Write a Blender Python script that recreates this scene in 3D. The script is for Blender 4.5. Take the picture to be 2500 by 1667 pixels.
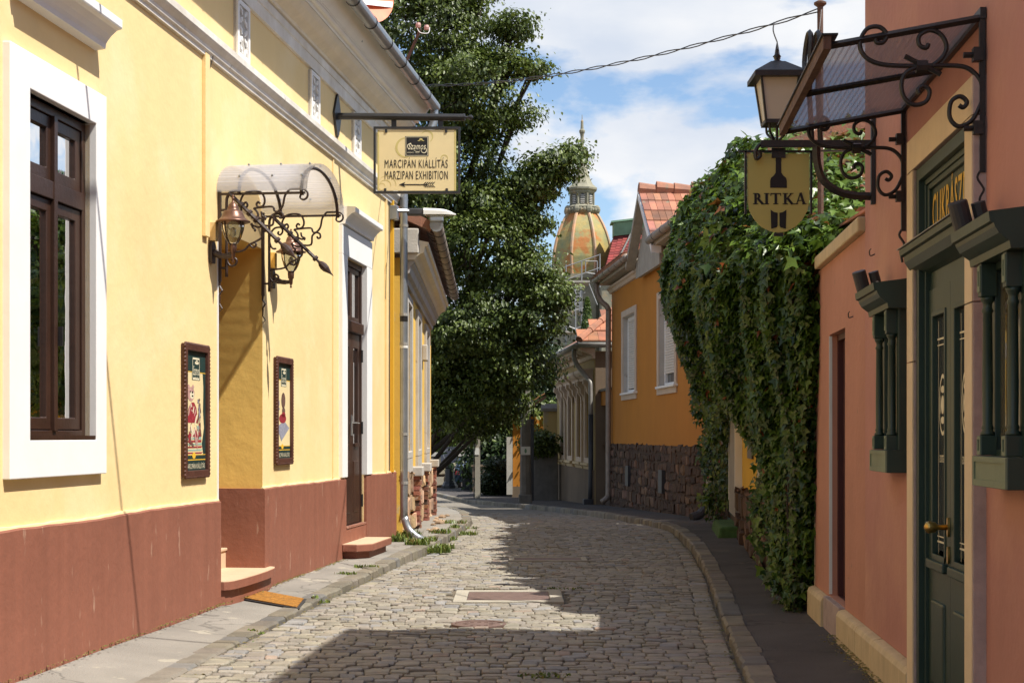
import bpy, bmesh, math, random
import numpy as np
from mathutils import Vector, Matrix
R = math.radians
random.seed(7); np.random.seed(7)
for o in list(bpy.data.objects): bpy.data.objects.remove(o)
scene = bpy.context.scene
COL = scene.collection

# ------------------------------------------------------------------ camera
cam_d = bpy.data.cameras.new('camera'); cam = bpy.data.objects.new('camera', cam_d); COL.objects.link(cam)
cam.location = (0, 0, 1.6); cam.rotation_euler = (R(90), 0, 0)
cam_d.sensor_width = 36; cam_d.lens = 53.57; cam_d.shift_y = 0.0918
cam_d.clip_start = 0.1; cam_d.clip_end = 3000
scene.camera = cam

# ------------------------------------------------------------------ sun, sky, exposure
EL = R(57.5); SD = Vector((0.89 * math.cos(EL), -0.456 * math.cos(EL), math.sin(EL))).normalized()
sun_d = bpy.data.lights.new('sun', 'SUN'); sun = bpy.data.objects.new('sun', sun_d); COL.objects.link(sun)
sun_d.energy = 5.0; sun_d.angle = R(0.5); sun_d.color = (1.0, 0.95, 0.86)
sun.location = (30, -15, 50); sun.rotation_euler = SD.to_track_quat('Z', 'Y').to_euler()
world = bpy.data.worlds.new('World'); scene.world = world; world.use_nodes = True
wn, wl = world.node_tree.nodes, world.node_tree.links
wn.clear()
def wnode(t, **k):
    n = wn.new(t)
    for a, b in k.items(): setattr(n, a, b)
    return n
sky = wnode('ShaderNodeTexSky', sky_type='NISHITA'); sky.sun_disc = False
sky.sun_elevation = EL; sky.sun_rotation = R(117); sky.air_density = 1.0; sky.dust_density = 0.4; sky.ozone_density = 3.0
tc = wnode('ShaderNodeTexCoord')
mp = wnode('ShaderNodeMapping'); mp.inputs['Scale'].default_value = (1.0, 1.0, 2.2); mp.inputs['Location'].default_value = (8.904, 1.061, 8.871)
nz = wnode('ShaderNodeTexNoise'); nz.inputs['Scale'].default_value = 4.2; nz.inputs['Detail'].default_value = 9; nz.inputs['Roughness'].default_value = 0.54
nz.inputs['Distortion'].default_value = 0.15
rp = wnode('ShaderNodeValToRGB'); rp.color_ramp.elements[0].position = 0.482; rp.color_ramp.elements[1].position = 0.545
nz2 = wnode('ShaderNodeTexNoise'); nz2.inputs['Scale'].default_value = 7.0; nz2.inputs['Detail'].default_value = 6
rp2 = wnode('ShaderNodeValToRGB')
rp2.color_ramp.elements[0].position = 0.35; rp2.color_ramp.elements[0].color = (0.70, 0.77, 0.89, 1)
rp2.color_ramp.elements[1].position = 0.62; rp2.color_ramp.elements[1].color = (0.97, 0.98, 1.0, 1)
bg1 = wnode('ShaderNodeBackground'); bg1.inputs['Strength'].default_value = 0.118
bg2 = wnode('ShaderNodeBackground'); bg2.inputs['Strength'].default_value = 0.70
mx = wnode('ShaderNodeMixShader'); out = wnode('ShaderNodeOutputWorld')
wl.new(tc.outputs['Generated'], mp.inputs['Vector']); wl.new(mp.outputs[0], nz.inputs['Vector']); wl.new(mp.outputs[0], nz2.inputs['Vector'])
wl.new(nz.outputs['Fac'], rp.inputs['Fac']); wl.new(nz2.outputs['Fac'], rp2.inputs['Fac'])
wl.new(sky.outputs[0], bg1.inputs['Color']); wl.new(rp2.outputs['Color'], bg2.inputs['Color'])
wl.new(rp.outputs['Color'], mx.inputs[0]); wl.new(bg1.outputs[0], mx.inputs[1]); wl.new(bg2.outputs[0], mx.inputs[2])
wl.new(mx.outputs[0], out.inputs['Surface'])
vs = scene.view_settings
vs.view_transform = 'Standard'; vs.look = 'None'; vs.gamma = 1.0; vs.exposure = 0.50; vs.use_curve_mapping = False
scene.render.engine = 'CYCLES'
scene.cycles.max_bounces = 7; scene.cycles.transparent_max_bounces = 8; scene.cycles.caustics_reflective = False; scene.cycles.caustics_refractive = False

# ------------------------------------------------------------------ materials
MATS = {}; TINTED = set()
def mat(name, col, rough=0.75, var=0.12, scale=2.0, col2=None, streak=0.0, bump=0.15, bscale=40.0, metal=0.0, spec=0.4,
        patch=None, patch_at=0.62, patch_soft=0.04, patch_scale=3.0, attr=False, patch_stretch=1.0, crack=0.0):
    """Plaster, stone, paint or metal: two noises vary the colour, an optional second colour shows in worn patches, fine bump."""
    m = bpy.data.materials.new(name); m.use_nodes = True
    nt = m.node_tree; n, l = nt.nodes, nt.links
    b = n['Principled BSDF']
    b.inputs['Roughness'].default_value = rough; b.inputs['Metallic'].default_value = metal
    b.inputs['Specular IOR Level'].default_value = spec
    g = n.new('ShaderNodeNewGeometry')
    def noise(sc, det, st=1.0, off=0.0):
        q = n.new('ShaderNodeMapping'); q.inputs['Scale'].default_value = (sc, sc, sc * st); q.inputs['Location'].default_value = (off, off, off)
        t = n.new('ShaderNodeTexNoise'); t.inputs['Scale'].default_value = 1.0; t.inputs['Detail'].default_value = det; t.inputs['Roughness'].default_value = 0.6
        l.new(g.outputs['Position'], q.inputs['Vector']); l.new(q.outputs[0], t.inputs['Vector'])
        return t.outputs['Fac']
    def mix(fac, a, bb, mode='MIX'):
        x = n.new('ShaderNodeMix'); x.data_type = 'RGBA'; x.blend_type = mode
        for sock, val in ((x.inputs[0], fac), (x.inputs[6], a), (x.inputs[7], bb)):
            if hasattr(val, 'is_linked') or hasattr(val, 'node'): l.new(val, sock)
            else: sock.default_value = val
        return x.outputs[2]
    def ramp(fac, p0, p1):
        x = n.new('ShaderNodeMapRange'); x.inputs[1].default_value = p0; x.inputs[2].default_value = p1
        l.new(fac, x.inputs[0]); return x.outputs[0]
    c = col
    lo = tuple(max(0, v * (1 - var)) for v in c) + (1,); hi = tuple(min(1, v * (1 + var)) for v in c) + (1,)
    if col2: lo = tuple(col2) + (1,)
    o = mix(ramp(noise(scale, 5), 0.3, 0.7), lo, hi)
    if streak:
        o = mix(streak, o, mix(ramp(noise(scale * 5, 3, 0.06, 5.0), 0.25, 0.75), tuple(v * 0.62 for v in c) + (1,), tuple(min(1, v * 1.15) for v in c) + (1,)))
    if attr:
        at = n.new('ShaderNodeAttribute'); at.attribute_name = 'tint'
        o = mix(1.0, o, at.outputs['Color'], 'MULTIPLY')
    if patch:
        o = mix(ramp(noise(patch_scale, 7, patch_stretch, 11.0), patch_at - patch_soft, patch_at + patch_soft), o, tuple(patch) + (1,))
    if crack:
        q = n.new('ShaderNodeMapping'); q.inputs['Scale'].default_value = (crack, crack, crack); wv = n.new('ShaderNodeTexNoise'); wv.inputs['Scale'].default_value = 2.5; wv.inputs['Detail'].default_value = 4
        ad = n.new('ShaderNodeVectorMath'); ad.operation = 'MULTIPLY_ADD'; ad.inputs[1].default_value = (0.7, 0.7, 0.7)
        vo = n.new('ShaderNodeTexVoronoi'); vo.feature = 'DISTANCE_TO_EDGE'; vo.inputs['Scale'].default_value = 1.0
        l.new(g.outputs['Position'], q.inputs['Vector']); l.new(q.outputs[0], wv.inputs['Vector']); l.new(wv.outputs['Color'], ad.inputs[0]); l.new(q.outputs[0], ad.inputs[2]); l.new(ad.outputs[0], vo.inputs['Vector'])
        o = mix(ramp(vo.outputs['Distance'], 0.0, 0.012), tuple(v * 0.60 for v in c) + (1,), o)
    l.new(o, b.inputs['Base Color'])
    if bump:
        bp = n.new('ShaderNodeBump'); bp.inputs['Strength'].default_value = bump; bp.inputs['Distance'].default_value = 0.02
        l.new(noise(bscale, 4), bp.inputs['Height']); l.new(bp.outputs[0], b.inputs['Normal'])
    MATS[name] = m
    if attr: TINTED.add(name)
    return m
mat('yellow_plaster', (0.83, 0.62, 0.30), 0.85, 0.06, 0.7, streak=0.06, bump=0.22, bscale=9, patch=(0.86, 0.67, 0.37), patch_at=0.60, patch_soft=0.10, patch_scale=1.1)
mat('ochre_plaster', (0.82, 0.53, 0.14), 0.85, 0.10, 2.0, bump=0.22, bscale=11)
mat('brown_plinth', (0.268, 0.102, 0.064), 0.6, 0.12, 1.2, streak=0.38, bump=0.35, bscale=10, patch=(0.36, 0.20, 0.14), patch_at=0.665, patch_soft=0.02, patch_scale=9, patch_stretch=0.25)
mat('white_paint', (0.82, 0.81, 0.79), 0.6, 0.04, 3.0, bump=0.05)
mat('cornice_white', (0.80, 0.77, 0.72), 0.7, 0.08, 2.5, col2=(0.62, 0.56, 0.47), streak=0.1, bump=0.15, patch=(0.42, 0.34, 0.25), patch_at=0.70, patch_scale=6)
mat('cream_moulding', (0.78, 0.70, 0.56), 0.75, 0.08, 3.0, streak=0.15, bump=0.1, patch=(0.45, 0.35, 0.22), patch_at=0.72, patch_scale=5)
mat('brown_wood', (0.045, 0.021, 0.013), 0.38, 0.3, 3.0, streak=0.3, bump=0.1, bscale=30, spec=0.5)
mat('frame_wood', (0.085, 0.032, 0.02), 0.5, 0.3, 8.0, bump=0.2, bscale=60)
mat('cream_stone', (0.62, 0.44, 0.29), 0.6, 0.07, 5.0, bump=0.08)
mat('iron_black', (0.018, 0.017, 0.017), 0.42, 0.3, 6, bump=0.15, bscale=80, spec=0.5, patch=(0.05, 0.035, 0.025), patch_at=0.68, patch_scale=14)
mat('iron_brown', (0.045, 0.025, 0.019), 0.4, 0.3, 8, bump=0.1, bscale=80, spec=0.5)
mat('copper_brown', (0.16, 0.085, 0.06), 0.38, 0.3, 7, metal=0.6, bump=0.05, spec=0.5)
mat('zinc', (0.36, 0.38, 0.40), 0.38, 0.14, 4, metal=0.75, streak=0.1, bump=0.05)
mat('zinc_dull', (0.34, 0.33, 0.31), 0.55, 0.2, 4, metal=0.3, streak=0.2, bump=0.1)
mat('pipe_brown', (0.30, 0.25, 0.21), 0.55, 0.2, 5, metal=0.2, bump=0.1)
mat('pipe_dark', (0.045, 0.045, 0.05), 0.5, 0.2, 5, bump=0.1)
mat('tile_roof', (0.35, 0.15, 0.088), 0.8, 0.25, 3.0, col2=(0.25, 0.13, 0.09), bump=0.3, bscale=50, attr=True, patch=(0.22, 0.19, 0.13), patch_at=0.66, patch_scale=5)
mat('cobble', (0.268, 0.243, 0.203), 0.62, 0.2, 7.0, col2=(0.205, 0.19, 0.165), bump=0.45, bscale=45, attr=True, spec=0.4)
mat('road_dirt', (0.150, 0.123, 0.09), 0.95, 0.35, 9.0, bump=0.5, bscale=70)
mat('road_far', (0.22, 0.195, 0.16), 0.85, 0.35, 5.0, bump=0.6, bscale=9)
mat('kerb_stone', (0.185, 0.166, 0.135), 0.75, 0.2, 5.0, bump=0.4, bscale=35, attr=True)
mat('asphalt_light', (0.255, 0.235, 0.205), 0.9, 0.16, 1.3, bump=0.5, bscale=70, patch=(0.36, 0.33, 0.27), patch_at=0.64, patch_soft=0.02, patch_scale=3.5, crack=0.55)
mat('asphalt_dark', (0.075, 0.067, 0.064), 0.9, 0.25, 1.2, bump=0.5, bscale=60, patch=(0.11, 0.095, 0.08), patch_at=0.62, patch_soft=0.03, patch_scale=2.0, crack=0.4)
mat('concrete', (0.36, 0.33, 0.27), 0.85, 0.12, 5.0, bump=0.3, bscale=50)
mat('concrete_dark', (0.20, 0.185, 0.165), 0.9, 0.25, 4.0, streak=0.3, bump=0.3, bscale=40)
mat('rust_plate', (0.19, 0.125, 0.105), 0.55, 0.2, 10.0, metal=0.35, bump=0.3, bscale=60)
mat('rust', (0.13, 0.075, 0.055), 0.7, 0.3, 12.0, metal=0.2, bump=0.3, bscale=60)
mat('pink_plaster', (0.485, 0.226, 0.178), 0.85, 0.10, 0.8, streak=0.16, bump=0.3, bscale=12, patch=(0.56, 0.29, 0.20), patch_at=0.60, patch_soft=0.12, patch_scale=0.9)
mat('pink_old', (0.50, 0.235, 0.16), 0.88, 0.10, 0.9, streak=0.16, bump=0.3, bscale=14, patch=(0.28, 0.18, 0.13), patch_at=0.70, patch_soft=0.01, patch_scale=7)
mat('sandstone', (0.60, 0.47, 0.28), 0.75, 0.15, 4.0, streak=0.35, bump=0.2, bscale=30, patch=(0.30, 0.21, 0.11), patch_at=0.66, patch_scale=6, patch_stretch=0.3)
mat('jamb_lit', (0.74, 0.58, 0.38), 0.7, 0.08, 4.0, streak=0.12, bump=0.2, bscale=40)
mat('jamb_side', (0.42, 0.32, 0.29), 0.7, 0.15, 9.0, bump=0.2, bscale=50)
mat('green_wood', (0.020, 0.042, 0.030), 0.42, 0.15, 4.0, streak=0.1, bump=0.05, spec=0.5)
mat('green_wood_lit', (0.16, 0.20, 0.13), 0.5, 0.15, 4.0, bump=0.05)  # paler copy of the green, puts the light on front faces into colour
mat('dark_red', (0.065, 0.017, 0.016), 0.55, 0.1, 2.0, bump=0.05)
mat('brass', (0.50, 0.33, 0.10), 0.3, 0.2, 10, metal=0.9, bump=0.02)
mat('sign_olive', (0.46, 0.41, 0.13), 0.6, 0.04, 3.0, bump=0.02)
mat('sign_cream', (0.76, 0.62, 0.34), 0.55, 0.04, 3.0, bump=0.02)
mat('sign_gold', (0.58, 0.48, 0.18), 0.55, 0.04, 3.0, bump=0.02)
mat('ink_black', (0.012, 0.011, 0.011), 0.5, 0.1, 3.0, bump=0.0)
mat('ink_cream', (0.75, 0.68, 0.48), 0.5, 0.04, 3.0, bump=0.0)
mat('ink_yellow', (0.78, 0.46, 0.04), 0.5, 0.06, 3.0, bump=0.0)
mat('ink_green', (0.02, 0.045, 0.04), 0.4, 0.2, 5.0, bump=0.0)
mat('ink_red', (0.30, 0.03, 0.04), 0.5, 0.35, 30.0, bump=0.0)
mat('ink_pink', (0.50, 0.29, 0.25), 0.5, 0.25, 30.0, bump=0.0)
mat('ink_teal', (0.28, 0.42, 0.35), 0.5, 0.2, 30.0, bump=0.0)
mat('ink_brown', (0.14, 0.08, 0.06), 0.5, 0.35, 40.0, bump=0.0)
mat('ink_grey', (0.30, 0.30, 0.36), 0.5, 0.3, 40.0, bump=0.0)
mat('ink_orange', (0.62, 0.13, 0.03), 0.5, 0.3, 12.0, bump=0.0)
mat('doormat', (0.40, 0.175, 0.028), 0.95, 0.35, 30.0, bump=0.9, bscale=120, patch=(0.20, 0.11, 0.03), patch_at=0.60, patch_scale=22)
mat('rubber', (0.03, 0.03, 0.032), 0.7, 0.1, 5.0)
mat('orange_plaster', (0.47, 0.185, 0.020), 0.85, 0.08, 0.8, streak=0.1, bump=0.12, bscale=20)
mat('amber_plaster', (0.66, 0.37, 0.028), 0.85, 0.08, 0.8, streak=0.1, bump=0.12, bscale=20)
mat('old_yellow', (0.80, 0.50, 0.09), 0.85, 0.08, 0.8, streak=0.1, bump=0.15, bscale=20, patch=(0.55, 0.50, 0.42), patch_at=0.66, patch_scale=1.3)
mat('beige_plaster', (0.40, 0.29, 0.12), 0.85, 0.12, 0.8, streak=0.2, bump=0.15, bscale=20, patch=(0.32, 0.27, 0.19), patch_at=0.64, patch_scale=2)
mat('beige_trim', (0.56, 0.45, 0.35), 0.8, 0.1, 3.0, streak=0.15, bump=0.15)
mat('grime_plaster', (0.17, 0.125, 0.085), 0.9, 0.2, 1.0, streak=0.3, bump=0.2, bscale=20)
mat('grey_trim', (0.46, 0.43, 0.39), 0.8, 0.12, 3.0, streak=0.15, bump=0.2, patch=(0.30, 0.26, 0.21), patch_at=0.66, patch_scale=5)
mat('rubble_brown', (0.085, 0.050, 0.033), 0.9, 0.35, 5.0, bump=0.8, bscale=14, attr=True)
mat('rubble_tan', (0.36, 0.25, 0.16), 0.9, 0.3, 5.0, bump=0.8, bscale=14, attr=True)
mat('mortar', (0.070, 0.045, 0.032), 0.95, 0.25, 6.0, bump=0.6, bscale=20)
mat('brick', (0.27, 0.112, 0.073), 0.85, 0.25, 8.0, bump=0.6, bscale=40, attr=True, patch=(0.40, 0.32, 0.25), patch_at=0.60, patch_scale=9)
mat('farwall_stone', (0.52, 0.46, 0.36), 0.9, 0.2, 3.0, bump=0.5, bscale=8, attr=True)
mat('limewash', (0.50, 0.47, 0.42), 0.9, 0.15, 2.0, bump=0.3)
mat('grey_post', (0.30, 0.275, 0.25), 0.85, 0.12, 2.0, streak=0.1, bump=0.15)
mat('moss_green', (0.055, 0.11, 0.03), 0.95, 0.35, 6.0, bump=0.6, bscale=40)
mat('acid_yellow', (0.62, 0.58, 0.06), 0.85, 0.08, 1.0, bump=0.1)
mat('bark', (0.055, 0.043, 0.033), 0.95, 0.3, 4.0, streak=0.4, bump=0.8, bscale=18)
mat('shutter_white', (0.66, 0.61, 0.55), 0.6, 0.05, 3.0, bump=0.03)
mat('grey_board', (0.36, 0.33, 0.28), 0.8, 0.2, 4.0, streak=0.4, bump=0.2)
mat('dome_tile', (0.36, 0.25, 0.07), 0.6, 0.3, 0.9, col2=(0.22, 0.24, 0.12), bump=1.0, bscale=3.5, patch=(0.42, 0.16, 0.04), patch_at=0.555, patch_soft=0.05, patch_scale=0.7)
mat('dome_rib', (0.40, 0.20, 0.10), 0.6, 0.4, 0.8, col2=(0.30, 0.28, 0.2), bump=0.2)
mat('tower_stone', (0.24, 0.225, 0.165), 0.85, 0.3, 0.9, bump=0.5, bscale=4, patch=(0.36, 0.27, 0.16), patch_at=0.60, patch_scale=0.8)
mat('copper_green', (0.17, 0.30, 0.20), 0.7, 0.2, 1.0, bump=0.2)
mat('slate_red', (0.20, 0.035, 0.028), 0.75, 0.25, 1.5, bump=0.3, attr=True)
mat('scaffold', (0.30, 0.30, 0.30), 0.5, 0.2, 5.0, metal=0.5)
mat('car_paint', (0.012, 0.022, 0.035), 0.2, 0.1, 2.0, spec=0.6, bump=0)
mat('plate_white', (0.75, 0.75, 0.72), 0.5, 0.05, 2.0, bump=0)
mat('backing_dark', (0.05, 0.04, 0.03), 0.9, 0.3, 3.0)
mat('interior', (0.03, 0.04, 0.03), 0.9, 0.6, 1.5, bump=0)
mat('ground_soil', (0.12, 0.10, 0.07), 0.95, 0.3, 1.0, bump=0.3)

def glass(name, tint=(0.02, 0.03, 0.025), clear=0.35, ior=1.9, rough=0.02, wavy=0.0):
    m = bpy.data.materials.new(name); m.use_nodes = True
    n, l = m.node_tree.nodes, m.node_tree.links
    n.remove(n['Principled BSDF']); o = n['Material Output']
    d = n.new('ShaderNodeBsdfDiffuse'); d.inputs['Color'].default_value = tint + (1,)
    t = n.new('ShaderNodeBsdfTransparent'); t.inputs['Color'].default_value = (0.9, 0.93, 0.9, 1)
    g = n.new('ShaderNodeBsdfGlossy'); g.inputs['Roughness'].default_value = rough; g.inputs['Color'].default_value = (0.9, 0.9, 0.9, 1)
    f = n.new('ShaderNodeFresnel'); f.inputs['IOR'].default_value = ior
    a = n.new('ShaderNodeMixShader'); a.inputs[0].default_value = clear
    b = n.new('ShaderNodeMixShader')
    if wavy:
        gg = n.new('ShaderNodeNewGeometry'); tn = n.new('ShaderNodeTexNoise'); tn.inputs['Scale'].default_value = 3.0
        bp = n.new('ShaderNodeBump'); bp.inputs['Strength'].default_value = wavy; bp.inputs['Distance'].default_value = 0.05
        l.new(gg.outputs['Position'], tn.inputs['Vector']); l.new(tn.outputs['Fac'], bp.inputs['Height']); l.new(bp.outputs[0], g.inputs['Normal'])
    l.new(d.outputs[0], a.inputs[1]); l.new(t.outputs[0], a.inputs[2])
    l.new(f.outputs[0], b.inputs[0]); l.new(a.outputs[0], b.inputs[1]); l.new(g.outputs[0], b.inputs[2]); l.new(b.outputs[0], o.inputs['Surface'])
    MATS[name] = m
glass('window_glass', (0.012, 0.020, 0.014), 0.08, 1.42, wavy=0.04)
glass('dark_glass', (0.05, 0.055, 0.055), 0.1, 1.6)
glass('lamp_glass', (0.35, 0.30, 0.18), 0.72, 1.45)
glass('lamp_frosted', (0.62, 0.55, 0.42), 0.12, 1.3, 0.3)
def polycarb(name, axis, col=(0.80, 0.78, 0.80), clear=0.42):
    """Twin-wall sheet: part clear, part milky, with fine ribs running along the given direction."""
    m = bpy.data.materials.new(name); m.use_nodes = True
    n, l = m.node_tree.nodes, m.node_tree.links
    n.remove(n['Principled BSDF']); o = n['Material Output']
    g = n.new('ShaderNodeNewGeometry'); dt = n.new('ShaderNodeVectorMath'); dt.operation = 'DOT_PRODUCT'; dt.inputs[1].default_value = axis
    mu = n.new('ShaderNodeMath'); mu.operation = 'MULTIPLY'; mu.inputs[1].default_value = 2 * math.pi / 0.032
    sn = n.new('ShaderNodeMath'); sn.operation = 'SINE'
    mr = n.new('ShaderNodeMapRange'); mr.inputs[1].default_value = 0.55; mr.inputs[2].default_value = 0.95; mr.inputs[3].default_value = clear; mr.inputs[4].default_value = clear * 0.6
    l.new(g.outputs['Position'], dt.inputs[0]); l.new(dt.outputs['Value'], mu.inputs[0]); l.new(mu.outputs[0], sn.inputs[0]); l.new(sn.outputs[0], mr.inputs[0])
    d = n.new('ShaderNodeBsdfPrincipled'); d.inputs['Base Color'].default_value = col + (1,); d.inputs['Roughness'].default_value = 0.25
    tl = n.new('ShaderNodeBsdfTranslucent'); tl.inputs['Color'].default_value = col + (1,)
    tr = n.new('ShaderNodeBsdfTransparent'); tr.inputs['Color'].default_value = (0.92, 0.92, 0.92, 1)
    a = n.new('ShaderNodeMixShader'); a.inputs[0].default_value = 0.55; b = n.new('ShaderNodeMixShader')
    l.new(d.outputs[0], a.inputs[1]); l.new(tl.outputs[0], a.inputs[2]); l.new(mr.outputs[0], b.inputs[0]); l.new(a.outputs[0], b.inputs[1]); l.new(tr.outputs[0], b.inputs[2])
    l.new(b.outputs[0], o.inputs['Surface']); MATS[name] = m
polycarb('polycarb_clear', (-0.11, -0.99, 0.0), (0.76, 0.77, 0.84), 0.62)
polycarb('polycarb_dirty', (0.9972, -0.0752, 0.0), (0.40, 0.33, 0.32), 0.44)
def leafmat(name, c_dark, c_light, c_odd=None, gloss=0.42):
    m = bpy.data.materials.new(name); m.use_nodes = True
    n, l = m.node_tree.nodes, m.node_tree.links
    b = n['Principled BSDF']; o = n['Material Output']
    at = n.new('ShaderNodeAttribute'); at.attribute_name = 'tint'
    sp = n.new('ShaderNodeSeparateColor'); l.new(at.outputs['Color'], sp.inputs[0])
    x = n.new('ShaderNodeMix'); x.data_type = 'RGBA'; x.inputs[6].default_value = c_dark + (1,); x.inputs[7].default_value = c_light + (1,)
    l.new(sp.outputs[0], x.inputs[0]); c = x.outputs[2]
    if c_odd:
        y = n.new('ShaderNodeMix'); y.data_type = 'RGBA'; y.inputs[7].default_value = c_odd + (1,); l.new(sp.outputs[1], y.inputs[0]); l.new(c, y.inputs[6]); c = y.outputs[2]
    l.new(c, b.inputs['Base Color']); b.inputs['Roughness'].default_value = gloss; b.inputs['Specular IOR Level'].default_value = 0.5
    t = n.new('ShaderNodeBsdfTranslucent'); l.new(c, t.inputs['Color'])
    k = n.new('ShaderNodeMixShader'); k.inputs[0].default_value = 0.28
    l.new(b.outputs[0], k.inputs[1]); l.new(t.outputs[0], k.inputs[2]); l.new(k.outputs[0], o.inputs['Surface']); MATS[name] = m
leafmat('leaf_linden', (0.014, 0.034, 0.006), (0.165, 0.215, 0.038), gloss=0.45)
leafmat('leaf_bright', (0.040, 0.075, 0.012), (0.17, 0.23, 0.04))
leafmat('leaf_shaded', (0.016, 0.030, 0.008), (0.045, 0.075, 0.018))  # leaf green darkened to hold the deep shade under the far trees
leafmat('leaf_ivy', (0.010, 0.036, 0.007), (0.155, 0.25, 0.03), (0.24, 0.065, 0.02), 0.36)
leafmat('leaf_grass', (0.05, 0.09, 0.015), (0.20, 0.26, 0.05), (0.25, 0.20, 0.06))

# ------------------------------------------------------------------ mesh helpers
class Fr:
    """A wall's own axes: s along it, p out to the street, z up."""
    def __init__(self, x, y, dx, dy, side):
        k = math.hypot(dx, dy); self.o = (x, y); self.d = (dx / k, dy / k); self.n = (self.d[1] * side, -self.d[0] * side)
    def __call__(self, s, p, z):
        return (self.o[0] + s * self.d[0] + p * self.n[0], self.o[1] + s * self.d[1] + p * self.n[1], z)
IDT = lambda x, y, z: (x, y, z)
FL = Fr(-3.13, 9.31, 0.49, 4.34, 1)
FR = Fr(1.615, 0, 0.0754, 1, -1)
FO = Fr(3.77, 27.8, -1.07, 13.4, -1)
FB = Fr(2.35, 43.3, -0.08, 1, -1)
FL2 = Fr(-1.6, 22.3, -0.14, 10.4, 1)
FY = Fr(2.85, 16.9, 0.5, 5.4, -1)

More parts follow.
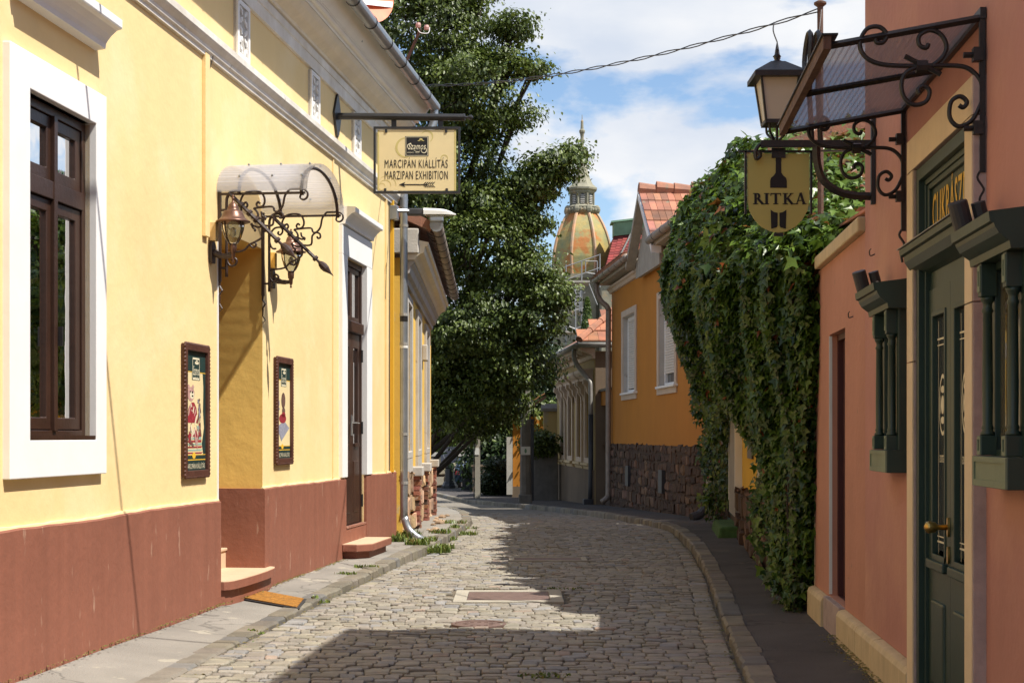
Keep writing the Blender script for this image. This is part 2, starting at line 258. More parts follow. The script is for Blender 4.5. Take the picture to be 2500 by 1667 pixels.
class MB:
    def __init__(self, T=IDT): self.v = []; self.f = []; self.T = T; self.c = []; self.tint = None
    def add(self, pts, faces):
        k = len(self.v); self.v += [self.T(*p) for p in pts]; self.f += [tuple(i + k for i in q) for q in faces]
        if self.tint is not None: self.c += [self.tint] * len(faces)
        return self
    def box(self, x0, x1, y0, y1, z0, z1):
        p = [(x, y, z) for z in (z0, z1) for y in (y0, y1) for x in (x0, x1)]
        return self.add(p, [(0, 2, 3, 1), (4, 5, 7, 6), (0, 1, 5, 4), (2, 6, 7, 3), (0, 4, 6, 2), (1, 3, 7, 5)])
    def hexa(self, p): return self.add(p, [(0, 2, 3, 1), (4, 5, 7, 6), (0, 1, 5, 4), (2, 6, 7, 3), (0, 4, 6, 2), (1, 3, 7, 5)])
    def prism(self, prof, a0, a1, ax='x'):
        """Profile of (p, z) pairs swept along s; ax 'y': profile (s, z) swept along p; ax 'z': profile (s, p) swept up."""
        n = len(prof)
        mk = {'x': lambda a, q: (a, q[0], q[1]), 'y': lambda a, q: (q[0], a, q[1]), 'z': lambda a, q: (q[0], q[1], a)}[ax]
        p = [mk(a0, q) for q in prof] + [mk(a1, q) for q in prof]
        return self.add(p, [(i, (i + 1) % n, n + (i + 1) % n, n + i) for i in range(n)] + [tuple(range(n))[::-1], tuple(range(n, 2 * n))])
    def ring(self, s0, s1, z0, z1, h, p0, p1):
        """Flat frame: outer s0..s1, z0..z1 with opening h = (a0, a1, b0, b1), from depth p0 to p1."""
        a0, a1, b0, b1 = h
        O_ = [(s0, z0), (s1, z0), (s1, z1), (s0, z1)]; I_ = [(a0, b0), (a1, b0), (a1, b1), (a0, b1)]
        pts = [(q[0], p, q[1]) for p in (p1, p0) for L_ in (O_, I_) for q in L_]
        f = []
        for i in range(4):
            j = (i + 1) % 4
            f += [(i, j, 4 + j, 4 + i), (8 + i, 12 + i, 12 + j, 8 + j), (i, 8 + i, 8 + j, j), (4 + i, 4 + j, 12 + j, 12 + i)]
        return self.add(pts, f)
    def tube(self, pts, r, n=7, caps=True):
        P = [Vector(self.T(*p)) for p in pts]; m = len(P); rr = r if isinstance(r, (list, tuple)) else [r] * m
        T0 = (P[1] - P[0]).normalized(); ref = Vector((0, 0, 1)) if abs(T0.z) < 0.9 else Vector((1, 0, 0))
        nn = T0.cross(ref).normalized(); k = len(self.v)
        for i in range(m):
            t = (P[min(i + 1, m - 1)] - P[max(i - 1, 0)])
            t = t.normalized() if t.length > 1e-9 else T0
            nn = (nn - t * nn.dot(t))
            nn = nn.normalized() if nn.length > 1e-6 else t.orthogonal().normalized()
            b = t.cross(nn)
            self.v += [tuple(P[i] + (nn * math.cos(a) + b * math.sin(a)) * rr[i]) for a in [2 * math.pi * j / n for j in range(n)]]
        f = [(k + i * n + j, k + i * n + (j + 1) % n, k + (i + 1) * n + (j + 1) % n, k + (i + 1) * n + j) for i in range(m - 1) for j in range(n)]
        if caps: f += [tuple(k + j for j in range(n))[::-1], tuple(k + (m - 1) * n + j for j in range(n))]
        self.f += f
        if self.tint is not None: self.c += [self.tint] * len(f)
        return self
    def lathe(self, prof, cx=0, cy=0, n=14, rot=0.0):
        pts = [(cx + r * math.cos(rot + 2 * math.pi * j / n), cy + r * math.sin(rot + 2 * math.pi * j / n), z) for r, z in prof for j in range(n)]
        m = len(prof)
        f = [(i * n + j, i * n + (j + 1) % n, (i + 1) * n + (j + 1) % n, (i + 1) * n + j) for i in range(m - 1) for j in range(n)]
        return self.add(pts, f + [tuple(range(n))[::-1], tuple((m - 1) * n + j for j in range(n))])
    def ball(self, c, r, n=8, sq=(1, 1, 1)):
        prof = [(max(1e-4, math.sin(math.pi * i / n)) * r, -math.cos(math.pi * i / n) * r) for i in range(n + 1)]
        pts = [(c[0] + sq[0] * q * math.cos(2 * math.pi * j / n), c[1] + sq[1] * q * math.sin(2 * math.pi * j / n), c[2] + sq[2] * z) for q, z in prof for j in range(n)]
        return self.add(pts, [(i * n + j, i * n + (j + 1) % n, (i + 1) * n + (j + 1) % n, (i + 1) * n + j) for i in range(n) for j in range(n)])
    def poly(self, pts): return self.add(pts, [tuple(range(len(pts)))])
    def wall(self, s0, s1, z0, z1, holes=(), depth=0.4, thick=0.5):
        """Front face with real openings, their reveals, and a closed back."""
        S = sorted({s0, s1} | {h[i] for h in holes for i in (0, 1)}); Z = sorted({z0, z1} | {h[i] for h in holes for i in (2, 3)})
        S = [a for a in S if s0 <= a <= s1]; Z = [a for a in Z if z0 <= a <= z1]
        for i in range(len(S) - 1):
            for j in range(len(Z) - 1):
                c = ((S[i] + S[i + 1]) / 2, (Z[j] + Z[j + 1]) / 2)
                if any(h[0] < c[0] < h[1] and h[2] < c[1] < h[3] for h in holes): continue
                self.poly([(S[i], 0, Z[j]), (S[i + 1], 0, Z[j]), (S[i + 1], 0, Z[j + 1]), (S[i], 0, Z[j + 1])])
        for a0, a1, b0, b1 in holes:
            b0 = max(b0, z0)
            for q in ([(a0, b0), (a1, b0)], [(a1, b0), (a1, b1)], [(a1, b1), (a0, b1)], [(a0, b1), (a0, b0)]):
                (sa, za), (sb, zb) = q
                self.poly([(sa, 0, za), (sb, 0, zb), (sb, -depth, zb), (sa, -depth, za)])
        t = -thick
        self.poly([(s0, t, z0), (s1, t, z0), (s1, t, z1), (s0, t, z1)])
        for q in ([(s0, z0), (s0, z1)], [(s1, z0), (s1, z1)], [(s0, z1), (s1, z1)]):
            (sa, za), (sb, zb) = q; self.poly([(sa, 0, za), (sb, 0, zb), (sb, t, zb), (sa, t, za)])
        return self

def wloc(o):
    v = Vector((0, 0, 0))
    while o: v += o.location; o = o.parent
    return v
def put(o, parent):
    COL.objects.link(o)
    if parent: o.parent = parent
def tagit(o, label=None, cat=None, group=None, kind=None):
    for k, v in (('label', label), ('category', cat), ('group', group), ('kind', kind)):
        if v: o[k] = v
    return o
def thing(name, label, cat, loc, group=None):
    o = bpy.data.objects.new(name, None); o.location = loc; o.empty_display_size = 0.2; COL.objects.link(o)
    return tagit(o, label, cat, group)
def part(name, mb, m, parent=None, smooth=False, bev=0.0, loc=None, kind=None, label=None, fix=False):
    base = wloc(parent) if parent else Vector(loc or (0, 0, 0))
    me = bpy.data.meshes.new(name)
    me.from_pydata([(v[0] - base.x, v[1] - base.y, v[2] - base.z) for v in mb.v], [], mb.f)
    if not mb.c and m in TINTED: mb.c = [(1, 1, 1)] * len(mb.f)
    if mb.c:
        ca = me.color_attributes.new('tint', 'FLOAT_COLOR', 'CORNER')
        arr = np.ones((len(me.loops), 4), np.float32)
        ls = np.empty(len(me.polygons), np.int32); lt = np.empty(len(me.polygons), np.int32)
        me.polygons.foreach_get('loop_start', ls); me.polygons.foreach_get('loop_total', lt)
        arr[:, :3] = np.repeat(np.array(mb.c, np.float32), lt, axis=0)
        ca.data.foreach_set('color', arr.ravel())
    if fix or bev:
        b = bmesh.new(); b.from_mesh(me); bmesh.ops.recalc_face_normals(b, faces=b.faces); b.to_mesh(me); b.free()
    if smooth: me.polygons.foreach_set('use_smooth', [True] * len(me.polygons))
    me.materials.append(MATS[m]); me.update()
    o = bpy.data.objects.new(name, me)
    if not parent: o.location = base
    put(o, parent)
    if bev:
        q = o.modifiers.new('edge', 'BEVEL'); q.width = bev; q.segments = 2; q.limit_method = 'ANGLE'; q.angle_limit = R(40)
    tagit(o, label, kind=kind)
    return o
def copy_tree(o, parent=None):
    c = o.copy(); COL.objects.link(c)
    if parent: c.parent = parent
    for ch in o.children: copy_tree(ch, c)
    return c
def spiral(cx, cy, r0, a0, turns, r1=0.25, n=18):
    """Points of a scroll that starts on the circle r0 at angle a0 and winds in to r1*r0."""
    return [(cx + r0 * (1 - (1 - r1) * t) * math.cos(a0 + turns * 2 * math.pi * t), cy + r0 * (1 - (1 - r1) * t) * math.sin(a0 + turns * 2 * math.pi * t)) for t in [i / n for i in range(n + 1)]]
def smooth2(pts, k=4):
    out_ = []
    P = [pts[0]] + list(pts) + [pts[-1]]
    for i in range(1, len(P) - 2):
        p0, p1, p2, p3 = P[i - 1], P[i], P[i + 1], P[i + 2]
        for j in range(k):
            t = j / k
            out_.append(tuple(0.5 * ((2 * b) + (c - a) * t + (2 * a - 5 * b + 4 * c - d) * t * t + (3 * b - a - 3 * c + d) * t ** 3) for a, b, c, d in zip(p0, p1, p2, p3)))
    out_.append(tuple(pts[-1])); return out_
def text2d(body, a0, a1, b0, b1, shear=0.0, bold=0.0):
    """Flat letters fitted into the box a0..a1, b0..b1: returns 2D points and faces."""
    cu = bpy.data.curves.new('lettering', 'FONT'); cu.body = body; cu.shear = shear; cu.offset = bold; cu.space_character = 1.12; cu.resolution_u = 3
    ob = bpy.data.objects.new('lettering', cu); me = bpy.data.meshes.new_from_object(ob)
    V = [(v.co.x, v.co.y) for v in me.vertices]; Fa = [tuple(p.vertices) for p in me.polygons]
    bpy.data.objects.remove(ob); bpy.data.curves.remove(cu); bpy.data.meshes.remove(me)
    xs = [v[0] for v in V]; ys = [v[1] for v in V]; x0, x1, y0, y1 = min(xs), max(xs), min(ys), max(ys)
    return [(a0 + (x - x0) / (x1 - x0) * (a1 - a0), b0 + (y - y0) / (y1 - y0) * (b1 - b0)) for x, y in V], Fa
def letters(T, body, a0, a1, b0, b1, e=0.003, flip=False, **k):
    V, Fa = text2d(body, a0, a1, b0, b1, **k); m = MB(T)
    if flip: V = [(a0 + a1 - a, b) for a, b in V]
    return m.add([(a, e, b) for a, b in V], Fa)
def ell(cx, cy, rx, ry, n=16, rot=0): return [(cx + rx * math.cos(2 * math.pi * i / n) * math.cos(rot) - ry * math.sin(2 * math.pi * i / n) * math.sin(rot), cy + rx * math.cos(2 * math.pi * i / n) * math.sin(rot) + ry * math.sin(2 * math.pi * i / n) * math.cos(rot)) for i in range(n)]
def flat(T, polys, e):
    m = MB(T)
    for p in polys: m.poly([(a, e, b) for a, b in p])
    return m
def arcband(cx, cy, r, w0, w1, a0, a1, n=16):
    """Curved stroke that swells from w0 to w1 in its middle."""
    out_, inn = [], []
    for i in range(n + 1):
        t = i / n; a = a0 + (a1 - a0) * t; w = w0 + (w1 - w0) * math.sin(math.pi * t)
        out_.append((cx + (r + w / 2) * math.cos(a), cy + (r + w / 2) * math.sin(a))); inn.append((cx + (r - w / 2) * math.cos(a), cy + (r - w / 2) * math.sin(a)))
    return [[out_[i], out_[i + 1], inn[i + 1], inn[i]] for i in range(n)]
def stroke(pts, w):
    q = []
    for (x0, y0), (x1, y1) in zip(pts, pts[1:]):
        k = math.hypot(x1 - x0, y1 - y0) or 1; nx, ny = -(y1 - y0) / k * w / 2, (x1 - x0) / k * w / 2
        q.append([(x0 + nx, y0 + ny), (x1 + nx, y1 + ny), (x1 - nx, y1 - ny), (x0 - nx, y0 - ny)])
    return q
# ------------------------------------------------------------------ ground, road, kerbs, pavements
def gz(y):
    t = min(max((y - 24.5) / 30.5, 0), 1); a = -0.027 * max(0, min(y, 55) - 26)
    return a if y > 27.5 else (a if y < 24.5 else -0.027 * (y - 24.5) ** 2 / 6.0)
def interp(P, y):
    if y <= P[0][0]: return P[0][1]
    for (a, b), (c, d) in zip(P, P[1:]):
        if y <= c: return b + (d - b) * (y - a) / (c - a)
    return P[-1][1]
KL = [(0, -2.9), (11.9, -2.08), (14, -1.92), (15.6, -1.743), (17.07, -1.56), (19.9, -1.23), (22.5, -0.99), (25.9, -0.78), (29, -0.76), (32.3, -0.90), (36, -1.12), (39.5, -1.5), (44, -2.7), (49, -5), (55, -9)]
KR = [(0, 0.65), (9.86, 1.524), (11.1, 1.64), (13.05, 1.794), (15.2, 2.01), (17.4, 2.21), (20.5, 2.466), (23.9, 2.63), (26, 2.61), (28, 2.50), (33.3, 2.08), (39.5, 1.16), (44.7, 0.17), (50, -0.95), (56, -2.1), (62, -3.3), (72, -6.5)]
def smoothline(P):
    ys = np.arange(P[0][0], P[-1][0], 0.25); xs = np.array([interp(P, y) for y in ys])
    k = np.ones(13) / 13; xs2 = np.convolve(np.pad(xs, 6, mode='edge'), k, 'valid'); xs2[:6] = xs[:6]; xs2[-6:] = xs[-6:]
    return list(zip(ys.tolist(), xs2.tolist()))
KL = smoothline(KL); KR = smoothline(KR)
xl = lambda y: interp(KL, y)
xr = lambda y: interp(KR, y)
khl = lambda y: 0.02 + 0.085 * min(max((y - 13) / 6, 0), 1)
khr = lambda y: 0.03 + 0.07 * min(max((y - 11) / 12, 0), 1)
def wave(x, y): return 0.012 * math.sin(0.9 * x + 0.9) * math.sin(0.5 * y) + 0.010 * math.sin(x * 2.1 + y * 0.6) + 0.008 * math.sin(y * 1.7 - x) + 0.006 * math.sin(x * 5 + 1.3 * y)

def sheet(name, ys, fx, fz, m, nx=8, kind='structure', parent=None):
    b = MB()
    for i, y in enumerate(ys):
        x0, x1 = fx(y)
        for j in range(nx + 1):
            x = x0 + (x1 - x0) * j / nx; b.v.append((x, y, fz(x, y, j / nx)))
    b.f = [(i * (nx + 1) + j, i * (nx + 1) + j + 1, (i + 1) * (nx + 1) + j + 1, (i + 1) * (nx + 1) + j) for i in range(len(ys) - 1) for j in range(nx)]
    return part(name, b, m, parent, smooth=True, kind=kind)
gy = [-400, -60, 0, 24.5, 27.5, 33, 40, 48, 55, 75, 120, 300, 900]
sheet('ground', gy, lambda y: (-600, 600), lambda x, y, t: gz(y) - 0.14, 'ground_soil', 4)
road = sheet('road', [0.5 * i for i in range(0, 75)], lambda y: (xl(y) - 0.12, xr(y) + 0.12), lambda x, y, t: gz(y) + wave(x, y) - 0.026, 'road_dirt', 10)
sheet('road', [37 + 0.5 * i for i in range(0, 67)], lambda y: (min(xl(y), -1) - 0.1 - max(0, y - 44) * 1.0, xr(y) + 0.1), lambda x, y, t: gz(y) - 0.02, 'road_far', 10)

class Stones:
    """Domed stone tops with a rounded rim and sunk sides."""
    def __init__(self): self.items = []
    def add(self, x, y, a, b, ang, h, tint, z0): self.items.append((x, y, a, b, ang, h, tint, z0))
def stone_mesh(mb, it, rnd, n=8, slope=True):
    x, y, a, b, ang, h, tint, z0 = it
    ca, sa = math.cos(ang), math.sin(ang); base = []
    for i in range(n):
        t = 2 * math.pi * (i + 0.5) / n; e = 0.26
        c, s = math.cos(t), math.sin(t)
        px = a * math.copysign(abs(c) ** e, c) * rnd.uniform(0.93, 1.05); py = b * math.copysign(abs(s) ** e, s) * rnd.uniform(0.93, 1.05)
        base.append((px, py))
    tx, ty = rnd.uniform(-0.05, 0.05), rnd.uniform(-0.10, 0.10)
    pts = []
    for k, dz in ((0.76, 0.0), (0.95, -0.003), (1.0, -0.010), (1.0, -0.06)):
        for px, py in base:
            qx, qy = px * k, py * k
            pts.append((x + qx * ca - qy * sa, y + qx * sa + qy * ca, z0 + h + dz + (qx * tx + qy * ty)))
    f = [tuple(range(n))]
    for r in range(3): f += [(r * n + i, (r + 1) * n + i, (r + 1) * n + (i + 1) % n, r * n + (i + 1) % n) for i in range(n)]
    mb.tint = tint; mb.add(pts, f)
rs = random.Random(3)
def stint(lo=0.84, hi=1.16):
    k = rs.uniform(lo, hi); r_ = rs.random()
    if r_ < 0.02: return (k * 1.12, k * 0.94, k * 0.88)
    if r_ < 0.16: return (k * 0.90, k * 0.95, k * 1.08)
    return (k, k * rs.uniform(0.96, 1.0), k * rs.uniform(0.88, 1.0))
HOLES = [(-0.60, 0.55, 14.50, 15.72), (-0.53, -0.03, 12.68, 13.12), (-0.06, 0.98, 19.30, 19.95)]
items = []
y = 8.2; ci = 0
while y < 37.2:
    dep = rs.uniform(0.10, 0.15) * (1.0 if y < 26 else 1.25); L0, R0 = xl(y) + 0.02, xr(y) - 0.02
    def cell(x0, x1, yc, hd, ang):
        cx = (x0 + x1) / 2
        if any(h[0] < cx < h[1] and h[2] < yc < h[3] for h in HOLES): return
        z0 = gz(yc) + wave(cx, yc)
        items.append((cx, yc, (x1 - x0) / 2 - 0.0015, hd - 0.0075, ang, rs.uniform(-0.006, 0.005), stint(), z0))
    gl, gr = rs.uniform(0.15, 0.19), rs.uniform(0.16, 0.2)          # one row of stones set along each kerb
    cell(L0, L0 + gl, y + dep / 2, dep / 2, -0.05); cell(R0 - gr, R0, y + dep / 2, dep / 2, -0.08)
    x = L0 + gl + 0.004; ph = rs.uniform(0, 6)
    while x < R0 - gr - 0.05:
        w = rs.choice((0.09, 0.11, 0.13, 0.15, 0.18)) * rs.uniform(0.9, 1.1)
        if x + w > R0 - gr - 0.07: w = R0 - gr - 0.004 - x
        bend = 0.06 * math.sin(x * 1.5 + 0.22 * y) + 0.014 * math.sin(ph + x * 7)
        cell(x, x + w, y + dep / 2 + bend, dep / 2 * rs.uniform(0.90, 1.04), 0.05 * math.cos(x * 1.5 + 0.22 * y) + rs.uniform(-0.06, 0.06))
        x += w
    y += dep * 1.0; ci += 1
def in_view(it): return it[1] > 9.9 and abs(it[0]) < it[1] * 0.336
near = sorted([i for i in items if in_view(i)], key=lambda i: i[1] - 0.8 * i[2])[:300]
nset = set(id(i) for i in near)
for it in near:
    m_ = MB(); stone_mesh(m_, it, rs); part('cobblestone', m_, 'cobble', road, smooth=False)
m_ = MB()
for it in items:
    if id(it) not in nset: stone_mesh(m_, it, rs)
part('cobblestones', m_, 'cobble', road, kind='stuff', label='small worn cobblestones paving the rest of the street')

# pavements and kerbs
def lwall(y):
    if y < 22.2: return -3.13 + (y - 9.31) * 0.1129 - 0.3
    if y < 32.8: return -1.6 - (y - 22.3) * 0.0135 - 0.3
    return min(-4.0 - (y - 33) * 1.2, -2.2)
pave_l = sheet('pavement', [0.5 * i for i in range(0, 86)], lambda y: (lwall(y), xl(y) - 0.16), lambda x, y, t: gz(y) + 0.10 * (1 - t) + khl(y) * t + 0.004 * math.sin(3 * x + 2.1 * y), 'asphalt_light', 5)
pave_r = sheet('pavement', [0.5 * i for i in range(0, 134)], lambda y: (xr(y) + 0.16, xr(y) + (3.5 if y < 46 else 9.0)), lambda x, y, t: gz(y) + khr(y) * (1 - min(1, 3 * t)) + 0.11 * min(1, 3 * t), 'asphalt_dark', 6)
def kerbs(name, line, side, y0, y1, hf, label):
    root = bpy.data.objects.new(name, None); COL.objects.link(root); root['kind'] = 'structure'
    y = y0
    while y < y1:
        ln = rs.uniform(0.2, 0.42) * (1 if y < 30 else 1.6); ya, yb = y + 0.004, y + ln - 0.004
        w = rs.uniform(0.17, 0.205); m_ = MB(); m_.tint = stint(0.75, 1.2)
        k = rs.uniform(-0.008, 0.008)
        def pt(yy, ww, dz): return (line(yy) + side * ww, yy, gz(yy) + dz)
        h = hf(y) + 0.01 + k; e = 0.016
        P = []
        for yy, c in ((ya, 1), (ya + e, 0), ((ya + yb) / 2 + rs.uniform(-0.04, 0.04), 0), (yb - e, 0), (yb, 1)):
            j = rs.uniform(-0.012, 0.012)
            P.append([pt(yy, j, -0.08), pt(yy, j + 0.004, h - 0.022 - 0.008 * c), pt(yy, j + 0.022, h - 0.003 - 0.012 * c), pt(yy, w - 0.015, h - 0.012 * c), pt(yy, w + 0.004 + j, h - 0.03), pt(yy, w + 0.004 + j, -0.08)])
        flatp = [q for row in P for q in row]; n = 6
        f = [(i * n + j, (i + 1) * n + j, (i + 1) * n + j + 1, i * n + j + 1) for i in range(4) for j in range(n - 1)] + [tuple(range(n)), tuple(range(4 * n, 5 * n))[::-1]]
        m_.add(flatp, f); part('kerb_stone', m_, 'kerb_stone', root)
        y += ln
    return root
kerbs('kerb', xl, -1, 8.4, 41, khl, '')
kerbs('kerb', xr, 1, 8.4, 62, khr, '')

# iron covers let into the street
def frame_cover(x0, x1, y0, y1, label, fw=0.13, name='drain_cover'):
    z = gz(y0) + 0.012
    t = thing(name, label, 'drain cover', ((x0 + x1) / 2, (y0 + y1) / 2, z))
    T = lambda s, p, zz: (s, zz, p)
    T2 = lambda s, p, zz: (s, zz, z + p)
    part('frame', MB(T2).ring(x0, x1, y0, y1, (x0 + fw, x1 - fw, y0 + fw, y1 - fw), -0.05, 0.004), 'concrete', t, bev=0.006)
    pl = part('plate', MB().box(x0 + fw + 0.004, x1 - fw - 0.004, y0 + fw + 0.004, y1 - fw - 0.004, z - 0.03, z - 0.004), 'rust_plate', t)
frame_cover(-0.57, 0.50, 14.56, 15.66, 'square rusty iron cover in a pale concrete frame in mid street')
t = thing('drain_cover', 'long narrow rusty cover at the edge of the leafy shadow', 'drain cover', (0.46, 19.6, gz(19.6)))
part('frame', MB(lambda s, p, zz: (s, zz, p)).ring(-0.04, 0.96, 19.36, 19.9, (0.03, 0.89, 19.43, 19.83), -0.05, 0.016), 'concrete', t)
part('plate', MB().box(0.035, 0.885, 19.435, 19.825, -0.05, 0.010), 'rust_plate', t)
t = thing('manhole_cover', 'small round reddish manhole cover on the shadow edge in the cobbles', 'manhole cover', (-0.28, 12.9, 0))
part('rim', MB().lathe([(0.235, -0.05), (0.235, 0.012), (0.222, 0.016), (0.205, 0.012), (0.205, -0.02)], -0.28, 12.9, 28), 'rust_plate', t)
m_ = MB().lathe([(0.203, -0.03), (0.203, 0.006), (0.19, 0.009), (0.001, 0.009)], -0.28, 12.9, 28)
pl = part('plate', m_, 'rust_plate', t)
m_ = MB()
for i in range(12):
    a = i * math.pi / 6
    m_.box(-0.28 + 0.12 * math.cos(a) - 0.016, -0.28 + 0.12 * math.cos(a) + 0.016, 12.9 + 0.12 * math.sin(a) - 0.016, 12.9 + 0.12 * math.sin(a) + 0.016, 0.008, 0.013)
part('tread_pattern', m_, 'rust_plate', pl, kind='stuff')

# grass in the joints
def grass(name, spots, label, seed):
    rg = random.Random(seed); m_ = MB()
    for (gx, gy_, rad, n, hgt) in spots:
        for i in range(n):
            a, r_ = rg.uniform(0, 6.28), rad * math.sqrt(rg.random()); x, yy = gx + r_ * math.cos(a) * 1.6, gy_ + r_ * math.sin(a)
            z = gz(yy) + (khl(yy) if x < xl(yy) else 0.0); h = hgt * rg.uniform(0.4, 1.1); d = rg.uniform(0, 6.28); w = 0.006 + 0.006 * rg.random(); le = rg.uniform(0.2, 0.9) * h
            dx, dy = math.cos(d), math.sin(d)
            k = rg.uniform(0, 1); m_.tint = (k, 1.0 if rg.random() < 0.12 else 0.0, 0)
            m_.add([(x - dy * w, yy + dx * w, z), (x + dy * w, yy - dx * w, z), (x + dx * le * 0.5 + dy * w * 0.8, yy + dy * le * 0.5 - dx * w * 0.8, z + h * 0.7), (x + dx * le * 0.5 - dy * w * 0.8, yy + dy * le * 0.5 + dx * w * 0.8, z + h * 0.7), (x + dx * le, yy + dy * le, z + h)], [(0, 1, 2, 3), (3, 2, 4)])
    o = part(name, m_, 'leaf_grass'); tagit(o, label, 'grass', kind='stuff'); return o
grass('grass', [(xl(20.9) - 0.02, 20.9, 0.20, 520, 0.10), (xl(21.6) + 0.05, 21.6, 0.14, 260, 0.08), (-1.52, 22.0, 0.14, 240, 0.14), (-1.6, 21.5, 0.09, 120, 0.12), (xl(24.6) + 0.06, 24.6, 0.16, 150, 0.07),
                (xl(26) - 0.12, 26.2, 0.2, 140, 0.07), (xl(17.4) - 0.15, 17.5, 0.09, 90, 0.04), (xl(16.7) - 0.22, 16.8, 0.08, 70, 0.03), (xl(14.6) + 0.0, 14.6, 0.07, 50, 0.03), (xl(23.3) - 0.1, 23.3, 0.14, 160, 0.08),
                (xl(12.3) - 0.02, 12.3, 0.05, 30, 0.025), (0.55, 15.9, 0.12, 60, 0.02), (0.2, 10.15, 0.12, 60, 0.025)], 'tufts of bright green grass growing along the sunny kerb', 5)
# dry leaves and grit along the foot of the pink wall and in the gutters
rg = random.Random(9); m_ = MB()
for i in range(1500):
    r_ = rg.random()
    if r_ < 0.5:
        s = rg.uniform(-1.0, 12.7); q = FL(s, 0.045 + abs(rg.gauss(0, 0.035)), 0); z = gz(q[1]) + 0.10
    elif r_ < 0.7: s = rg.uniform(8.9, 11.4); q = FR(s, 0.07 + abs(rg.gauss(0, 0.05)), 0); z = gz(q[1]) + 0.115
    elif r_ < 0.85: yy = rg.uniform(9.5, 24); q = (xr(yy) - 0.03 - abs(rg.gauss(0, 0.05)), yy); z = gz(yy) + 0.012
    else: yy = rg.uniform(10, 25); q = (xl(yy) + 0.02 + abs(rg.gauss(0, 0.05)), yy); z = gz(yy) + 0.015
    a = rg.uniform(0, 6.28); l_ = rg.uniform(0.006, 0.02); k = rg.uniform(0.3, 1); m_.tint = (k, 1.0 if rg.random() < 0.85 else 0.0, 0)
    c, s_ = math.cos(a) * l_, math.sin(a) * l_
    m_.add([(q[0] + c, q[1] + s_, z), (q[0] - s_ * 0.5, q[1] + c * 0.5, z + 0.006), (q[0] - c, q[1] - s_, z + 0.003), (q[0] + s_ * 0.5, q[1] - c * 0.5, z + 0.008)], [(0, 1, 2, 3)])
o = part('litter', m_, 'leaf_grass'); tagit(o, 'dry leaf litter and grit lying in the gutters and wall foot', 'litter', kind='stuff')
# ------------------------------------------------------------------ the yellow house on the sunny side
H1 = thing('yellow_house', 'pale yellow single storey house with white cornice and brown plinth', 'house', FL(0, 0, 0.0))
W1 = (0.33, 1.42, 1.57, 3.79); D1 = (4.38, 5.84, 0.0, 3.45); D2 = (9.48, 10.64, 0.45, 3.80)
part('wall', MB(FL).wall(-7, 12.74, 0.0, 6.3, [W1, D1, D2], 0.7, 6.0), 'yellow_plaster', H1)
# deep reveal of the first doorway is a deeper ochre than the wall
m_ = MB(FL)
m_.poly([(5.838, 0.0, 1.07), (5.838, -0.70, 1.07), (5.838, -0.70, 3.45), (5.838, 0.0, 3.45)]); m_.poly([(4.38, -0.002, 3.447), (5.84, -0.002, 3.447), (5.84, -0.70, 3.447), (4.38, -0.70, 3.447)])
part('door_reveal', m_, 'ochre_plaster', H1)
pl_prof = lambda top: [(0.0, 0.0), (0.036, 0.0), (0.036, top - 0.02), (0.03, top - 0.004), (0.018, top), (0.0, top)]
def plinth(s0, s1, top, back=0.0):
    m_ = MB(FL); n = max(2, int((s1 - s0) / 0.10)); rp_ = random.Random(int(s0 * 10))
    pr = []; ed = []; j = 0.0
    for i in range(n + 1):
        s = s0 + (s1 - s0) * i / n; j = 0.8 * j + rp_.uniform(-0.004, 0.004); k = rp_.uniform(-0.002, 0.002); w = 0.012 + rp_.uniform(-0.005, 0.006)
        pr += [(s, -back, -0.1), (s, 0.036 + k, -0.1), (s, 0.036 + k, 0.5), (s, 0.036 + k, top - 0.012 + j), (s, 0.024, top + j), (s, -back, top + j)]
        ed += [(s, 0.0, top + j - 0.004), (s, 0.022, top + j - 0.002), (s, 0.018, top + j + w), (s, 0.0, top + j + w + 0.004)]
    f = [(i * 6 + a, (i + 1) * 6 + a, (i + 1) * 6 + a + 1, i * 6 + a + 1) for i in range(n) for a in range(5)] + [tuple(range(6)), tuple(range(6 * n, 6 * n + 6))[::-1]]
    m_.add(pr, f); o = part('plinth', m_, 'brown_plinth', H1)
    m2 = MB(FL).add(ed, [(i * 4 + a, (i + 1) * 4 + a, (i + 1) * 4 + a + 1, i * 4 + a + 1) for i in range(n) for a in range(3)] + [(0, 1, 2, 3), (4 * n + 3, 4 * n + 2, 4 * n + 1, 4 * n)]); part('plinth_edge', m2, 'sign_cream', o)  # cream line along the plinth top, its edge highlight put into colour
plinth(-7, 4.36, 1.02); plinth(5.80, 9.47, 1.075, 0.70); plinth(10.65, 12.74, 1.08)
part('plinth', MB(FL).box(9.47, 10.65, 0.0, 0.034, -0.1, 0.44), 'brown_plinth', H1)
part('corner_bead', MB(FL).box(4.355, 4.384, -0.03, 0.008, 1.02, 3.40), 'white_paint', H1)
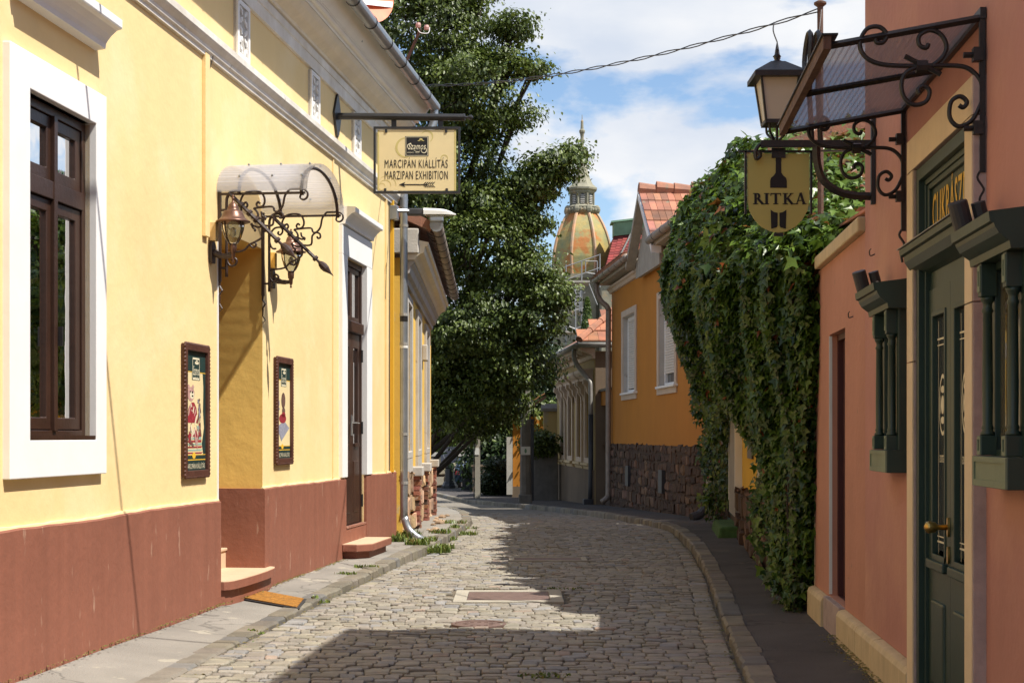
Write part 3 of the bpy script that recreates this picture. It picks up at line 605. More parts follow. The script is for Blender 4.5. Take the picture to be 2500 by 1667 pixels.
# window one
part('window_surround', MB(FL).ring(0.04, 1.61, 1.33, 4.02, W1, -0.10, 0.05), 'white_paint', H1, bev=0.006)
hood = [(0.0, 4.33), (0.075, 4.34), (0.08, 4.375), (0.095, 4.40), (0.12, 4.43), (0.16, 4.465), (0.195, 4.475), (0.20, 4.485), (0.20, 4.54), (0.0, 4.56)]
part('window_hood', MB(FL).prism(hood, 0.13, 1.52), 'white_paint', H1)
def window(parent, F_, h, p, cols, rows, fw=0.065, sw=0.06, mt='brown_wood', gm='window_glass', name='window'):
    """Outer frame, then one sash with its pane for every opening; rows are (z0, z1)."""
    s0, s1, z0, z1 = h
    zs = sorted({z for r_ in rows for z in r_})
    fr = MB(F_)
    fr.ring(s0 + 0.004, s1 - 0.004, z0 + 0.004, z1 - 0.004, (s0 + fw, s1 - fw, z0 + fw, z1 - fw), p - 0.07, p)
    w = part(name, fr, mt, parent, bev=0.004)
    for (ra, rb), (rc, rd) in zip(rows, rows[1:]): part('transom', MB(F_).box(s0 + fw, s1 - fw, p - 0.065, p + 0.012, rb, rc), mt, w, bev=0.004)
    cw = (s1 - s0 - 2 * fw) / cols
    for i in range(cols):
        for ra, rb in rows:
            a0, a1 = s0 + fw + cw * i + 0.004, s0 + fw + cw * (i + 1) - 0.004
            part('sash', MB(F_).ring(a0, a1, ra + 0.004, rb - 0.004, (a0 + sw, a1 - sw, ra + sw, rb - sw), p - 0.055, p - 0.012), mt, w, bev=0.006)
            part('pane', MB(F_).box(a0 + sw - 0.01, a1 - sw + 0.01, p - 0.042, p - 0.036, ra + sw - 0.01, rb - sw + 0.01), gm, w)
    return w
w1 = window(H1, FL, W1, -0.03, 2, [(1.635, 3.17), (3.29, 3.725)], 0.065, 0.085)
part('centre_bar', MB(FL).box(0.848, 0.902, -0.05, -0.012, 1.63, 3.73), 'brown_wood', w1, bev=0.004)
part('sill', MB(FL).box(0.335, 1.415, -0.03, 0.045, 1.572, 1.60), 'brown_wood', w1)
part('handle', MB(FL).box(0.895, 0.915, -0.012, 0.02, 2.20, 2.33), 'iron_black', w1)
m_ = MB(FL)
for i in range(24):
    a = 0.40 + 0.95 * i / 24; m_.poly([(a, -0.16 - 0.03 * (i % 2), 1.6), (a + 0.04, -0.16 - 0.03 * ((i + 1) % 2), 1.6), (a + 0.04, -0.16 - 0.03 * ((i + 1) % 2), 3.7), (a, -0.16 - 0.03 * (i % 2), 3.7)])
part('curtain', m_, 'interior', w1)
# string course, frieze panels, cornice
string = [(0.0, 4.895), (0.028, 4.90), (0.03, 4.925), (0.05, 4.945), (0.055, 4.975), (0.085, 5.01), (0.098, 5.03), (0.10, 5.085), (0.06, 5.11), (0.0, 5.115)]
part('string_course', MB(FL).prism(string, -7, 12.78), 'cornice_white', H1)
for s in (-0.9, 1.95, 4.86, 7.68, 9.90):
    w = 0.40
    b = part('frieze_panel', MB(FL).box(s, s + w, -0.02, 0.028, 5.125, 5.665), 'limewash', H1)
    part('rim', MB(FL).ring(s, s + w, 5.125, 5.665, (s + 0.05, s + w - 0.05, 5.17, 5.62), 0.02, 0.045), 'white_paint', b)
    m_ = MB(FL)
    for i in range(2):
        for j in range(5):
            ca, cb = s + 0.125 + 0.15 * i, 5.215 + 0.09 * j
            m_.prism(ell(ca, cb, 0.052, 0.018, 8, 0.7 if (i + j) % 2 else -0.7), 0.02, 0.042, 'y'); m_.prism(ell(ca, cb, 0.016, 0.016, 8), 0.02, 0.048, 'y')
    part('leaf_carving', m_, 'white_paint', b, kind='stuff')
arch = [(0.0, 5.69), (0.035, 5.695), (0.04, 5.80), (0.055, 5.805), (0.06, 5.875), (0.0, 5.90)]
up = lambda pr_: [(p * 0.84, 5.69 + (z - 5.69) * 1.18) for p, z in pr_]
part('architrave', MB(FL).prism(up(arch), -7, 12.90), 'cornice_white', H1)
cove = [(0.0, 5.885), (0.085, 5.89), (0.09, 5.915), (0.13, 5.93), (0.20, 5.955), (0.27, 6.0), (0.30, 6.04), (0.0, 6.06)]
part('cornice_cove', MB(FL).prism(up(cove), -7, 12.95), 'cream_moulding', H1)
fas = [(0.0, 6.05), (0.315, 6.045), (0.32, 6.072), (0.335, 6.078), (0.35, 6.072), (0.375, 6.078), (0.385, 6.09), (0.378, 6.102), (0.395, 6.105), (0.40, 6.115), (0.0, 6.12)]
part('cornice_fascia', MB(FL).prism(up(fas), -7, 13.0), 'white_paint', H1)
sof = [(0.0, 6.116), (0.41, 6.117), (0.56, 6.26), (0.575, 6.262), (0.575, 6.31), (0.0, 6.33)]
part('eaves_board', MB(FL).prism(up(sof), -7, 13.05), 'white_paint', H1)
gut = part('gutter', MB(FL).tube([(-7, 0.555, 6.375), (13.0, 0.555, 6.375)], 0.078, 14), 'zinc', H1, smooth=True)
for i in range(18):
    s = -3.8 + i * 0.94; part('gutter_bracket', MB(FL).tube([(s - 0.012, 0.555, 6.375), (s + 0.012, 0.555, 6.375)], 0.084, 14), 'iron_black', gut)
part('roof', MB(FL).prism([(0.58, 6.44), (-3.0, 8.6), (-3.0, 8.5), (0.48, 6.40)], -7, 13.05), 'tile_roof', H1)
dp = smooth2([(12.93, 0.555, 6.33), (12.93, 0.55, 6.15), (12.88, 0.45, 5.92), (12.80, 0.24, 5.64), (12.76, 0.15, 5.48), (12.76, 0.14, 5.1), (12.76, 0.14, 3.0), (12.76, 0.14, 0.62), (12.76, 0.15, 0.42), (12.74, 0.22, 0.24), (12.72, 0.36, 0.13), (12.71, 0.44, 0.10)], 4)
d = part('downpipe', MB(FL).tube(dp, 0.056, 12), 'zinc', H1, smooth=True)
for z in (4.6, 3.32, 2.9, 1.6, 0.9): part('pipe_collar', MB(FL).tube([(12.76, 0.14, z), (12.76, 0.14, z + 0.04)], 0.062, 12), 'zinc_dull', d)
part('sticker', MB(FL).tube([(12.76, 0.14, 3.24), (12.76, 0.14, 3.34)], 0.0585, 12, False), 'ink_black', d)
part('sticker', MB(FL).tube([(12.76, 0.14, 2.86), (12.76, 0.14, 2.92)], 0.0585, 12, False), 'plate_white', d)
# cables and cable boxes on the facade
part('cable_box', MB(FL).box(3.93, 4.05, 0.0, 0.035, 3.33, 4.93), 'yellow_plaster', H1, bev=0.004)
part('cable_box', MB(FL).box(8.86, 8.90, 0.0, 0.014, 1.10, 4.90), 'yellow_plaster', H1, bev=0.003)
part('cable_box', MB(FL).box(12.05, 12.09, 0.0, 0.03, 1.08, 4.9), 'yellow_plaster', H1, bev=0.003)
part('cable_box', MB(FL).box(12.42, 12.50, 0.0, 0.05, 1.08, 5.1), 'amber_plaster', H1, bev=0.003)
cb = MB(FL); cb.tube([(12.30, 0.02, 5.0), (12.31, 0.02, 4.0), (12.29, 0.02, 2.5), (12.30, 0.02, 1.1)], 0.008, 5); cb.tube(smooth2([(12.2, 0.02, 4.9), (12.15, 0.03, 4.3), (12.02, 0.03, 3.9), (12.0, 0.02, 3.5)]), 0.004, 5)
part('cable', cb, 'pipe_dark', H1)
part('cable', MB(FL).tube([(4.09, 0.05, 4.93), (4.10, 0.012, 4.8), (4.09, 0.01, 4.3), (4.10, 0.01, 3.8)], 0.0035, 4), 'pipe_dark', H1)
# first doorway: steps and the door set deep inside
st = [(4.37, 0.0)] + [(4.37 + a, b) for a, b in ((0.01, 0.06), (0.05, 0.10), (0.14, 0.125), (0.4, 0.145), (0.8, 0.155), (1.15, 0.15), (1.45, 0.13), (1.58, 0.10), (1.62, 0.05))] + [(5.99, 0.0), (5.835, -0.005), (5.835, -0.40), (4.385, -0.40), (4.385, 0.0)]
s1 = part('doorstep', MB(FL).prism([(a, b - 0.05 if b > 0.05 else b) for a, b in st], -0.1, 0.215, 'z'), 'brown_plinth', H1)
part('tread', MB(FL).prism(st, 0.215, 0.287, 'z'), 'brown_plinth', s1)
part('tread_top', MB(FL).prism([(a, max(b - 0.006, -0.395)) for a, b in st], 0.287, 0.293, 'z'), 'cream_stone', s1)
part('doorstep', MB(FL).box(4.39, 5.80, -0.70, -0.36, 0.0, 0.46), 'cream_stone', H1, bev=0.008)
part('doorstep', MB(FL).box(4.39, 5.80, -0.70, -0.345, 0.462, 0.49), 'cream_stone', H1, bev=0.006)
dr = part('door', MB(FL).ring(4.384, 5.80, 0.492, 3.44, (4.46, 5.72, 0.54, 3.36), -0.70, -0.60), 'brown_wood', H1)
for i in range(2):
    a = 4.462 + 0.629 * i
    part('door_leaf', MB(FL).ring(a, a + 0.625, 0.545, 2.7, (a + 0.11, a + 0.515, 1.35, 2.58), -0.68, -0.635), 'brown_wood', dr, bev=0.004); part('pane', MB(FL).box(a + 0.10, a + 0.525, -0.662, -0.655, 1.34, 2.59), 'dark_glass', dr)
    part('door_panel', MB(FL).box(a + 0.12, a + 0.505, -0.640, -0.62, 0.70, 1.25), 'brown_wood', dr, bev=0.01)
part('transom', MB(FL).box(4.46, 5.72, -0.69, -0.64, 2.7, 3.36), 'brown_wood', dr)
# second doorway
for q in ((9.20, 9.481, 1.09, 3.80), (10.639, 10.96, 1.09, 3.80), (9.20, 10.96, 3.802, 4.15)): part('door_surround', MB(FL).box(q[0], q[1], -0.10, 0.05, q[2], q[3]), 'white_paint', H1, bev=0.005)
hood2 = [(a, b - 0.17) for a, b in hood]
part('door_hood', MB(FL).prism(hood2, 9.22, 10.94), 'white_paint', H1)
s2 = part('doorstep', MB(FL).prism([(9.30, 0.0), (9.30, 0.20), (9.46, 0.32), (10.52, 0.32), (10.52, 0.0)], -0.1, 0.19, 'z'), 'brown_plinth', H1)
stp = [(9.22, 0.036), (9.22, 0.22), (9.42, 0.38), (10.60, 0.38), (10.60, 0.036)]
part('tread', MB(FL).prism(stp, 0.19, 0.277, 'z'), 'brown_plinth', s2, bev=0.01); part('tread_top', MB(FL).prism([(a + (0.006 if a < 10 else -0.006), max(b - 0.006, 0.037)) for a, b in stp], 0.277, 0.283, 'z'), 'cream_stone', s2)
part('threshold', MB(FL).box(9.485, 10.635, -0.10, 0.036, 0.452, 0.475), 'brick', H1)
d2 = part('door', MB(FL).ring(9.484, 10.636, 0.478, 3.796, (9.55, 10.57, 0.48, 3.73), -0.10, -0.02), 'brown_wood', H1, bev=0.004)
part('transom', MB(FL).box(9.55, 10.57, -0.09, 0.02, 2.90, 3.04), 'brown_wood', d2, bev=0.01)
for i in range(2):
    a = 9.553 + 0.509 * i
    part('sash', MB(FL).ring(a, a + 0.505, 3.05, 3.725, (a + 0.06, a + 0.445, 3.11, 3.665), -0.085, -0.04), 'brown_wood', d2, bev=0.004); part('pane', MB(FL).box(a + 0.055, a + 0.45, -0.068, -0.062, 3.10, 3.67), 'dark_glass', d2)
    part('door_leaf', MB(FL).ring(a, a + 0.505, 0.485, 2.895, (a + 0.12, a + 0.385, 1.50, 2.72), -0.085, -0.035), 'brown_wood', d2, bev=0.004)
    part('pane', MB(FL).box(a + 0.11, a + 0.395, -0.066, -0.060, 1.49, 2.73), 'dark_glass', d2)
    part('door_panel', MB(FL).box(a + 0.10, a + 0.405, -0.05, -0.025, 0.62, 1.28), 'brown_wood', d2, bev=0.012); part('glazing_sill', MB(FL).box(a + 0.11, a + 0.395, -0.05, -0.01, 1.46, 1.50), 'brown_wood', d2)
for z in (0.68, 1.62, 2.55): part('hinge', MB(FL).tube([(10.585, -0.012, z), (10.585, -0.012, z + 0.16)], 0.017, 8), 'iron_black', d2)
hd = MB(FL); hd.box(10.035, 10.075, -0.035, -0.02, 1.60, 1.86); hd.tube([(10.055, -0.02, 1.76), (10.055, 0.04, 1.76), (10.17, 0.045, 1.755)], 0.009, 6)
part('handle', hd, 'zinc_dull', d2)

# doormat
t = thing('doormat', 'orange coir doormat with grey rubber edge below the doorstep', 'doormat', (-2.2, 14.35, 0.09))
cs = [(-2.55, 14.17), (-1.93, 13.82), (-1.62 - 0.33, 14.47), (-2.49, 14.86)]
zz = [gz(c[1]) + (lambda x, y: 0.10 + (khl(y) - 0.10) * (x - lwall(y)) / (xl(y) - 0.19 - lwall(y)))(*c) + 0.008 for c in cs]
cen = (sum(c[0] for c in cs) / 4, sum(c[1] for c in cs) / 4)
def matslab(k, dz0, dz1): return [(cen[0] + (c[0] - cen[0]) * k, cen[1] + (c[1] - cen[1]) * k, z + d_) for d_ in (dz0, dz1) for c, z in zip(cs, zz)]
QF = [(0, 3, 2, 1), (4, 5, 6, 7), (0, 1, 5, 4), (1, 2, 6, 5), (2, 3, 7, 6), (3, 0, 4, 7)]
part('rubber_edge', MB().add(matslab(1.0, -0.004, 0.008), QF), 'rubber', t); part('coir_pile', MB().add(matslab(0.9, 0.006, 0.018), QF), 'doormat', t)

# barrel awning over the first doorway
AW = thing('awning', 'barrel-vaulted ribbed plastic awning with scrolled brown ironwork over the doorway', 'awning', FL(5.07, 0, 3.77))
AC, AH, AR = 5.075, 0.735, 0.33
def vault(t, k=1.0, dz=0.0): return (AC - AH * k * math.cos(math.pi * t), 3.775 + AR * k * math.sin(math.pi * t) ** 0.9 + dz)
n = 20; m_ = MB(FL)
for off in (0.0, 0.008):
    for p in (0.005, 0.30, 0.60, 0.83): m_.v += [FL(*(lambda q: (q[0], p, q[1]))(vault(i / n, 1.0 + off / 0.7, off))) for i in range(n + 1)]
N = n + 1
for layer in (0, 1): m_.f += [(layer * 4 * N + r * N + i, layer * 4 * N + r * N + i + 1, layer * 4 * N + (r + 1) * N + i + 1, layer * 4 * N + (r + 1) * N + i) for r in range(3) for i in range(n)]
m_.f += [(3 * N + i, 3 * N + i + 1, 7 * N + i + 1, 7 * N + i) for i in range(n)]
part('plastic_sheet', m_, 'polycarb_clear', AW, smooth=True)
for p in (0.20, 0.77):
    part('arch_rib', MB(FL).tube([(lambda q: (q[0], p, q[1]))(vault(i / n, 0.97, -0.02)) for i in range(n + 1)], 0.016, 6), 'iron_brown', AW, smooth=True)
for i, t_ in enumerate((0.12, 0.32, 0.5, 0.68, 0.88)):
    for p in (0.2, 0.5, 0.77): q = vault(t_, 1.02, 0.01); part('screw', MB(FL).ball((q[0], p, q[1]), 0.012, 5), 'zinc', AW)
def bracket_curves(ss, w=0.010):
    m_ = MB(FL)
    def c(pts, r=w, k=4): m_.tube([(ss, a, b) for a, b in smooth2(pts, k)], r, 6)
    c([(0.214, 3.65), (0.212, 3.71), (0.25, 3.767), (0.324, 3.785), (0.397, 3.772), (0.43, 3.71), (0.418, 3.655), (0.375, 3.64), (0.355, 3.665), (0.372, 3.688), (0.388, 3.672)])
    c([(0.214, 3.65), (0.245, 3.632), (0.272, 3.655), (0.262, 3.685), (0.238, 3.675)])
    c([(0.21, 3.655), (0.136, 3.647), (0.09, 3.585), (0.083, 3.513), (0.11, 3.45), (0.15, 3.445)])
    c([(0.21, 3.65), (0.215, 3.61), (0.19, 3.58), (0.168, 3.595), (0.178, 3.615)])
    c([(0.33, 3.63), (0.39, 3.637), (0.50, 3.642), (0.52, 3.606), (0.553, 3.60), (0.595, 3.648), (0.616, 3.74), (0.66, 3.795)], k=4)
    c([(0.66, 3.795), (0.76, 3.795), (0.815, 3.775), (0.82, 3.725), (0.785, 3.70), (0.755, 3.72), (0.765, 3.75), (0.785, 3.745)])
    c([(0.553, 3.60), (0.514, 3.565), (0.502, 3.48), (0.418, 3.478), (0.405, 3.50)]); c([(0.553, 3.60), (0.59, 3.585), (0.595, 3.55), (0.572, 3.54), (0.562, 3.56)])
    c([(0.407, 3.47), (0.410, 3.378), (0.35, 3.335), (0.29, 3.306), (0.23, 3.254), (0.094, 3.233), (0.085, 3.21)]); c([(0.29, 3.306), (0.325, 3.28), (0.352, 3.305), (0.335, 3.328), (0.318, 3.315)])
    c([(0.33, 3.63), (0.36, 3.60), (0.37, 3.56), (0.34, 3.55)]); c([(0.40, 3.60), (0.41, 3.56), (0.44, 3.545), (0.43, 3.525)]); c([(0.31, 3.50), (0.32, 3.46), (0.345, 3.44), (0.335, 3.425)])
    c([(0.31, 3.545), (0.36, 3.555), (0.405, 3.535), (0.44, 3.54)]); c([(0.30, 3.49), (0.37, 3.46), (0.42, 3.48)])
    c([(0.08, 3.02), (0.08, 3.3), (0.08, 3.66), (0.09, 3.74), (0.13, 3.785), (0.2, 3.79)], 0.014)
    c([(0.08, 3.25), (0.082, 3.17), (0.115, 3.12), (0.16, 3.13), (0.172, 3.17), (0.145, 3.19), (0.125, 3.165)], 0.011)
    return m_
for ss in (4.385, 5.80):
    br = part('scroll_bracket', bracket_curves(ss), 'iron_brown', AW, smooth=True)
    wb = MB(FL); wb.box(ss - 0.014, ss + 0.014, 0.004, 0.03, 2.98, 3.80); wb.tube([(ss, 0.03, 3.62), (ss, 0.08, 3.62)], 0.012, 6); wb.tube([(ss, 0.03, 3.1), (ss, 0.08, 3.1)], 0.012, 6)
    wb.tube([(ss, 0.015, b) if i % 2 else (ss, 0.028 + 0.012 * (i % 4 - 1), b) for i, b in enumerate([2.98, 2.94, 2.90, 2.86, 2.82, 2.78, 2.74, 2.71])], [0.012, 0.011, 0.010, 0.009, 0.008, 0.007, 0.006, 0.003], 5)
    part('wall_bar', wb, 'iron_brown', br)
    sp = MB(FL); A, B_ = (0.10, 3.775), (0.555, 3.335)
    lerp = lambda t: (ss, A[0] + (B_[0] - A[0]) * t, A[1] + (B_[1] - A[1]) * t)
    sp.tube([lerp(0), lerp(1.0)], 0.019, 6)
    for t_ in (0.26, 0.42, 0.56, 0.98): sp.tube([lerp(t_ - 0.02), lerp(t_ + 0.02)], 0.03, 8)
    sp.tube([lerp(1.0), lerp(1.06), lerp(1.10), lerp(1.16), lerp(1.22), lerp(1.27), lerp(1.32), lerp(1.38)], [0.012, 0.014, 0.03, 0.04, 0.036, 0.022, 0.01, 0.002], 9)
    part('spear', sp, 'iron_brown', br, smooth=False)
    part('side_rail', MB(FL).box(ss - 0.013, ss + 0.013, 0.03, 0.80, 3.752, 3.772), 'iron_brown', AW)

# the two wall lanterns
def wall_lantern(s, dz, label):
    t = thing('wall_lantern', label, 'lantern', FL(s, 0.0, 3.20 + dz), 'copper lanterns beside the doorway')
    def FT(a, b, c): return FL(s + a, b, c + dz)
    m_ = MB(FT); m_.prism([(-0.045, 3.12), (0.045, 3.12), (0.055, 3.16), (0.05, 3.27), (0.03, 3.31), (-0.03, 3.31), (-0.05, 3.27), (-0.055, 3.16)], 0.002, 0.03, 'y')
    pl = part('back_plate', m_, 'iron_brown', t)
    part('arm', MB(FT).tube(smooth2([(0, 0.03, 3.21), (0, 0.10, 3.185), (0, 0.16, 3.18), (0, 0.20, 3.185)]), [0.038] + [0.03] * 3 + [0.024] * 4 + [0.02] * 5, 8), 'iron_brown', pl, smooth=True)
    LT = lambda a, b, c: FT(a, b + 0.205, c)
    part('socket', MB(LT).lathe([(0.004, 3.12), (0.012, 3.13), (0.006, 3.145), (0.018, 3.165), (0.02, 3.21), (0.03, 3.22), (0.034, 3.27), (0.03, 3.28)], n=12), 'copper_brown', t, smooth=True)
    sh = part('shade', MB(LT).lathe([(0.150, 3.478), (0.152, 3.486), (0.13, 3.497), (0.105, 3.52), (0.09, 3.555), (0.082, 3.575), (0.052, 3.583), (0.05, 3.60), (0.04, 3.63), (0.022, 3.65), (0.012, 3.66), (0.009, 3.675), (0.014, 3.683), (0.014, 3.692), (0.006, 3.70), (0.011, 3.708), (0.003, 3.72)], n=20), 'copper_brown', t, smooth=True)
    part('glass_bowl', MB(LT).lathe([(0.030, 3.28), (0.05, 3.30), (0.075, 3.345), (0.095, 3.41), (0.104, 3.477)], n=18), 'lamp_glass', t, smooth=True)
    part('bulb', MB(LT).ball((0, 0, 3.39), 0.03, 8, (1, 1, 1.5)), 'lamp_frosted', t, smooth=True)
    for i in range(4):
        a = i * math.pi / 2 + 0.5; part('rib', MB(LT).tube([(r_ * math.cos(a), r_ * math.sin(a), z) for r_, z in ((0.032, 3.275), (0.054, 3.30), (0.079, 3.345), (0.099, 3.41), (0.108, 3.477))], 0.005, 5), 'iron_brown', t)
    return t
wall_lantern(4.17, 0.0, 'copper bell-shaped wall lantern nearest the first framed poster')
wall_lantern(6.16, -0.03, 'copper bell-shaped wall lantern beyond the awning above the second poster')
part('lamp_cable_box', MB(FL).box(4.13, 4.21, 0.0, 0.06, 3.315, 3.48), 'yellow_plaster', H1, bev=0.004); part('lamp_cable_box', MB(FL).box(6.12, 6.20, 0.0, 0.05, 3.29, 3.45), 'ochre_plaster', H1, bev=0.004)

# framed posters
def poster(s0, s1, z0, z1, label, kind):
    t = thing('framed_poster', label, 'poster', FL((s0 + s1) / 2, 0, z0), 'framed exhibition posters')
    part('board', MB(FL).box(s0 + 0.03, s1 - 0.03, 0.006, 0.018, z0 + 0.03, z1 - 0.03), 'sign_cream', t)
    fr = part('frame', MB(FL).ring(s0, s1, z0, z1, (s0 + 0.055, s1 - 0.055, z0 + 0.055, z1 - 0.055), 0.004, 0.045), 'frame_wood', t, bev=0.004)
    m_ = MB(FL)
    for i in range(34):
        z = z0 + 0.02 + (z1 - z0 - 0.04) * i / 33
        for s in (s0, s1): m_.ball((s, 0.035, z), 0.014, 4)
    for i in range(20):
        s = s0 + 0.02 + (s1 - s0 - 0.04) * i / 19
        for z in (z0, z1): m_.ball((s, 0.035, z), 0.014, 4)
    part('carved_edge', m_, 'frame_wood', fr, kind='stuff')
    w, h = s1 - s0 - 0.11, z1 - z0 - 0.11; a0, b0 = s0 + 0.055, z0 + 0.055
    T = lambda a, e, b: FL(a0 + w * a, 0.018 + e, b0 + h * b)
    def pr(nm, polys, m, e): part(nm, flat(T, polys, e), m, t)
    rect = lambda x0, x1, y0, y1: [(x0, y0), (x1, y0), (x1, y1), (x0, y1)]
    for q in (rect(0, 1, 0.83, 1), rect(0, 1, 0, 0.125)): pr('print_band', [q], 'ink_green', 0.001)
    for q in (rect(0, 1, 0.822, 0.828), rect(0, 1, 0.128, 0.134), rect(0, 1, 0.085, 0.093)): pr('print_line', [q], 'ink_yellow', 0.0015)
    pr('emblem_panel', [rect(0.33, 0.72, 0.76, 0.95)], 'ink_green', 0.002); pr('emblem_rim', stroke([(0.36, 0.77), (0.69, 0.77), (0.69, 0.94), (0.36, 0.94), (0.36, 0.77)], 0.015), 'ink_cream', 0.0025)
    part('emblem_lettering', letters(T, 'Szamos', 0.37, 0.69, 0.80, 0.88, 0.003, shear=0.35), 'ink_cream', t); part('emblem_lettering', letters(T, 'ANNO 1935', 0.40, 0.62, 0.778, 0.788, 0.003), 'ink_cream', t)
    pr('emblem_crown', [ell(0.56, 0.905, 0.10, 0.014, 10), ell(0.56, 0.917, 0.05, 0.012, 8)], 'ink_cream', 0.003)
    part('title_lettering', letters(T, 'MARCIPÁN KIÁLLÍTÁS', 0.05, 0.96, 0.015, 0.068, 0.003), 'ink_cream', t)
    pr('print_emblem', [ell(0.42, 0.125, 0.09, 0.028, 8)], 'ink_yellow', 0.003)
    if kind == 0:
        pr('print_edge', [[(0.86, 0.83), (1, 0.83), (1, 0.125), (0.90, 0.125), (0.82, 0.22), (0.93, 0.36), (0.88, 0.5), (0.90, 0.7)]], 'ink_green', 0.0012)
        for i in range(7): pr('print_stripe', [[(0.02, 0.14 + 0.024 * i), (0.80, 0.14 + 0.024 * i), (0.88 - 0.02 * i, 0.152 + 0.026 * i), (0.02, 0.152 + 0.024 * i)]], ('ink_red', 'ink_teal')[i % 2], 0.0014)
        rq = random.Random(4)
        def blot(cx_, cy_, rx, ry, n, mats, e0):
            for q in range(n):
                a_, r_ = rq.uniform(0, 6.28), math.sqrt(rq.random()); pr('print_figure', [ell(cx_ + rx * r_ * math.cos(a_), cy_ + ry * r_ * math.sin(a_), rq.uniform(0.03, 0.09), rq.uniform(0.008, 0.024), 8, rq.uniform(0, 3))], mats[q % len(mats)], e0 + 0.00003 * q)
        pr('print_figure', [ell(0.28, 0.64, 0.17, 0.06), ell(0.17, 0.70, 0.05, 0.018), ell(0.38, 0.70, 0.05, 0.018)], 'ink_pink', 0.0016); pr('print_figure', [ell(0.33, 0.63, 0.10, 0.03)], 'ink_cream', 0.0017)
        pr('print_figure', [[(0.12, 0.40), (0.16, 0.52), (0.28, 0.57), (0.44, 0.57), (0.56, 0.52), (0.60, 0.40)]], 'ink_red', 0.00165)
        blot(0.36, 0.46, 0.2, 0.08, 12, ('ink_red', 'ink_pink', 'ink_red', 'ink_cream'), 0.0018); blot(0.42, 0.29, 0.26, 0.08, 22, ('ink_pink', 'ink_red', 'ink_cream', 'ink_brown'), 0.0022); blot(0.18, 0.27, 0.1, 0.06, 8, ('ink_red', 'ink_brown'), 0.0029); blot(0.70, 0.33, 0.1, 0.05, 8, ('ink_red', 'ink_brown', 'ink_teal'), 0.0029)
        blot(0.66, 0.52, 0.06, 0.10, 12, ('ink_brown', 'ink_brown', 'ink_grey'), 0.002)
        pr('print_figure', [ell(0.34, 0.655, 0.03, 0.010), ell(0.24, 0.66, 0.02, 0.008), ell(0.35, 0.625, 0.04, 0.007)], 'ink_black', 0.0033)
    else:
        pr('print_figure', [[(0.04, 0.33), (0.55, 0.40), (0.95, 0.32), (0.35, 0.18)]], 'ink_grey', 0.0014)
        pr('print_figure', [ell(0.5, 0.61, 0.15, 0.085), ell(0.52, 0.50, 0.12, 0.04)], 'ink_brown', 0.0016)
        pr('print_figure', [ell(0.45, 0.42, 0.26, 0.05), ell(0.52, 0.46, 0.14, 0.03)], 'ink_red', 0.0018); pr('print_figure', [ell(0.18, 0.58, 0.04, 0.03), ell(0.18, 0.52, 0.05, 0.012)], 'ink_grey', 0.0016)
    return t
poster(3.37, 4.02, 1.25, 2.37, 'framed poster with teddy bears and red stripes left of the doorway', 0)
poster(6.24, 6.88, 1.31, 2.40, 'framed poster with a doll on a grey cushion right of the doorway', 1)

# hanging sign on its arm
SX, SY = -1.143, 18.32
HS = thing('hanging_sign', 'cream hanging sign with black frame, arrow and exhibition lettering on a long arm', 'sign', FL(9.0, 0, 5.42))
pb = FL(9.02, 0.0, 5.44)
bp_ = part('wall_plate', MB(FL).prism([(8.86, 5.44), (8.99, 5.22), (9.05, 5.17), (9.11, 5.22), (9.22, 5.44), (9.11, 5.64), (9.05, 5.70), (8.99, 5.64)], 0.004, 0.03, 'y'), 'iron_black', HS, bev=0.004)
a0 = FL(9.05, 0.02, 5.43)
part('arm', MB().tube([a0, (-0.58, SY, 5.42)], 0.042, 10), 'iron_black', HS)
part('end_knob', MB().tube([(-0.585, SY, 5.42), (-0.565, SY, 5.42), (-0.56, SY, 5.42), (-0.53, SY, 5.42), (-0.51, SY, 5.42), (-0.485, SY, 5.42), (-0.465, SY, 5.42)], [0.046, 0.046, 0.016, 0.016, 0.03, 0.032, 0.01], 10), 'iron_black', HS)
for x in (-1.42, -0.86): part('hanger', MB().box(x - 0.03, x + 0.03, SY - 0.008, SY + 0.008, 5.28, 5.40), 'iron_black', HS)
T = lambda a, e, b: (SX + a, SY - 0.02 - e, 4.905 + b)
part('frame', MB(lambda s, p, z: T(s, p, z)).ring(-0.52, 0.52, -0.40, 0.40, (-0.495, 0.495, -0.375, 0.375), -0.04, 0.012), 'iron_black', HS)
bd = part('board', MB(T).box(-0.47, 0.47, -0.012, 0.0, -0.368, 0.362), 'sign_cream', HS)
part('board_side', MB(T).box(-0.472, -0.452, -0.014, 0.002, -0.366, 0.360), 'sign_gold', bd); part('board_side', MB(T).box(0.450, 0.472, -0.014, 0.002, -0.366, 0.360), 'sign_gold', bd)
for x, z in ((-0.37, 0.352), (0.35, 0.352), (-0.38, -0.36), (0.36, -0.36)): part('clip', MB(T).box(x - 0.014, x + 0.014, -0.01, 0.008, z - 0.025, z + 0.02), 'iron_black', bd)
def pr(nm, polys, m, e): part(nm, flat(T, polys, e), m, bd)
rect = lambda x0, x1, y0, y1: [(x0, y0), (x1, y0), (x1, y1), (x0, y1)]
for q in ((-0.13, 0.15, 0.115, 0.004, 0.026, R(70), R(290), 22), (0.12, 0.28, 0.07, 0.004, 0.018, R(-60), R(150), 16), (0.33, 0.02, 0.04, 0.004, 0.012, R(-40), R(250), 16), (-0.42, -0.32, 0.04, 0.003, 0.008, R(0), R(300), 16), (-0.38, -0.31, 0.07, 0.003, 0.008, R(-10), R(150), 16), (-0.36, -0.30, 0.11, 0.003, 0.008, R(-10), R(130), 16)): pr('print_swirl', arcband(*q), 'sign_gold', 0.0016)
pr('emblem_panel', [rect(-0.14, 0.14, 0.045, 0.285)], 'ink_black', 0.002)
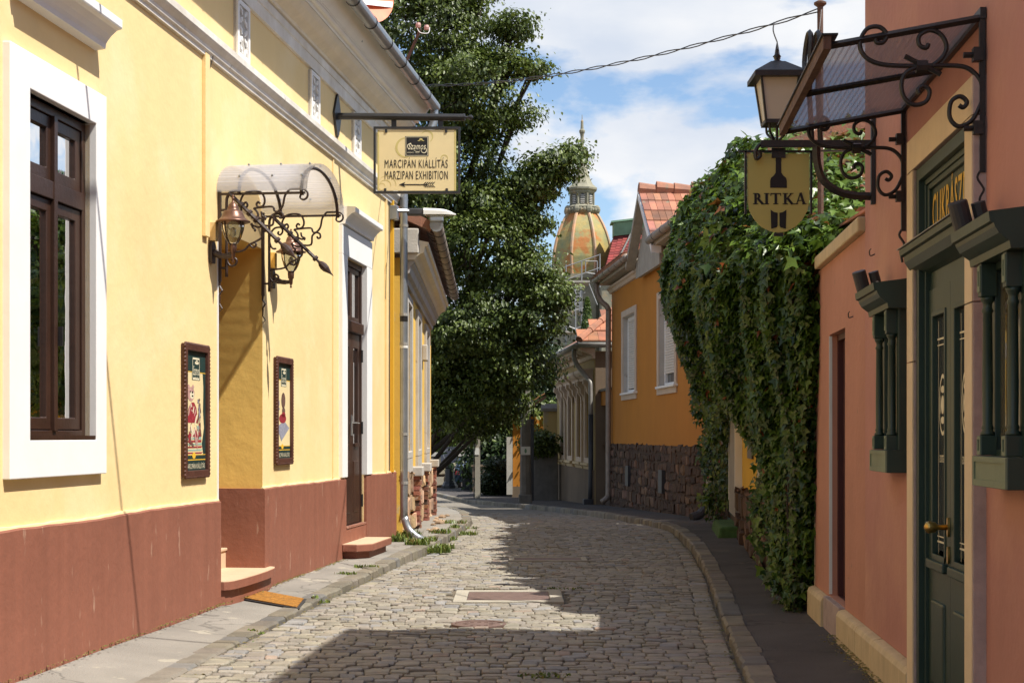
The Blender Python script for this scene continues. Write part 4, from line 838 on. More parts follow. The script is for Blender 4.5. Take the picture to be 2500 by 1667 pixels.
pr('emblem_rim', stroke([(-0.131, 0.054), (0.131, 0.054), (0.131, 0.276), (-0.131, 0.276), (-0.131, 0.054)], 0.005), 'ink_cream', 0.003)
part('emblem_lettering', letters(T, 'Szamos', -0.105, 0.11, 0.125, 0.205, 0.0035, shear=0.4, bold=0.006), 'ink_cream', bd)
pr('emblem_flourish', arcband(-0.085, 0.165, 0.028, 0.003, 0.009, R(-10), R(290), 14) + arcband(0.085, 0.118, 0.032, 0.003, 0.010, R(80), R(-200), 16) + arcband(0.01, 0.165, 0.065, 0.002, 0.006, R(225), R(300), 10), 'ink_cream', 0.0036)
pr('emblem_crown', [ell(0.05, 0.243, 0.022, 0.018, 12), ell(0.05, 0.232, 0.042, 0.006, 10)], 'sign_gold', 0.003)
part('emblem_lettering', letters(T, 'ANNO 1935', -0.115, 0.03, 0.082, 0.098, 0.0035), 'ink_cream', bd)
part('lettering', letters(T, 'MARCIPÁN KIÁLLÍTÁS', -0.385, 0.372, -0.095, 0.030, 0.003), 'ink_black', bd)
part('lettering', letters(T, 'MARZIPAN EXHIBITION', -0.385, 0.372, -0.232, -0.130, 0.003), 'ink_black', bd)
ar = stroke([(-0.17, -0.295), (0.13, -0.295)], 0.012) + [[(-0.215, -0.295), (-0.135, -0.262), (-0.16, -0.295)], [(-0.215, -0.295), (-0.16, -0.295), (-0.135, -0.328)]]
for i in range(5):
    x = 0.075 + 0.026 * i
    for s in (1, -1): ar.append([(x, -0.295 + 0.004 * s), (x + 0.014, -0.295 + 0.004 * s), (x + 0.044, -0.295 + 0.032 * s), (x + 0.030, -0.295 + 0.032 * s)])
pr('arrow', ar, 'ink_black', 0.003)

# street light at the corner of the house
t = thing('street_light', 'flat grey street light reaching out from the corner of the yellow house', 'street light', FL(12.5, 0.05, 4.75))
y_ = 21.75
part('wall_clamp', MB(FL).box(12.36, 12.50, 0.0, 0.12, 4.66, 4.86), 'zinc', t, bev=0.01)
part('arm', MB().tube([FL(12.42, 0.1, 4.79), (-1.40, y_, 4.80)], 0.028, 8), 'zinc', t)
part('clamp', MB().box(-1.50, -1.24, y_ - 0.06, y_ + 0.06, 4.735, 4.835), 'pipe_dark', t, bev=0.02)
hb = MB(); n = 14
sec = []
for i in range(n + 1):
    u_ = i / n; x = -1.26 + 0.46 * u_; w = 0.085 * (1 - 0.75 * max(0, (u_ - 0.55) / 0.45) ** 2); zt = 4.84 - 0.025 * u_ - 0.06 * max(0, (u_ - 0.5) / 0.5) ** 2; zb = 4.745 + 0.0 * u_
    sec += [(x, y_ - w, zb), (x, y_ - w, (zt + zb) / 2 + 0.01), (x, y_ - w * 0.55, zt), (x, y_ + w * 0.55, zt), (x, y_ + w, (zt + zb) / 2 + 0.01), (x, y_ + w, zb)]
hb.add(sec, [(i * 6 + j, i * 6 + (j + 1) % 6, (i + 1) * 6 + (j + 1) % 6, (i + 1) * 6 + j) for i in range(n) for j in range(6)] + [tuple(range(6)), tuple(range(6 * n, 6 * n + 6))])
hd = part('housing', hb, 'plate_white', t, smooth=False)
part('lens', MB().box(-1.23, -0.87, y_ - 0.07, y_ + 0.07, 4.722, 4.744), 'lamp_glass', hd, bev=0.008)

# dish and wire anchor on the eaves
t = thing('satellite_dish', 'orange and white satellite dish standing on the eaves', 'satellite dish', FL(8.6, 0.1, 6.45))
DC = Vector(FL(8.72, 0.40, 6.80)); ax = Vector((0.50, -0.85, 0.28)).normalized(); ux = ax.cross(Vector((0, 0, 1))).normalized(); uy = ux.cross(ax)
DT = lambda a, e, b: tuple(DC + ux * a + uy * b + ax * e)
m_ = MB(DT); rr_ = [0, 0.12, 0.22, 0.31, 0.38]; nn_ = 24
pts = [(r_ * math.cos(2 * math.pi * j / nn_), 0.28 * r_ * r_, 1.08 * r_ * math.sin(2 * math.pi * j / nn_)) for r_ in rr_ for j in range(nn_)]
m_.add(pts, [(i * nn_ + j, i * nn_ + (j + 1) % nn_, (i + 1) * nn_ + (j + 1) % nn_, (i + 1) * nn_ + j) for i in range(1, 4) for j in range(nn_)] + [(0, nn_ + j, nn_ + (j + 1) % nn_) for j in range(nn_)])
part('reflector', m_, 'ink_orange', t, smooth=True)
part('print_band', MB(DT).add([(-0.36, 0.042, -0.08), (0.36, 0.042, -0.14), (0.34, 0.045, -0.19), (-0.34, 0.045, -0.16)], [(0, 1, 2, 3)]), 'plate_white', t)
part('lettering', letters(DT, 'DIGI', -0.17, 0.20, 0.02, 0.13, 0.03), 'plate_white', t); part('mast', MB().tube([tuple(DC + ax * -0.05 - Vector((0, 0, 0.55))), tuple(DC - ax * 0.06)], 0.02, 8), 'zinc', t)
t = thing('wire_anchor', 'short rusty pole with white insulators leaning out over the gutter', 'pole', FL(10.9, 0.55, 6.3))
e0, e1 = FL(10.95, 0.45, 6.40), (-1.20, 20.0, 6.93)
part('pole', MB().tube([e0, e1], 0.02, 8), 'rust', t)
for dx, dz in ((-0.03, 0.05), (0.08, 0.02)): part('insulator', MB().tube([(e1[0] + dx, e1[1], e1[2] + dz - 0.03), (e1[0] + dx, e1[1], e1[2] + dz), (e1[0] + dx, e1[1], e1[2] + dz + 0.03)], [0.03, 0.036, 0.028], 8), 'ink_pink', t)
part('tie_wire', MB().tube(smooth2([(e1[0] - 0.04, e1[1] - 0.04, e1[2]), (e1[0], e1[1] - 0.05, e1[2] - 0.06), (e1[0] + 0.1, e1[1] - 0.03, e1[2] - 0.06), (e1[0] + 0.12, e1[1], e1[2] + 0.02)]), 0.006, 5), 'plate_white', t)
# ------------------------------------------------------------------ the pink house on the shady side
H2 = thing('pink_house', 'tall salmon pink corner house with stone door surround in the shade', 'house', FR(8, 0, 0))
DR = (7.30, 8.63, 0.12, 3.10); RD = (11.31, 12.17, 0.33, 2.40)
part('wall', MB(FR).wall(-5, 10.36, 0.0, 6.36, [(6.93, 8.40, 0.0, 3.15)], 0.35, 0.5), 'pink_plaster', H2)
part('gable_wall', MB(FR).prism([(10.36, -0.5), (10.36, -6.5), (10.20, -6.5), (10.20, -0.5)], 0.0, 6.55, 'z'), 'pink_plaster', H2)
part('back_wall', MB(FR).box(-5, 10.36, -6.7, -6.5, 0.0, 6.36), 'pink_plaster', H2)
# unseen hipped roof, its eaves shaped to cast the square shadow across the cobbles
m_ = MB(FR); E0, E1 = -5.4, 10.92
ev = [(E0, 0.14), (E1, 0.14), (E1 - 0.75, -6.9), (E0, -6.9)]; rd_ = [(E0, -3.2), (E1 - 3.6, -3.2)]
pts = [(s, p, 6.36) for s, p in ev] + [(s, p, 6.46) for s, p in ev] + [(s, p, 8.4) for s, p in rd_]
m_.add(pts, [(0, 1, 2, 3), (0, 1, 5, 4), (1, 2, 6, 5), (2, 3, 7, 6), (3, 0, 4, 7), (4, 5, 9, 8), (5, 6, 9), (6, 7, 8, 9), (7, 4, 8)]); m_.tint = None
part('roof', m_, 'tile_roof', H2)
part('eaves_moulding', MB(FR).prism([(0.0, 6.14), (0.03, 6.16), (0.05, 6.24), (0.08, 6.30), (0.10, 6.355), (0.0, 6.355)], -5, 10.40), 'pink_plaster', H2)
def stoneplinth(s0, s1, par, near=True):
    pr_ = [(0.0, -0.05), (0.07, -0.05), (0.07, 0.275), (0.055, 0.305), (0.03, 0.315), (0.0, 0.32)]
    a = s0
    while a < s1 - 0.01:
        b = min(s1, a + random.uniform(0.8, 1.3)); b = s1 if s1 - b < 0.3 else b
        part('plinth_stone', MB(FR).prism(pr_, a + 0.002, b - 0.002), 'sandstone', par, bev=0.006); a = b
stoneplinth(-5, 6.86, H2); stoneplinth(8.47, 10.36, H2)
# stone surround: light on the front face put into a paler colour, darker flank
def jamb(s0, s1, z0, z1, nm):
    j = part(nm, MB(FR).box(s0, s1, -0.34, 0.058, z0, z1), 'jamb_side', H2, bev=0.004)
    part('lit_face', MB(FR).box(s0 + 0.003, s1 - 0.003, 0.058, 0.064, z0, z1 - 0.003), 'jamb_lit', j)
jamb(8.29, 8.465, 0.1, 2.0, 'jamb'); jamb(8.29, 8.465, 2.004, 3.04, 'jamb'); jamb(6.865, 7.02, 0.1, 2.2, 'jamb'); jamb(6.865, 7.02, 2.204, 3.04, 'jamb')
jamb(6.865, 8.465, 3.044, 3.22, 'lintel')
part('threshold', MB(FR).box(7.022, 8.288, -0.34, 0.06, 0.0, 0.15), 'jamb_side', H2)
FD = lambda s, p, z: FR(7.024 + (s - 7.304) * (1.262 / 1.322), p + 0.175, z - (0.06 if z > 1.0 else 0.0))
gd = part('door', MB(FD).ring(7.304, 8.626, 0.155, 3.096, (7.37, 8.56, 0.16, 3.03), -0.24, -0.13), 'green_wood', H2, bev=0.006)
part('door_step_moulding', MB(FD).ring(7.37, 8.56, 0.16, 3.03, (7.40, 8.53, 0.16, 3.0), -0.24, -0.16), 'green_wood', gd, bev=0.004)
tp = part('transom_panel', MB(FD).box(7.372, 8.558, -0.235, -0.19, 2.42, 3.02), 'green_wood', gd)
part('transom_rim', MB(FD).ring(7.40, 8.53, 2.70, 3.0, (7.44, 8.49, 2.74, 2.97), -0.20, -0.17), 'green_wood', tp, bev=0.006)
TT = lambda a, e, b: FD(8.50 - a, -0.19 + e, 2.735 + b)
part('lettering', letters(TT, 'CUKRÁSZDA', 0.04, 1.04, 0.01, 0.25, 0.004, bold=0.012), 'ink_yellow', tp)
cor = [(-0.24, 2.44), (-0.08, 2.44), (-0.075, 2.49), (-0.05, 2.50), (-0.045, 2.52), (0.0, 2.535), (0.05, 2.56), (0.075, 2.60), (0.08, 2.63), (0.10, 2.635), (0.105, 2.665), (-0.24, 2.70)]
part('door_cornice', MB(FR).prism([(p + 0.02, z - 0.055) for p, z in cor], 7.022, 8.36), 'green_wood', gd); part('cornice_flashing', MB(FR).prism([(-0.2, 2.647), (0.135, 2.614), (0.135, 2.619), (-0.2, 2.653)], 7.01, 8.38), 'zinc_dull', gd)
for i in range(2):
    a = 7.402 + 0.566 * i; b = a + 0.562
    lf = part('door_leaf', MB(FD).ring(a, b, 0.165, 2.435, (a + 0.10, b - 0.10, 0.98, 2.31), -0.225, -0.18), 'green_wood', gd, bev=0.004)
    part('glazing_bead', MB(FD).ring(a + 0.10, b - 0.10, 0.98, 2.31, (a + 0.125, b - 0.125, 1.005, 2.285), -0.215, -0.172), 'green_wood', lf, bev=0.004)
    part('pane', MB(FD).box(a + 0.12, b - 0.12, -0.206, -0.200, 1.0, 2.29), 'dark_glass', lf)
    part('door_panel', MB(FD).box(a + 0.12, b - 0.12, -0.20, -0.165, 0.30, 0.74), 'green_wood', lf, bev=0.014); part('weather_bar', MB(FD).box(a + 0.06, b - 0.06, -0.185, -0.15, 0.90, 0.95), 'green_wood', lf, bev=0.008)
    cx_ = (a + b) / 2; GT = lambda q, e, c: FD(cx_ + q, -0.1985 + e, c)
    rect = lambda x0, x1, y0, y1: [(x0, y0), (x1, y0), (x1, y1), (x0, y1)]
    et = [rect(-0.11, -0.104, 1.03, 2.26), rect(0.104, 0.11, 1.03, 2.26), rect(-0.14, 0.14, 2.16, 2.17), rect(-0.14, 0.14, 2.13, 2.136), rect(-0.14, 0.14, 1.10, 1.11), rect(-0.14, 0.14, 1.13, 1.136)]
    part('etched_lines', flat(GT, et, 0.001), 'ink_cream', lf)
    orn = arcband(0, 0, 1, 0.14, 0.14, 0, 2 * math.pi, 28)
    orn = [[(q * 0.085, 1.82 + r_ * 0.15) for q, r_ in f] for f in orn] + [ell(0, 1.82, 0.035, 0.05, 12), ell(0, 1.90, 0.05, 0.02, 8), ell(0, 1.74, 0.05, 0.02, 8), ell(-0.045, 1.82, 0.012, 0.05, 8), ell(0.045, 1.82, 0.012, 0.05, 8)]
    part('etched_emblem', flat(GT, orn, 0.001), 'ink_cream', lf); part('etched_lettering', letters(GT, 'Szamos', -0.08, 0.08, 1.52, 1.58, 0.001), 'ink_cream', lf)
kn = part('knob', MB(FD).tube([(7.985, -0.17, 1.20), (7.985, -0.12, 1.20), (7.985, -0.11, 1.20), (7.985, -0.08, 1.20), (7.985, -0.065, 1.20), (7.985, -0.055, 1.20)], [0.014, 0.014, 0.026, 0.032, 0.028, 0.008], 12), 'brass', gd, smooth=True)
part('rose', MB(FD).prism(ell(7.985, 1.20, 0.022, 0.05, 14), -0.178, -0.168, 'y'), 'brass', kn); part('keyhole_plate', MB(FD).prism(ell(7.985, 1.06, 0.02, 0.045, 14), -0.178, -0.168, 'y'), 'brass', gd)
part('doorbell', MB(FR).box(8.55, 8.64, 0.0, 0.03, 2.80, 2.89), 'sign_cream', H2, bev=0.01)
for s, z in ((9.95, 2.78), (10.9, 2.45)): part('hook', MB(FR).tube(smooth2([(s, 0.0, z), (s, 0.03, z - 0.01), (s, 0.035, z + 0.02), (s - 0.03, 0.03, z + 0.03)]), 0.004, 4), 'iron_black', H2)

# lower garden wall with the dark red door
GW = thing('garden_wall', 'lower salmon pink wall with stone coping and a dark red door', 'wall', FR(11.8, 0, 0))
part('wall', MB(FR).wall(10.362, 13.12, 0.0, 2.98, [RD], 0.16, 0.35), 'pink_old', GW)
part('wall_end_edge', MB(FR).box(13.10, 13.135, -0.34, 0.006, 0.3, 2.97), 'sandstone', GW)
m_ = MB(FR); m_.box(10.37, 12.75, -0.38, 0.05, 2.985, 3.085); part('coping', m_, 'sandstone', GW, bev=0.01)
rdp = part('door', MB(FR).box(11.315, 12.165, -0.16, -0.10, 0.335, 2.395), 'dark_red', GW)
part('door_frame', MB(FR).ring(11.312, 12.168, 0.332, 2.398, (11.36, 12.12, 0.333, 2.35), -0.11, -0.06), 'dark_red', rdp); part('lit_edge', MB(FR).box(12.168, 12.178, -0.02, 0.004, 0.34, 2.39), 'plate_white', rdp)  # white strip paints the lit edge of the far jamb
part('threshold', MB(FR).box(11.30, 12.18, -0.30, 0.05, 0.0, 0.325), 'jamb_side', GW, bev=0.006)
stoneplinth(10.37, 11.29, GW); stoneplinth(12.20, 13.10, GW)

# glazed awning over the green door
A2 = thing('awning', 'smoky flat plastic awning on black wrought iron scroll brackets', 'awning', FR(7.85, 0, 3.4))
zo, zi = 3.385, 3.50; S0, S1 = 6.87, 8.83
sl = lambda p: zi + (zo - zi) * p / 0.70
m_ = MB(FR); m_.hexa([(s, p, sl(p) + dz) for dz in (-0.008, 0.0) for p in (0.02, 0.70) for s in (S0 + 0.02, S1 - 0.02)])
part('plastic_sheet', m_, 'polycarb_dirty', A2)
for s in (S0, 7.85, S1): part('rafter', MB(FR).tube([(s, 0.01, sl(0) - 0.022), (s, 0.71, sl(0.71) - 0.022)], 0.017, 4), 'iron_black', A2)
part('wall_rail', MB(FR).box(S0 - 0.02, S1 + 0.02, 0.004, 0.03, 3.47, 3.52), 'iron_black', A2); part('edge_rail', MB(FR).box(S0 - 0.02, S1 + 0.02, 0.69, 0.725, 3.345, 3.405), 'rust', A2); part('edge_flashing', MB(FR).box(S0 - 0.03, S1 + 0.03, 0.66, 0.735, 3.406, 3.414), 'iron_black', A2)
for s in (S0, S1):
    m_ = MB(FR)
    # points read as (out, up) from the wall
    def c2(pts, r=0.011, k=5): m_.tube([(s, a, b) for a, b in smooth2(pts, k)], r, 6)
    c2([(0.02, 3.10), (0.06, 3.02), (0.12, 2.99), (0.16, 3.03), (0.155, 3.10), (0.115, 3.125), (0.085, 3.10), (0.10, 3.075), (0.12, 3.085)])
    c2([(0.015, 3.13), (0.03, 3.20), (0.09, 3.255), (0.20, 3.265), (0.32, 3.265), (0.46, 3.275), (0.535, 3.31), (0.56, 3.37), (0.53, 3.435), (0.475, 3.445), (0.44, 3.41), (0.455, 3.375), (0.485, 3.375), (0.49, 3.395)])
    c2([(0.235, 3.268), (0.195, 3.30), (0.175, 3.35), (0.20, 3.405), (0.25, 3.425), (0.295, 3.40), (0.295, 3.36), (0.265, 3.345), (0.255, 3.365)])
    c2([(0.30, 3.262), (0.355, 3.235), (0.375, 3.18), (0.36, 3.12), (0.315, 3.09), (0.265, 3.105), (0.25, 3.15), (0.275, 3.175), (0.30, 3.16), (0.295, 3.14)])
    b2 = part('scroll_bracket', m_, 'iron_black', A2, smooth=True)
    part('scroll_collar', MB(FR).tube([(s, 0.31, 3.262), (s, 0.26, 3.262)], 0.03, 8), 'iron_black', b2); part('scroll_rod', MB(FR).tube([(s, 0.36, 3.31), (s, 0.20, 3.225)], 0.012, 6), 'iron_black', b2)
    w_ = MB(FR); w_.box(s - 0.013, s + 0.013, 0.005, 0.03, 2.78, 3.49); w_.tube(smooth2([(s, 0.018, 2.80), (s, 0.04, 2.76), (s, 0.018, 2.72), (s, -0.0 + 0.012, 2.70), (s, 0.03, 2.66), (s, 0.022, 2.60)]), 0.008, 5)
    for z in (3.31, 2.98): w_.box(s - 0.03, s + 0.02, 0.02, 0.06, z - 0.03, z + 0.03); w_.tube([(s, 0.04, z), (s, 0.10, z)], 0.014, 6)
    part('wall_bar', w_, 'iron_black', b2)

# two showcases framed like little temples
def showcase(s0, label, pic):
    t = thing('showcase', label, 'showcase', FR(s0 + 0.29, 0, 1.38), 'green showcases on the pink wall')
    F_ = lambda a, b, c: FR(s0 + a, b, c)
    part('back_board', MB(F_).box(0.02, 0.56, 0.004, 0.02, 1.50, 2.36), pic, t)
    part('case_frame', MB(F_).ring(0.01, 0.57, 1.48, 2.38, (0.09, 0.49, 1.54, 2.30), 0.004, 0.05), 'green_wood', t, bev=0.004)
    b = part('base', MB(F_).box(0.0, 0.58, 0.0, 0.118, 1.385, 1.515), 'green_wood', t, bev=0.003)
    part('base_face', MB(F_).ring(0.002, 0.578, 1.388, 1.512, (0.03, 0.55, 1.415, 1.49), 0.117, 0.126), 'green_wood_lit', b); part('base_inset', MB(F_).box(0.03, 0.55, 0.117, 0.120, 1.415, 1.49), 'green_wood_lit', b)
    for a in (0.045, 0.475):
        pd = part('pedestal', MB(F_).box(a, a + 0.06, 0.045, 0.112, 1.517, 1.60), 'green_wood', t, bev=0.003)
        part('pedestal_face', MB(F_).ring(a + 0.001, a + 0.059, 1.519, 1.598, (a + 0.016, a + 0.044, 1.535, 1.585), 0.111, 0.117), 'green_wood_lit', pd)
        CT = lambda x, yv, z: F_(a + 0.03 + x, 0.078 + yv, z)
        part('column', MB(CT).lathe([(0.030, 1.60), (0.030, 1.612), (0.022, 1.622), (0.026, 1.632), (0.021, 1.645), (0.0225, 1.8), (0.0195, 2.12), (0.025, 2.13), (0.019, 2.145), (0.019, 2.16), (0.028, 2.175), (0.03, 2.19)], n=14), 'green_wood', t, smooth=True)
        cp = part('capital_block', MB(F_).box(a, a + 0.06, 0.045, 0.112, 2.19, 2.33), 'green_wood', t, bev=0.003)
        part('fretwork', MB(F_).ring(a + 0.006, a + 0.054, 2.21, 2.32, (a + 0.02, a + 0.04, 2.235, 2.30), 0.111, 0.117), 'green_wood_lit', cp)
    prf = [(0.0, 2.33), (0.12, 2.33), (0.125, 2.36), (0.14, 2.37), (0.165, 2.39), (0.18, 2.415), (0.185, 2.43), (0.20, 2.435), (0.205, 2.475), (0.0, 2.50)]
    part('cornice', MB(F_).prism(prf, -0.06, 0.64), 'green_wood', t)
    part('glass', MB(F_).box(0.09, 0.49, 0.024, 0.028, 1.54, 2.30), 'lamp_glass', t)
    return t
mat('photo_print', (0.30, 0.15, 0.05), 0.4, 0.5, 5.0, col2=(0.05, 0.03, 0.02), bump=0.0, patch=(0.55, 0.42, 0.28), patch_at=0.62, patch_soft=0.06, patch_scale=6)
showcase(8.79, 'green wooden showcase with two columns farther from the viewer, left of the stone doorway', 'photo_print')
showcase(6.00, 'green wooden showcase with two columns and a brown picture, right of the stone doorway', 'photo_print')
def spot(s, label):
    t = thing('spotlight', label, 'spotlight', FR(s, 0.12, 2.5), 'black cylinder spotlights above the showcases')
    c0 = Vector(FR(s + 0.06, 0.17, 2.56)); d = (Vector(FR(s + 0.10, 0.11, 2.36)) - c0).normalized()
    part('housing', MB().tube([tuple(c0 - d * 0.055), tuple(c0 - d * 0.05), tuple(c0 + d * 0.10), tuple(c0 + d * 0.108)], [0.040, 0.043, 0.043, 0.040], 16), 'pipe_dark', t)
    c1 = c0 + Vector(FR(0, -0.08, 0)) - Vector(FR(0, 0, 0))
    part('gear_box', MB().tube([tuple(c1 - d * 0.02 + Vector((0, 0, 0.03))), tuple(c1 + d * 0.06 + Vector((0, 0, 0.03)))], 0.032, 8), 'pipe_dark', t)
    part('stalk', MB().tube([tuple(c1 + Vector((0, 0, 0.0))), tuple(Vector(FR(s + 0.02, 0.06, 2.53))), tuple(Vector(FR(s - 0.04, 0.05, 2.49)))], 0.008, 6), 'zinc_dull', t)
spot(9.36, 'black cylinder spotlight on the farther green showcase'); spot(6.55, 'black cylinder spotlight on the nearer green showcase')

# lantern and hanging wine-bar sign on one bracket
BY = 9.92
BK = thing('sign_bracket', 'black iron arm with curved brace fixed to the corner of the pink house', 'bracket', FR(9.9, 0, 3.1))
bw = FR(9.93, 0.015, 3.5)
part('arm', MB().box(1.62, bw[0], BY - 0.014, BY + 0.014, 3.475, 3.52), 'iron_black', BK)
part('wall_bar', MB(FR).box(9.905, 9.945, 0.004, 0.03, 3.10, 3.72), 'iron_black', BK)
part('brace', MB().tube(smooth2([(1.98, BY, 3.48), (1.985, BY, 3.38), (2.02, BY, 3.27), (2.10, BY, 3.20), (2.20, BY, 3.165), (bw[0], BY, 3.155)]), 0.026, 4), 'iron_black', BK)
part('arm_curl', MB().tube([(a, BY, b) for a, b in smooth2([(1.68, 3.50), (1.62, 3.495), (1.59, 3.46), (1.585, 3.42), (1.595, 3.40), (1.615, 3.42), (1.60, 3.45)])], 0.014, 6), 'iron_black', BK)
for x in (1.945, 2.0):
    part('crest_scroll', MB().tube([(x + 0.01 * math.sin(b * 9), BY + a, 4.12 + b) for a, b in [(0.0, -0.60), (0.02, -0.3), (0.0, -0.05)] + [(0.10 + 0.10 * math.cos(q), 0.0 + 0.13 * math.sin(q)) for q in [math.pi - i * 0.35 for i in range(15)]]], 0.017, 4), 'iron_black', BK)
LN = thing('street_lantern', 'four-sided black lantern with frosted panes standing on the bracket', 'lantern', (1.735, BY, 3.52))
LC = (1.725, BY)
def sq(r0, z0, r1, z1, mt, nm, par, hollow=False):
    m_ = MB()
    P = [(LC[0] + r * c, LC[1] + r * s_, z) for r, z in ((r0, z0), (r1, z1)) for c, s_ in ((1, 1), (-1, 1), (-1, -1), (1, -1))]
    m_.add(P, [(0, 1, 5, 4), (1, 2, 6, 5), (2, 3, 7, 6), (3, 0, 4, 7), (0, 3, 2, 1), (4, 5, 6, 7)]); return part(nm, m_, mt, par)
sq(0.082, 3.64, 0.12, 3.925, 'lamp_frosted', 'panes', LN)
rf = sq(0.165, 3.94, 0.045, 4.025, 'iron_black', 'roof', LN); part('roof_rim', MB().box(LC[0] - 0.168, LC[0] + 0.168, LC[1] - 0.168, LC[1] + 0.168, 3.905, 3.938), 'iron_black', rf)
part('finial', MB().lathe([(0.045, 4.02), (0.03, 4.035), (0.012, 4.04), (0.012, 4.05), (0.028, 4.065), (0.012, 4.08), (0.009, 4.095), (0.013, 4.105), (0.003, 4.12)], LC[0], LC[1], 12), 'iron_black', rf, smooth=True)
part('base', MB().box(LC[0] - 0.09, LC[0] + 0.09, LC[1] - 0.09, LC[1] + 0.09, 3.618, 3.642), 'iron_black', LN)
for cx_, cy_ in ((1, 1), (-1, 1), (-1, -1), (1, -1)):
    part('corner_bar', MB().tube([(LC[0] + 0.084 * cx_, LC[1] + 0.084 * cy_, 3.63), (LC[0] + 0.124 * cx_, LC[1] + 0.124 * cy_, 3.93)], 0.009, 5), 'iron_black', LN)
    part('foot', MB().tube(smooth2([(LC[0] + 0.06 * cx_, LC[1] + 0.06 * cy_, 3.62), (LC[0] + 0.055 * cx_, LC[1] + 0.055 * cy_, 3.57), (LC[0] + 0.02 * cx_, LC[1] + 0.008 * cy_, 3.525)]), 0.008, 5), 'iron_black', LN)
part('stem', MB().tube([(LC[0], LC[1], 3.52), (LC[0], LC[1], 3.62)], 0.01, 6), 'iron_black', LN)
RS = thing('hanging_sign', 'olive hanging sign with bottle, black capital letters and rounded lower edge', 'sign', (1.745, 9.98, 3.46))
T = lambda a, e, b: (1.745 + a, 9.98 - e, 3.19 + b)
bz = [(-0.203, 0.255), (-0.203, -0.05), (-0.19, -0.12), (-0.155, -0.18), (-0.11, -0.225), (-0.05, -0.255), (0.0, -0.263), (0.05, -0.255), (0.11, -0.225), (0.155, -0.18), (0.19, -0.12), (0.203, -0.05), (0.203, 0.255)]
bo = part('board', MB(T).prism(bz, -0.01, 0.0, 'y'), 'sign_olive', RS)
part('frame', MB(T).box(-0.222, -0.208, -0.012, 0.006, -0.14, 0.27), 'iron_black', RS); part('frame', MB(T).box(0.208, 0.222, -0.012, 0.006, -0.14, 0.27), 'iron_black', RS); part('frame', MB(T).box(-0.26, 0.222, -0.012, 0.006, 0.262, 0.276), 'iron_black', RS)
part('frame_tab', MB(T).box(-0.03, 0.03, -0.012, 0.006, -0.285, -0.264), 'iron_black', RS); part('wall_stay', MB(T).box(0.222, 0.60, -0.01, 0.0, 0.268, 0.28), 'zinc', RS)
part('hanger', MB(T).box(-0.045, 0.045, -0.012, 0.012, 0.225, 0.29), 'iron_black', RS)
ptA = []
bot = [(-0.055, 0.03), (0.055, 0.03), (0.055, 0.075), (0.05, 0.095), (0.03, 0.112), (0.019, 0.13), (0.0175, 0.20), (0.019, 0.203), (0.019, 0.225), (-0.019, 0.225), (-0.019, 0.203), (-0.0175, 0.20), (-0.019, 0.13), (-0.03, 0.112), (-0.05, 0.095), (-0.055, 0.075)]
part('bottle_print', flat(T, [bot], 0.003), 'ink_black', bo)
# R I T K A with slab serifs
def serif(x, y0, w): return [(x - w / 2, y0 - 0.0028), (x + w / 2, y0 - 0.0028), (x + w / 2, y0 + 0.0028), (x - w / 2, y0 + 0.0028)]
LT_, LB = -0.004, -0.078; gl_ = []
def vstem(x, w=0.017): gl_.append([(x - w / 2, LB), (x + w / 2, LB), (x + w / 2, LT_), (x - w / 2, LT_)]); gl_.append(serif(x, LT_ - 0.003, w + 0.018)); gl_.append(serif(x, LB + 0.003, w + 0.018))
vstem(-0.150); gl_ += [[(q[0] * 1.0, q[1]) for q in f] for f in arcband(-0.142, -0.0235, 0.0155, 0.007, 0.016, R(90), R(-90), 12)]; gl_ += stroke([(-0.135, -0.04), (-0.103, -0.076)], 0.016); gl_.append(serif(-0.102, LB + 0.003, 0.022))
vstem(-0.078); vstem(-0.018); gl_.append([(-0.053, -0.0115), (0.017, -0.0115), (0.017, LT_), (-0.053, LT_)]); gl_.append([(-0.053, -0.024), (-0.048, -0.024), (-0.046, -0.01), (-0.053, -0.01)]); gl_.append([(0.012, -0.024), (0.017, -0.024), (0.017, -0.01), (0.010, -0.01)])
vstem(0.044); gl_ += stroke([(0.05, -0.045), (0.083, -0.008)], 0.008) + stroke([(0.058, -0.036), (0.090, -0.076)], 0.016); gl_.append(serif(0.085, LT_ - 0.003, 0.026)); gl_.append(serif(0.092, LB + 0.003, 0.026))
gl_ += stroke([(0.143, -0.002), (0.118, -0.077)], 0.007) + stroke([(0.143, -0.002), (0.168, -0.077)], 0.017) + stroke([(0.126, -0.053), (0.158, -0.053)], 0.006); gl_.append(serif(0.117, LB + 0.003, 0.024)); gl_.append(serif(0.169, LB + 0.003, 0.03))
for i, g_ in enumerate(gl_): ptA.append((g_, 0.003 + 0.00004 * i))
m_ = MB(T)
for g_, e in ptA: m_.poly([(a, e, b) for a, b in g_])
part('lettering', m_, 'ink_black', bo)
part('glasses_print', flat(T, [[(-0.052, -0.112), (-0.03, -0.128), (-0.006, -0.133), (-0.006, -0.215), (-0.012, -0.228), (-0.048, -0.238)], [(0.052, -0.112), (0.03, -0.128), (0.006, -0.133), (0.006, -0.215), (0.012, -0.228), (0.048, -0.238)]], 0.003), 'ink_black', bo)

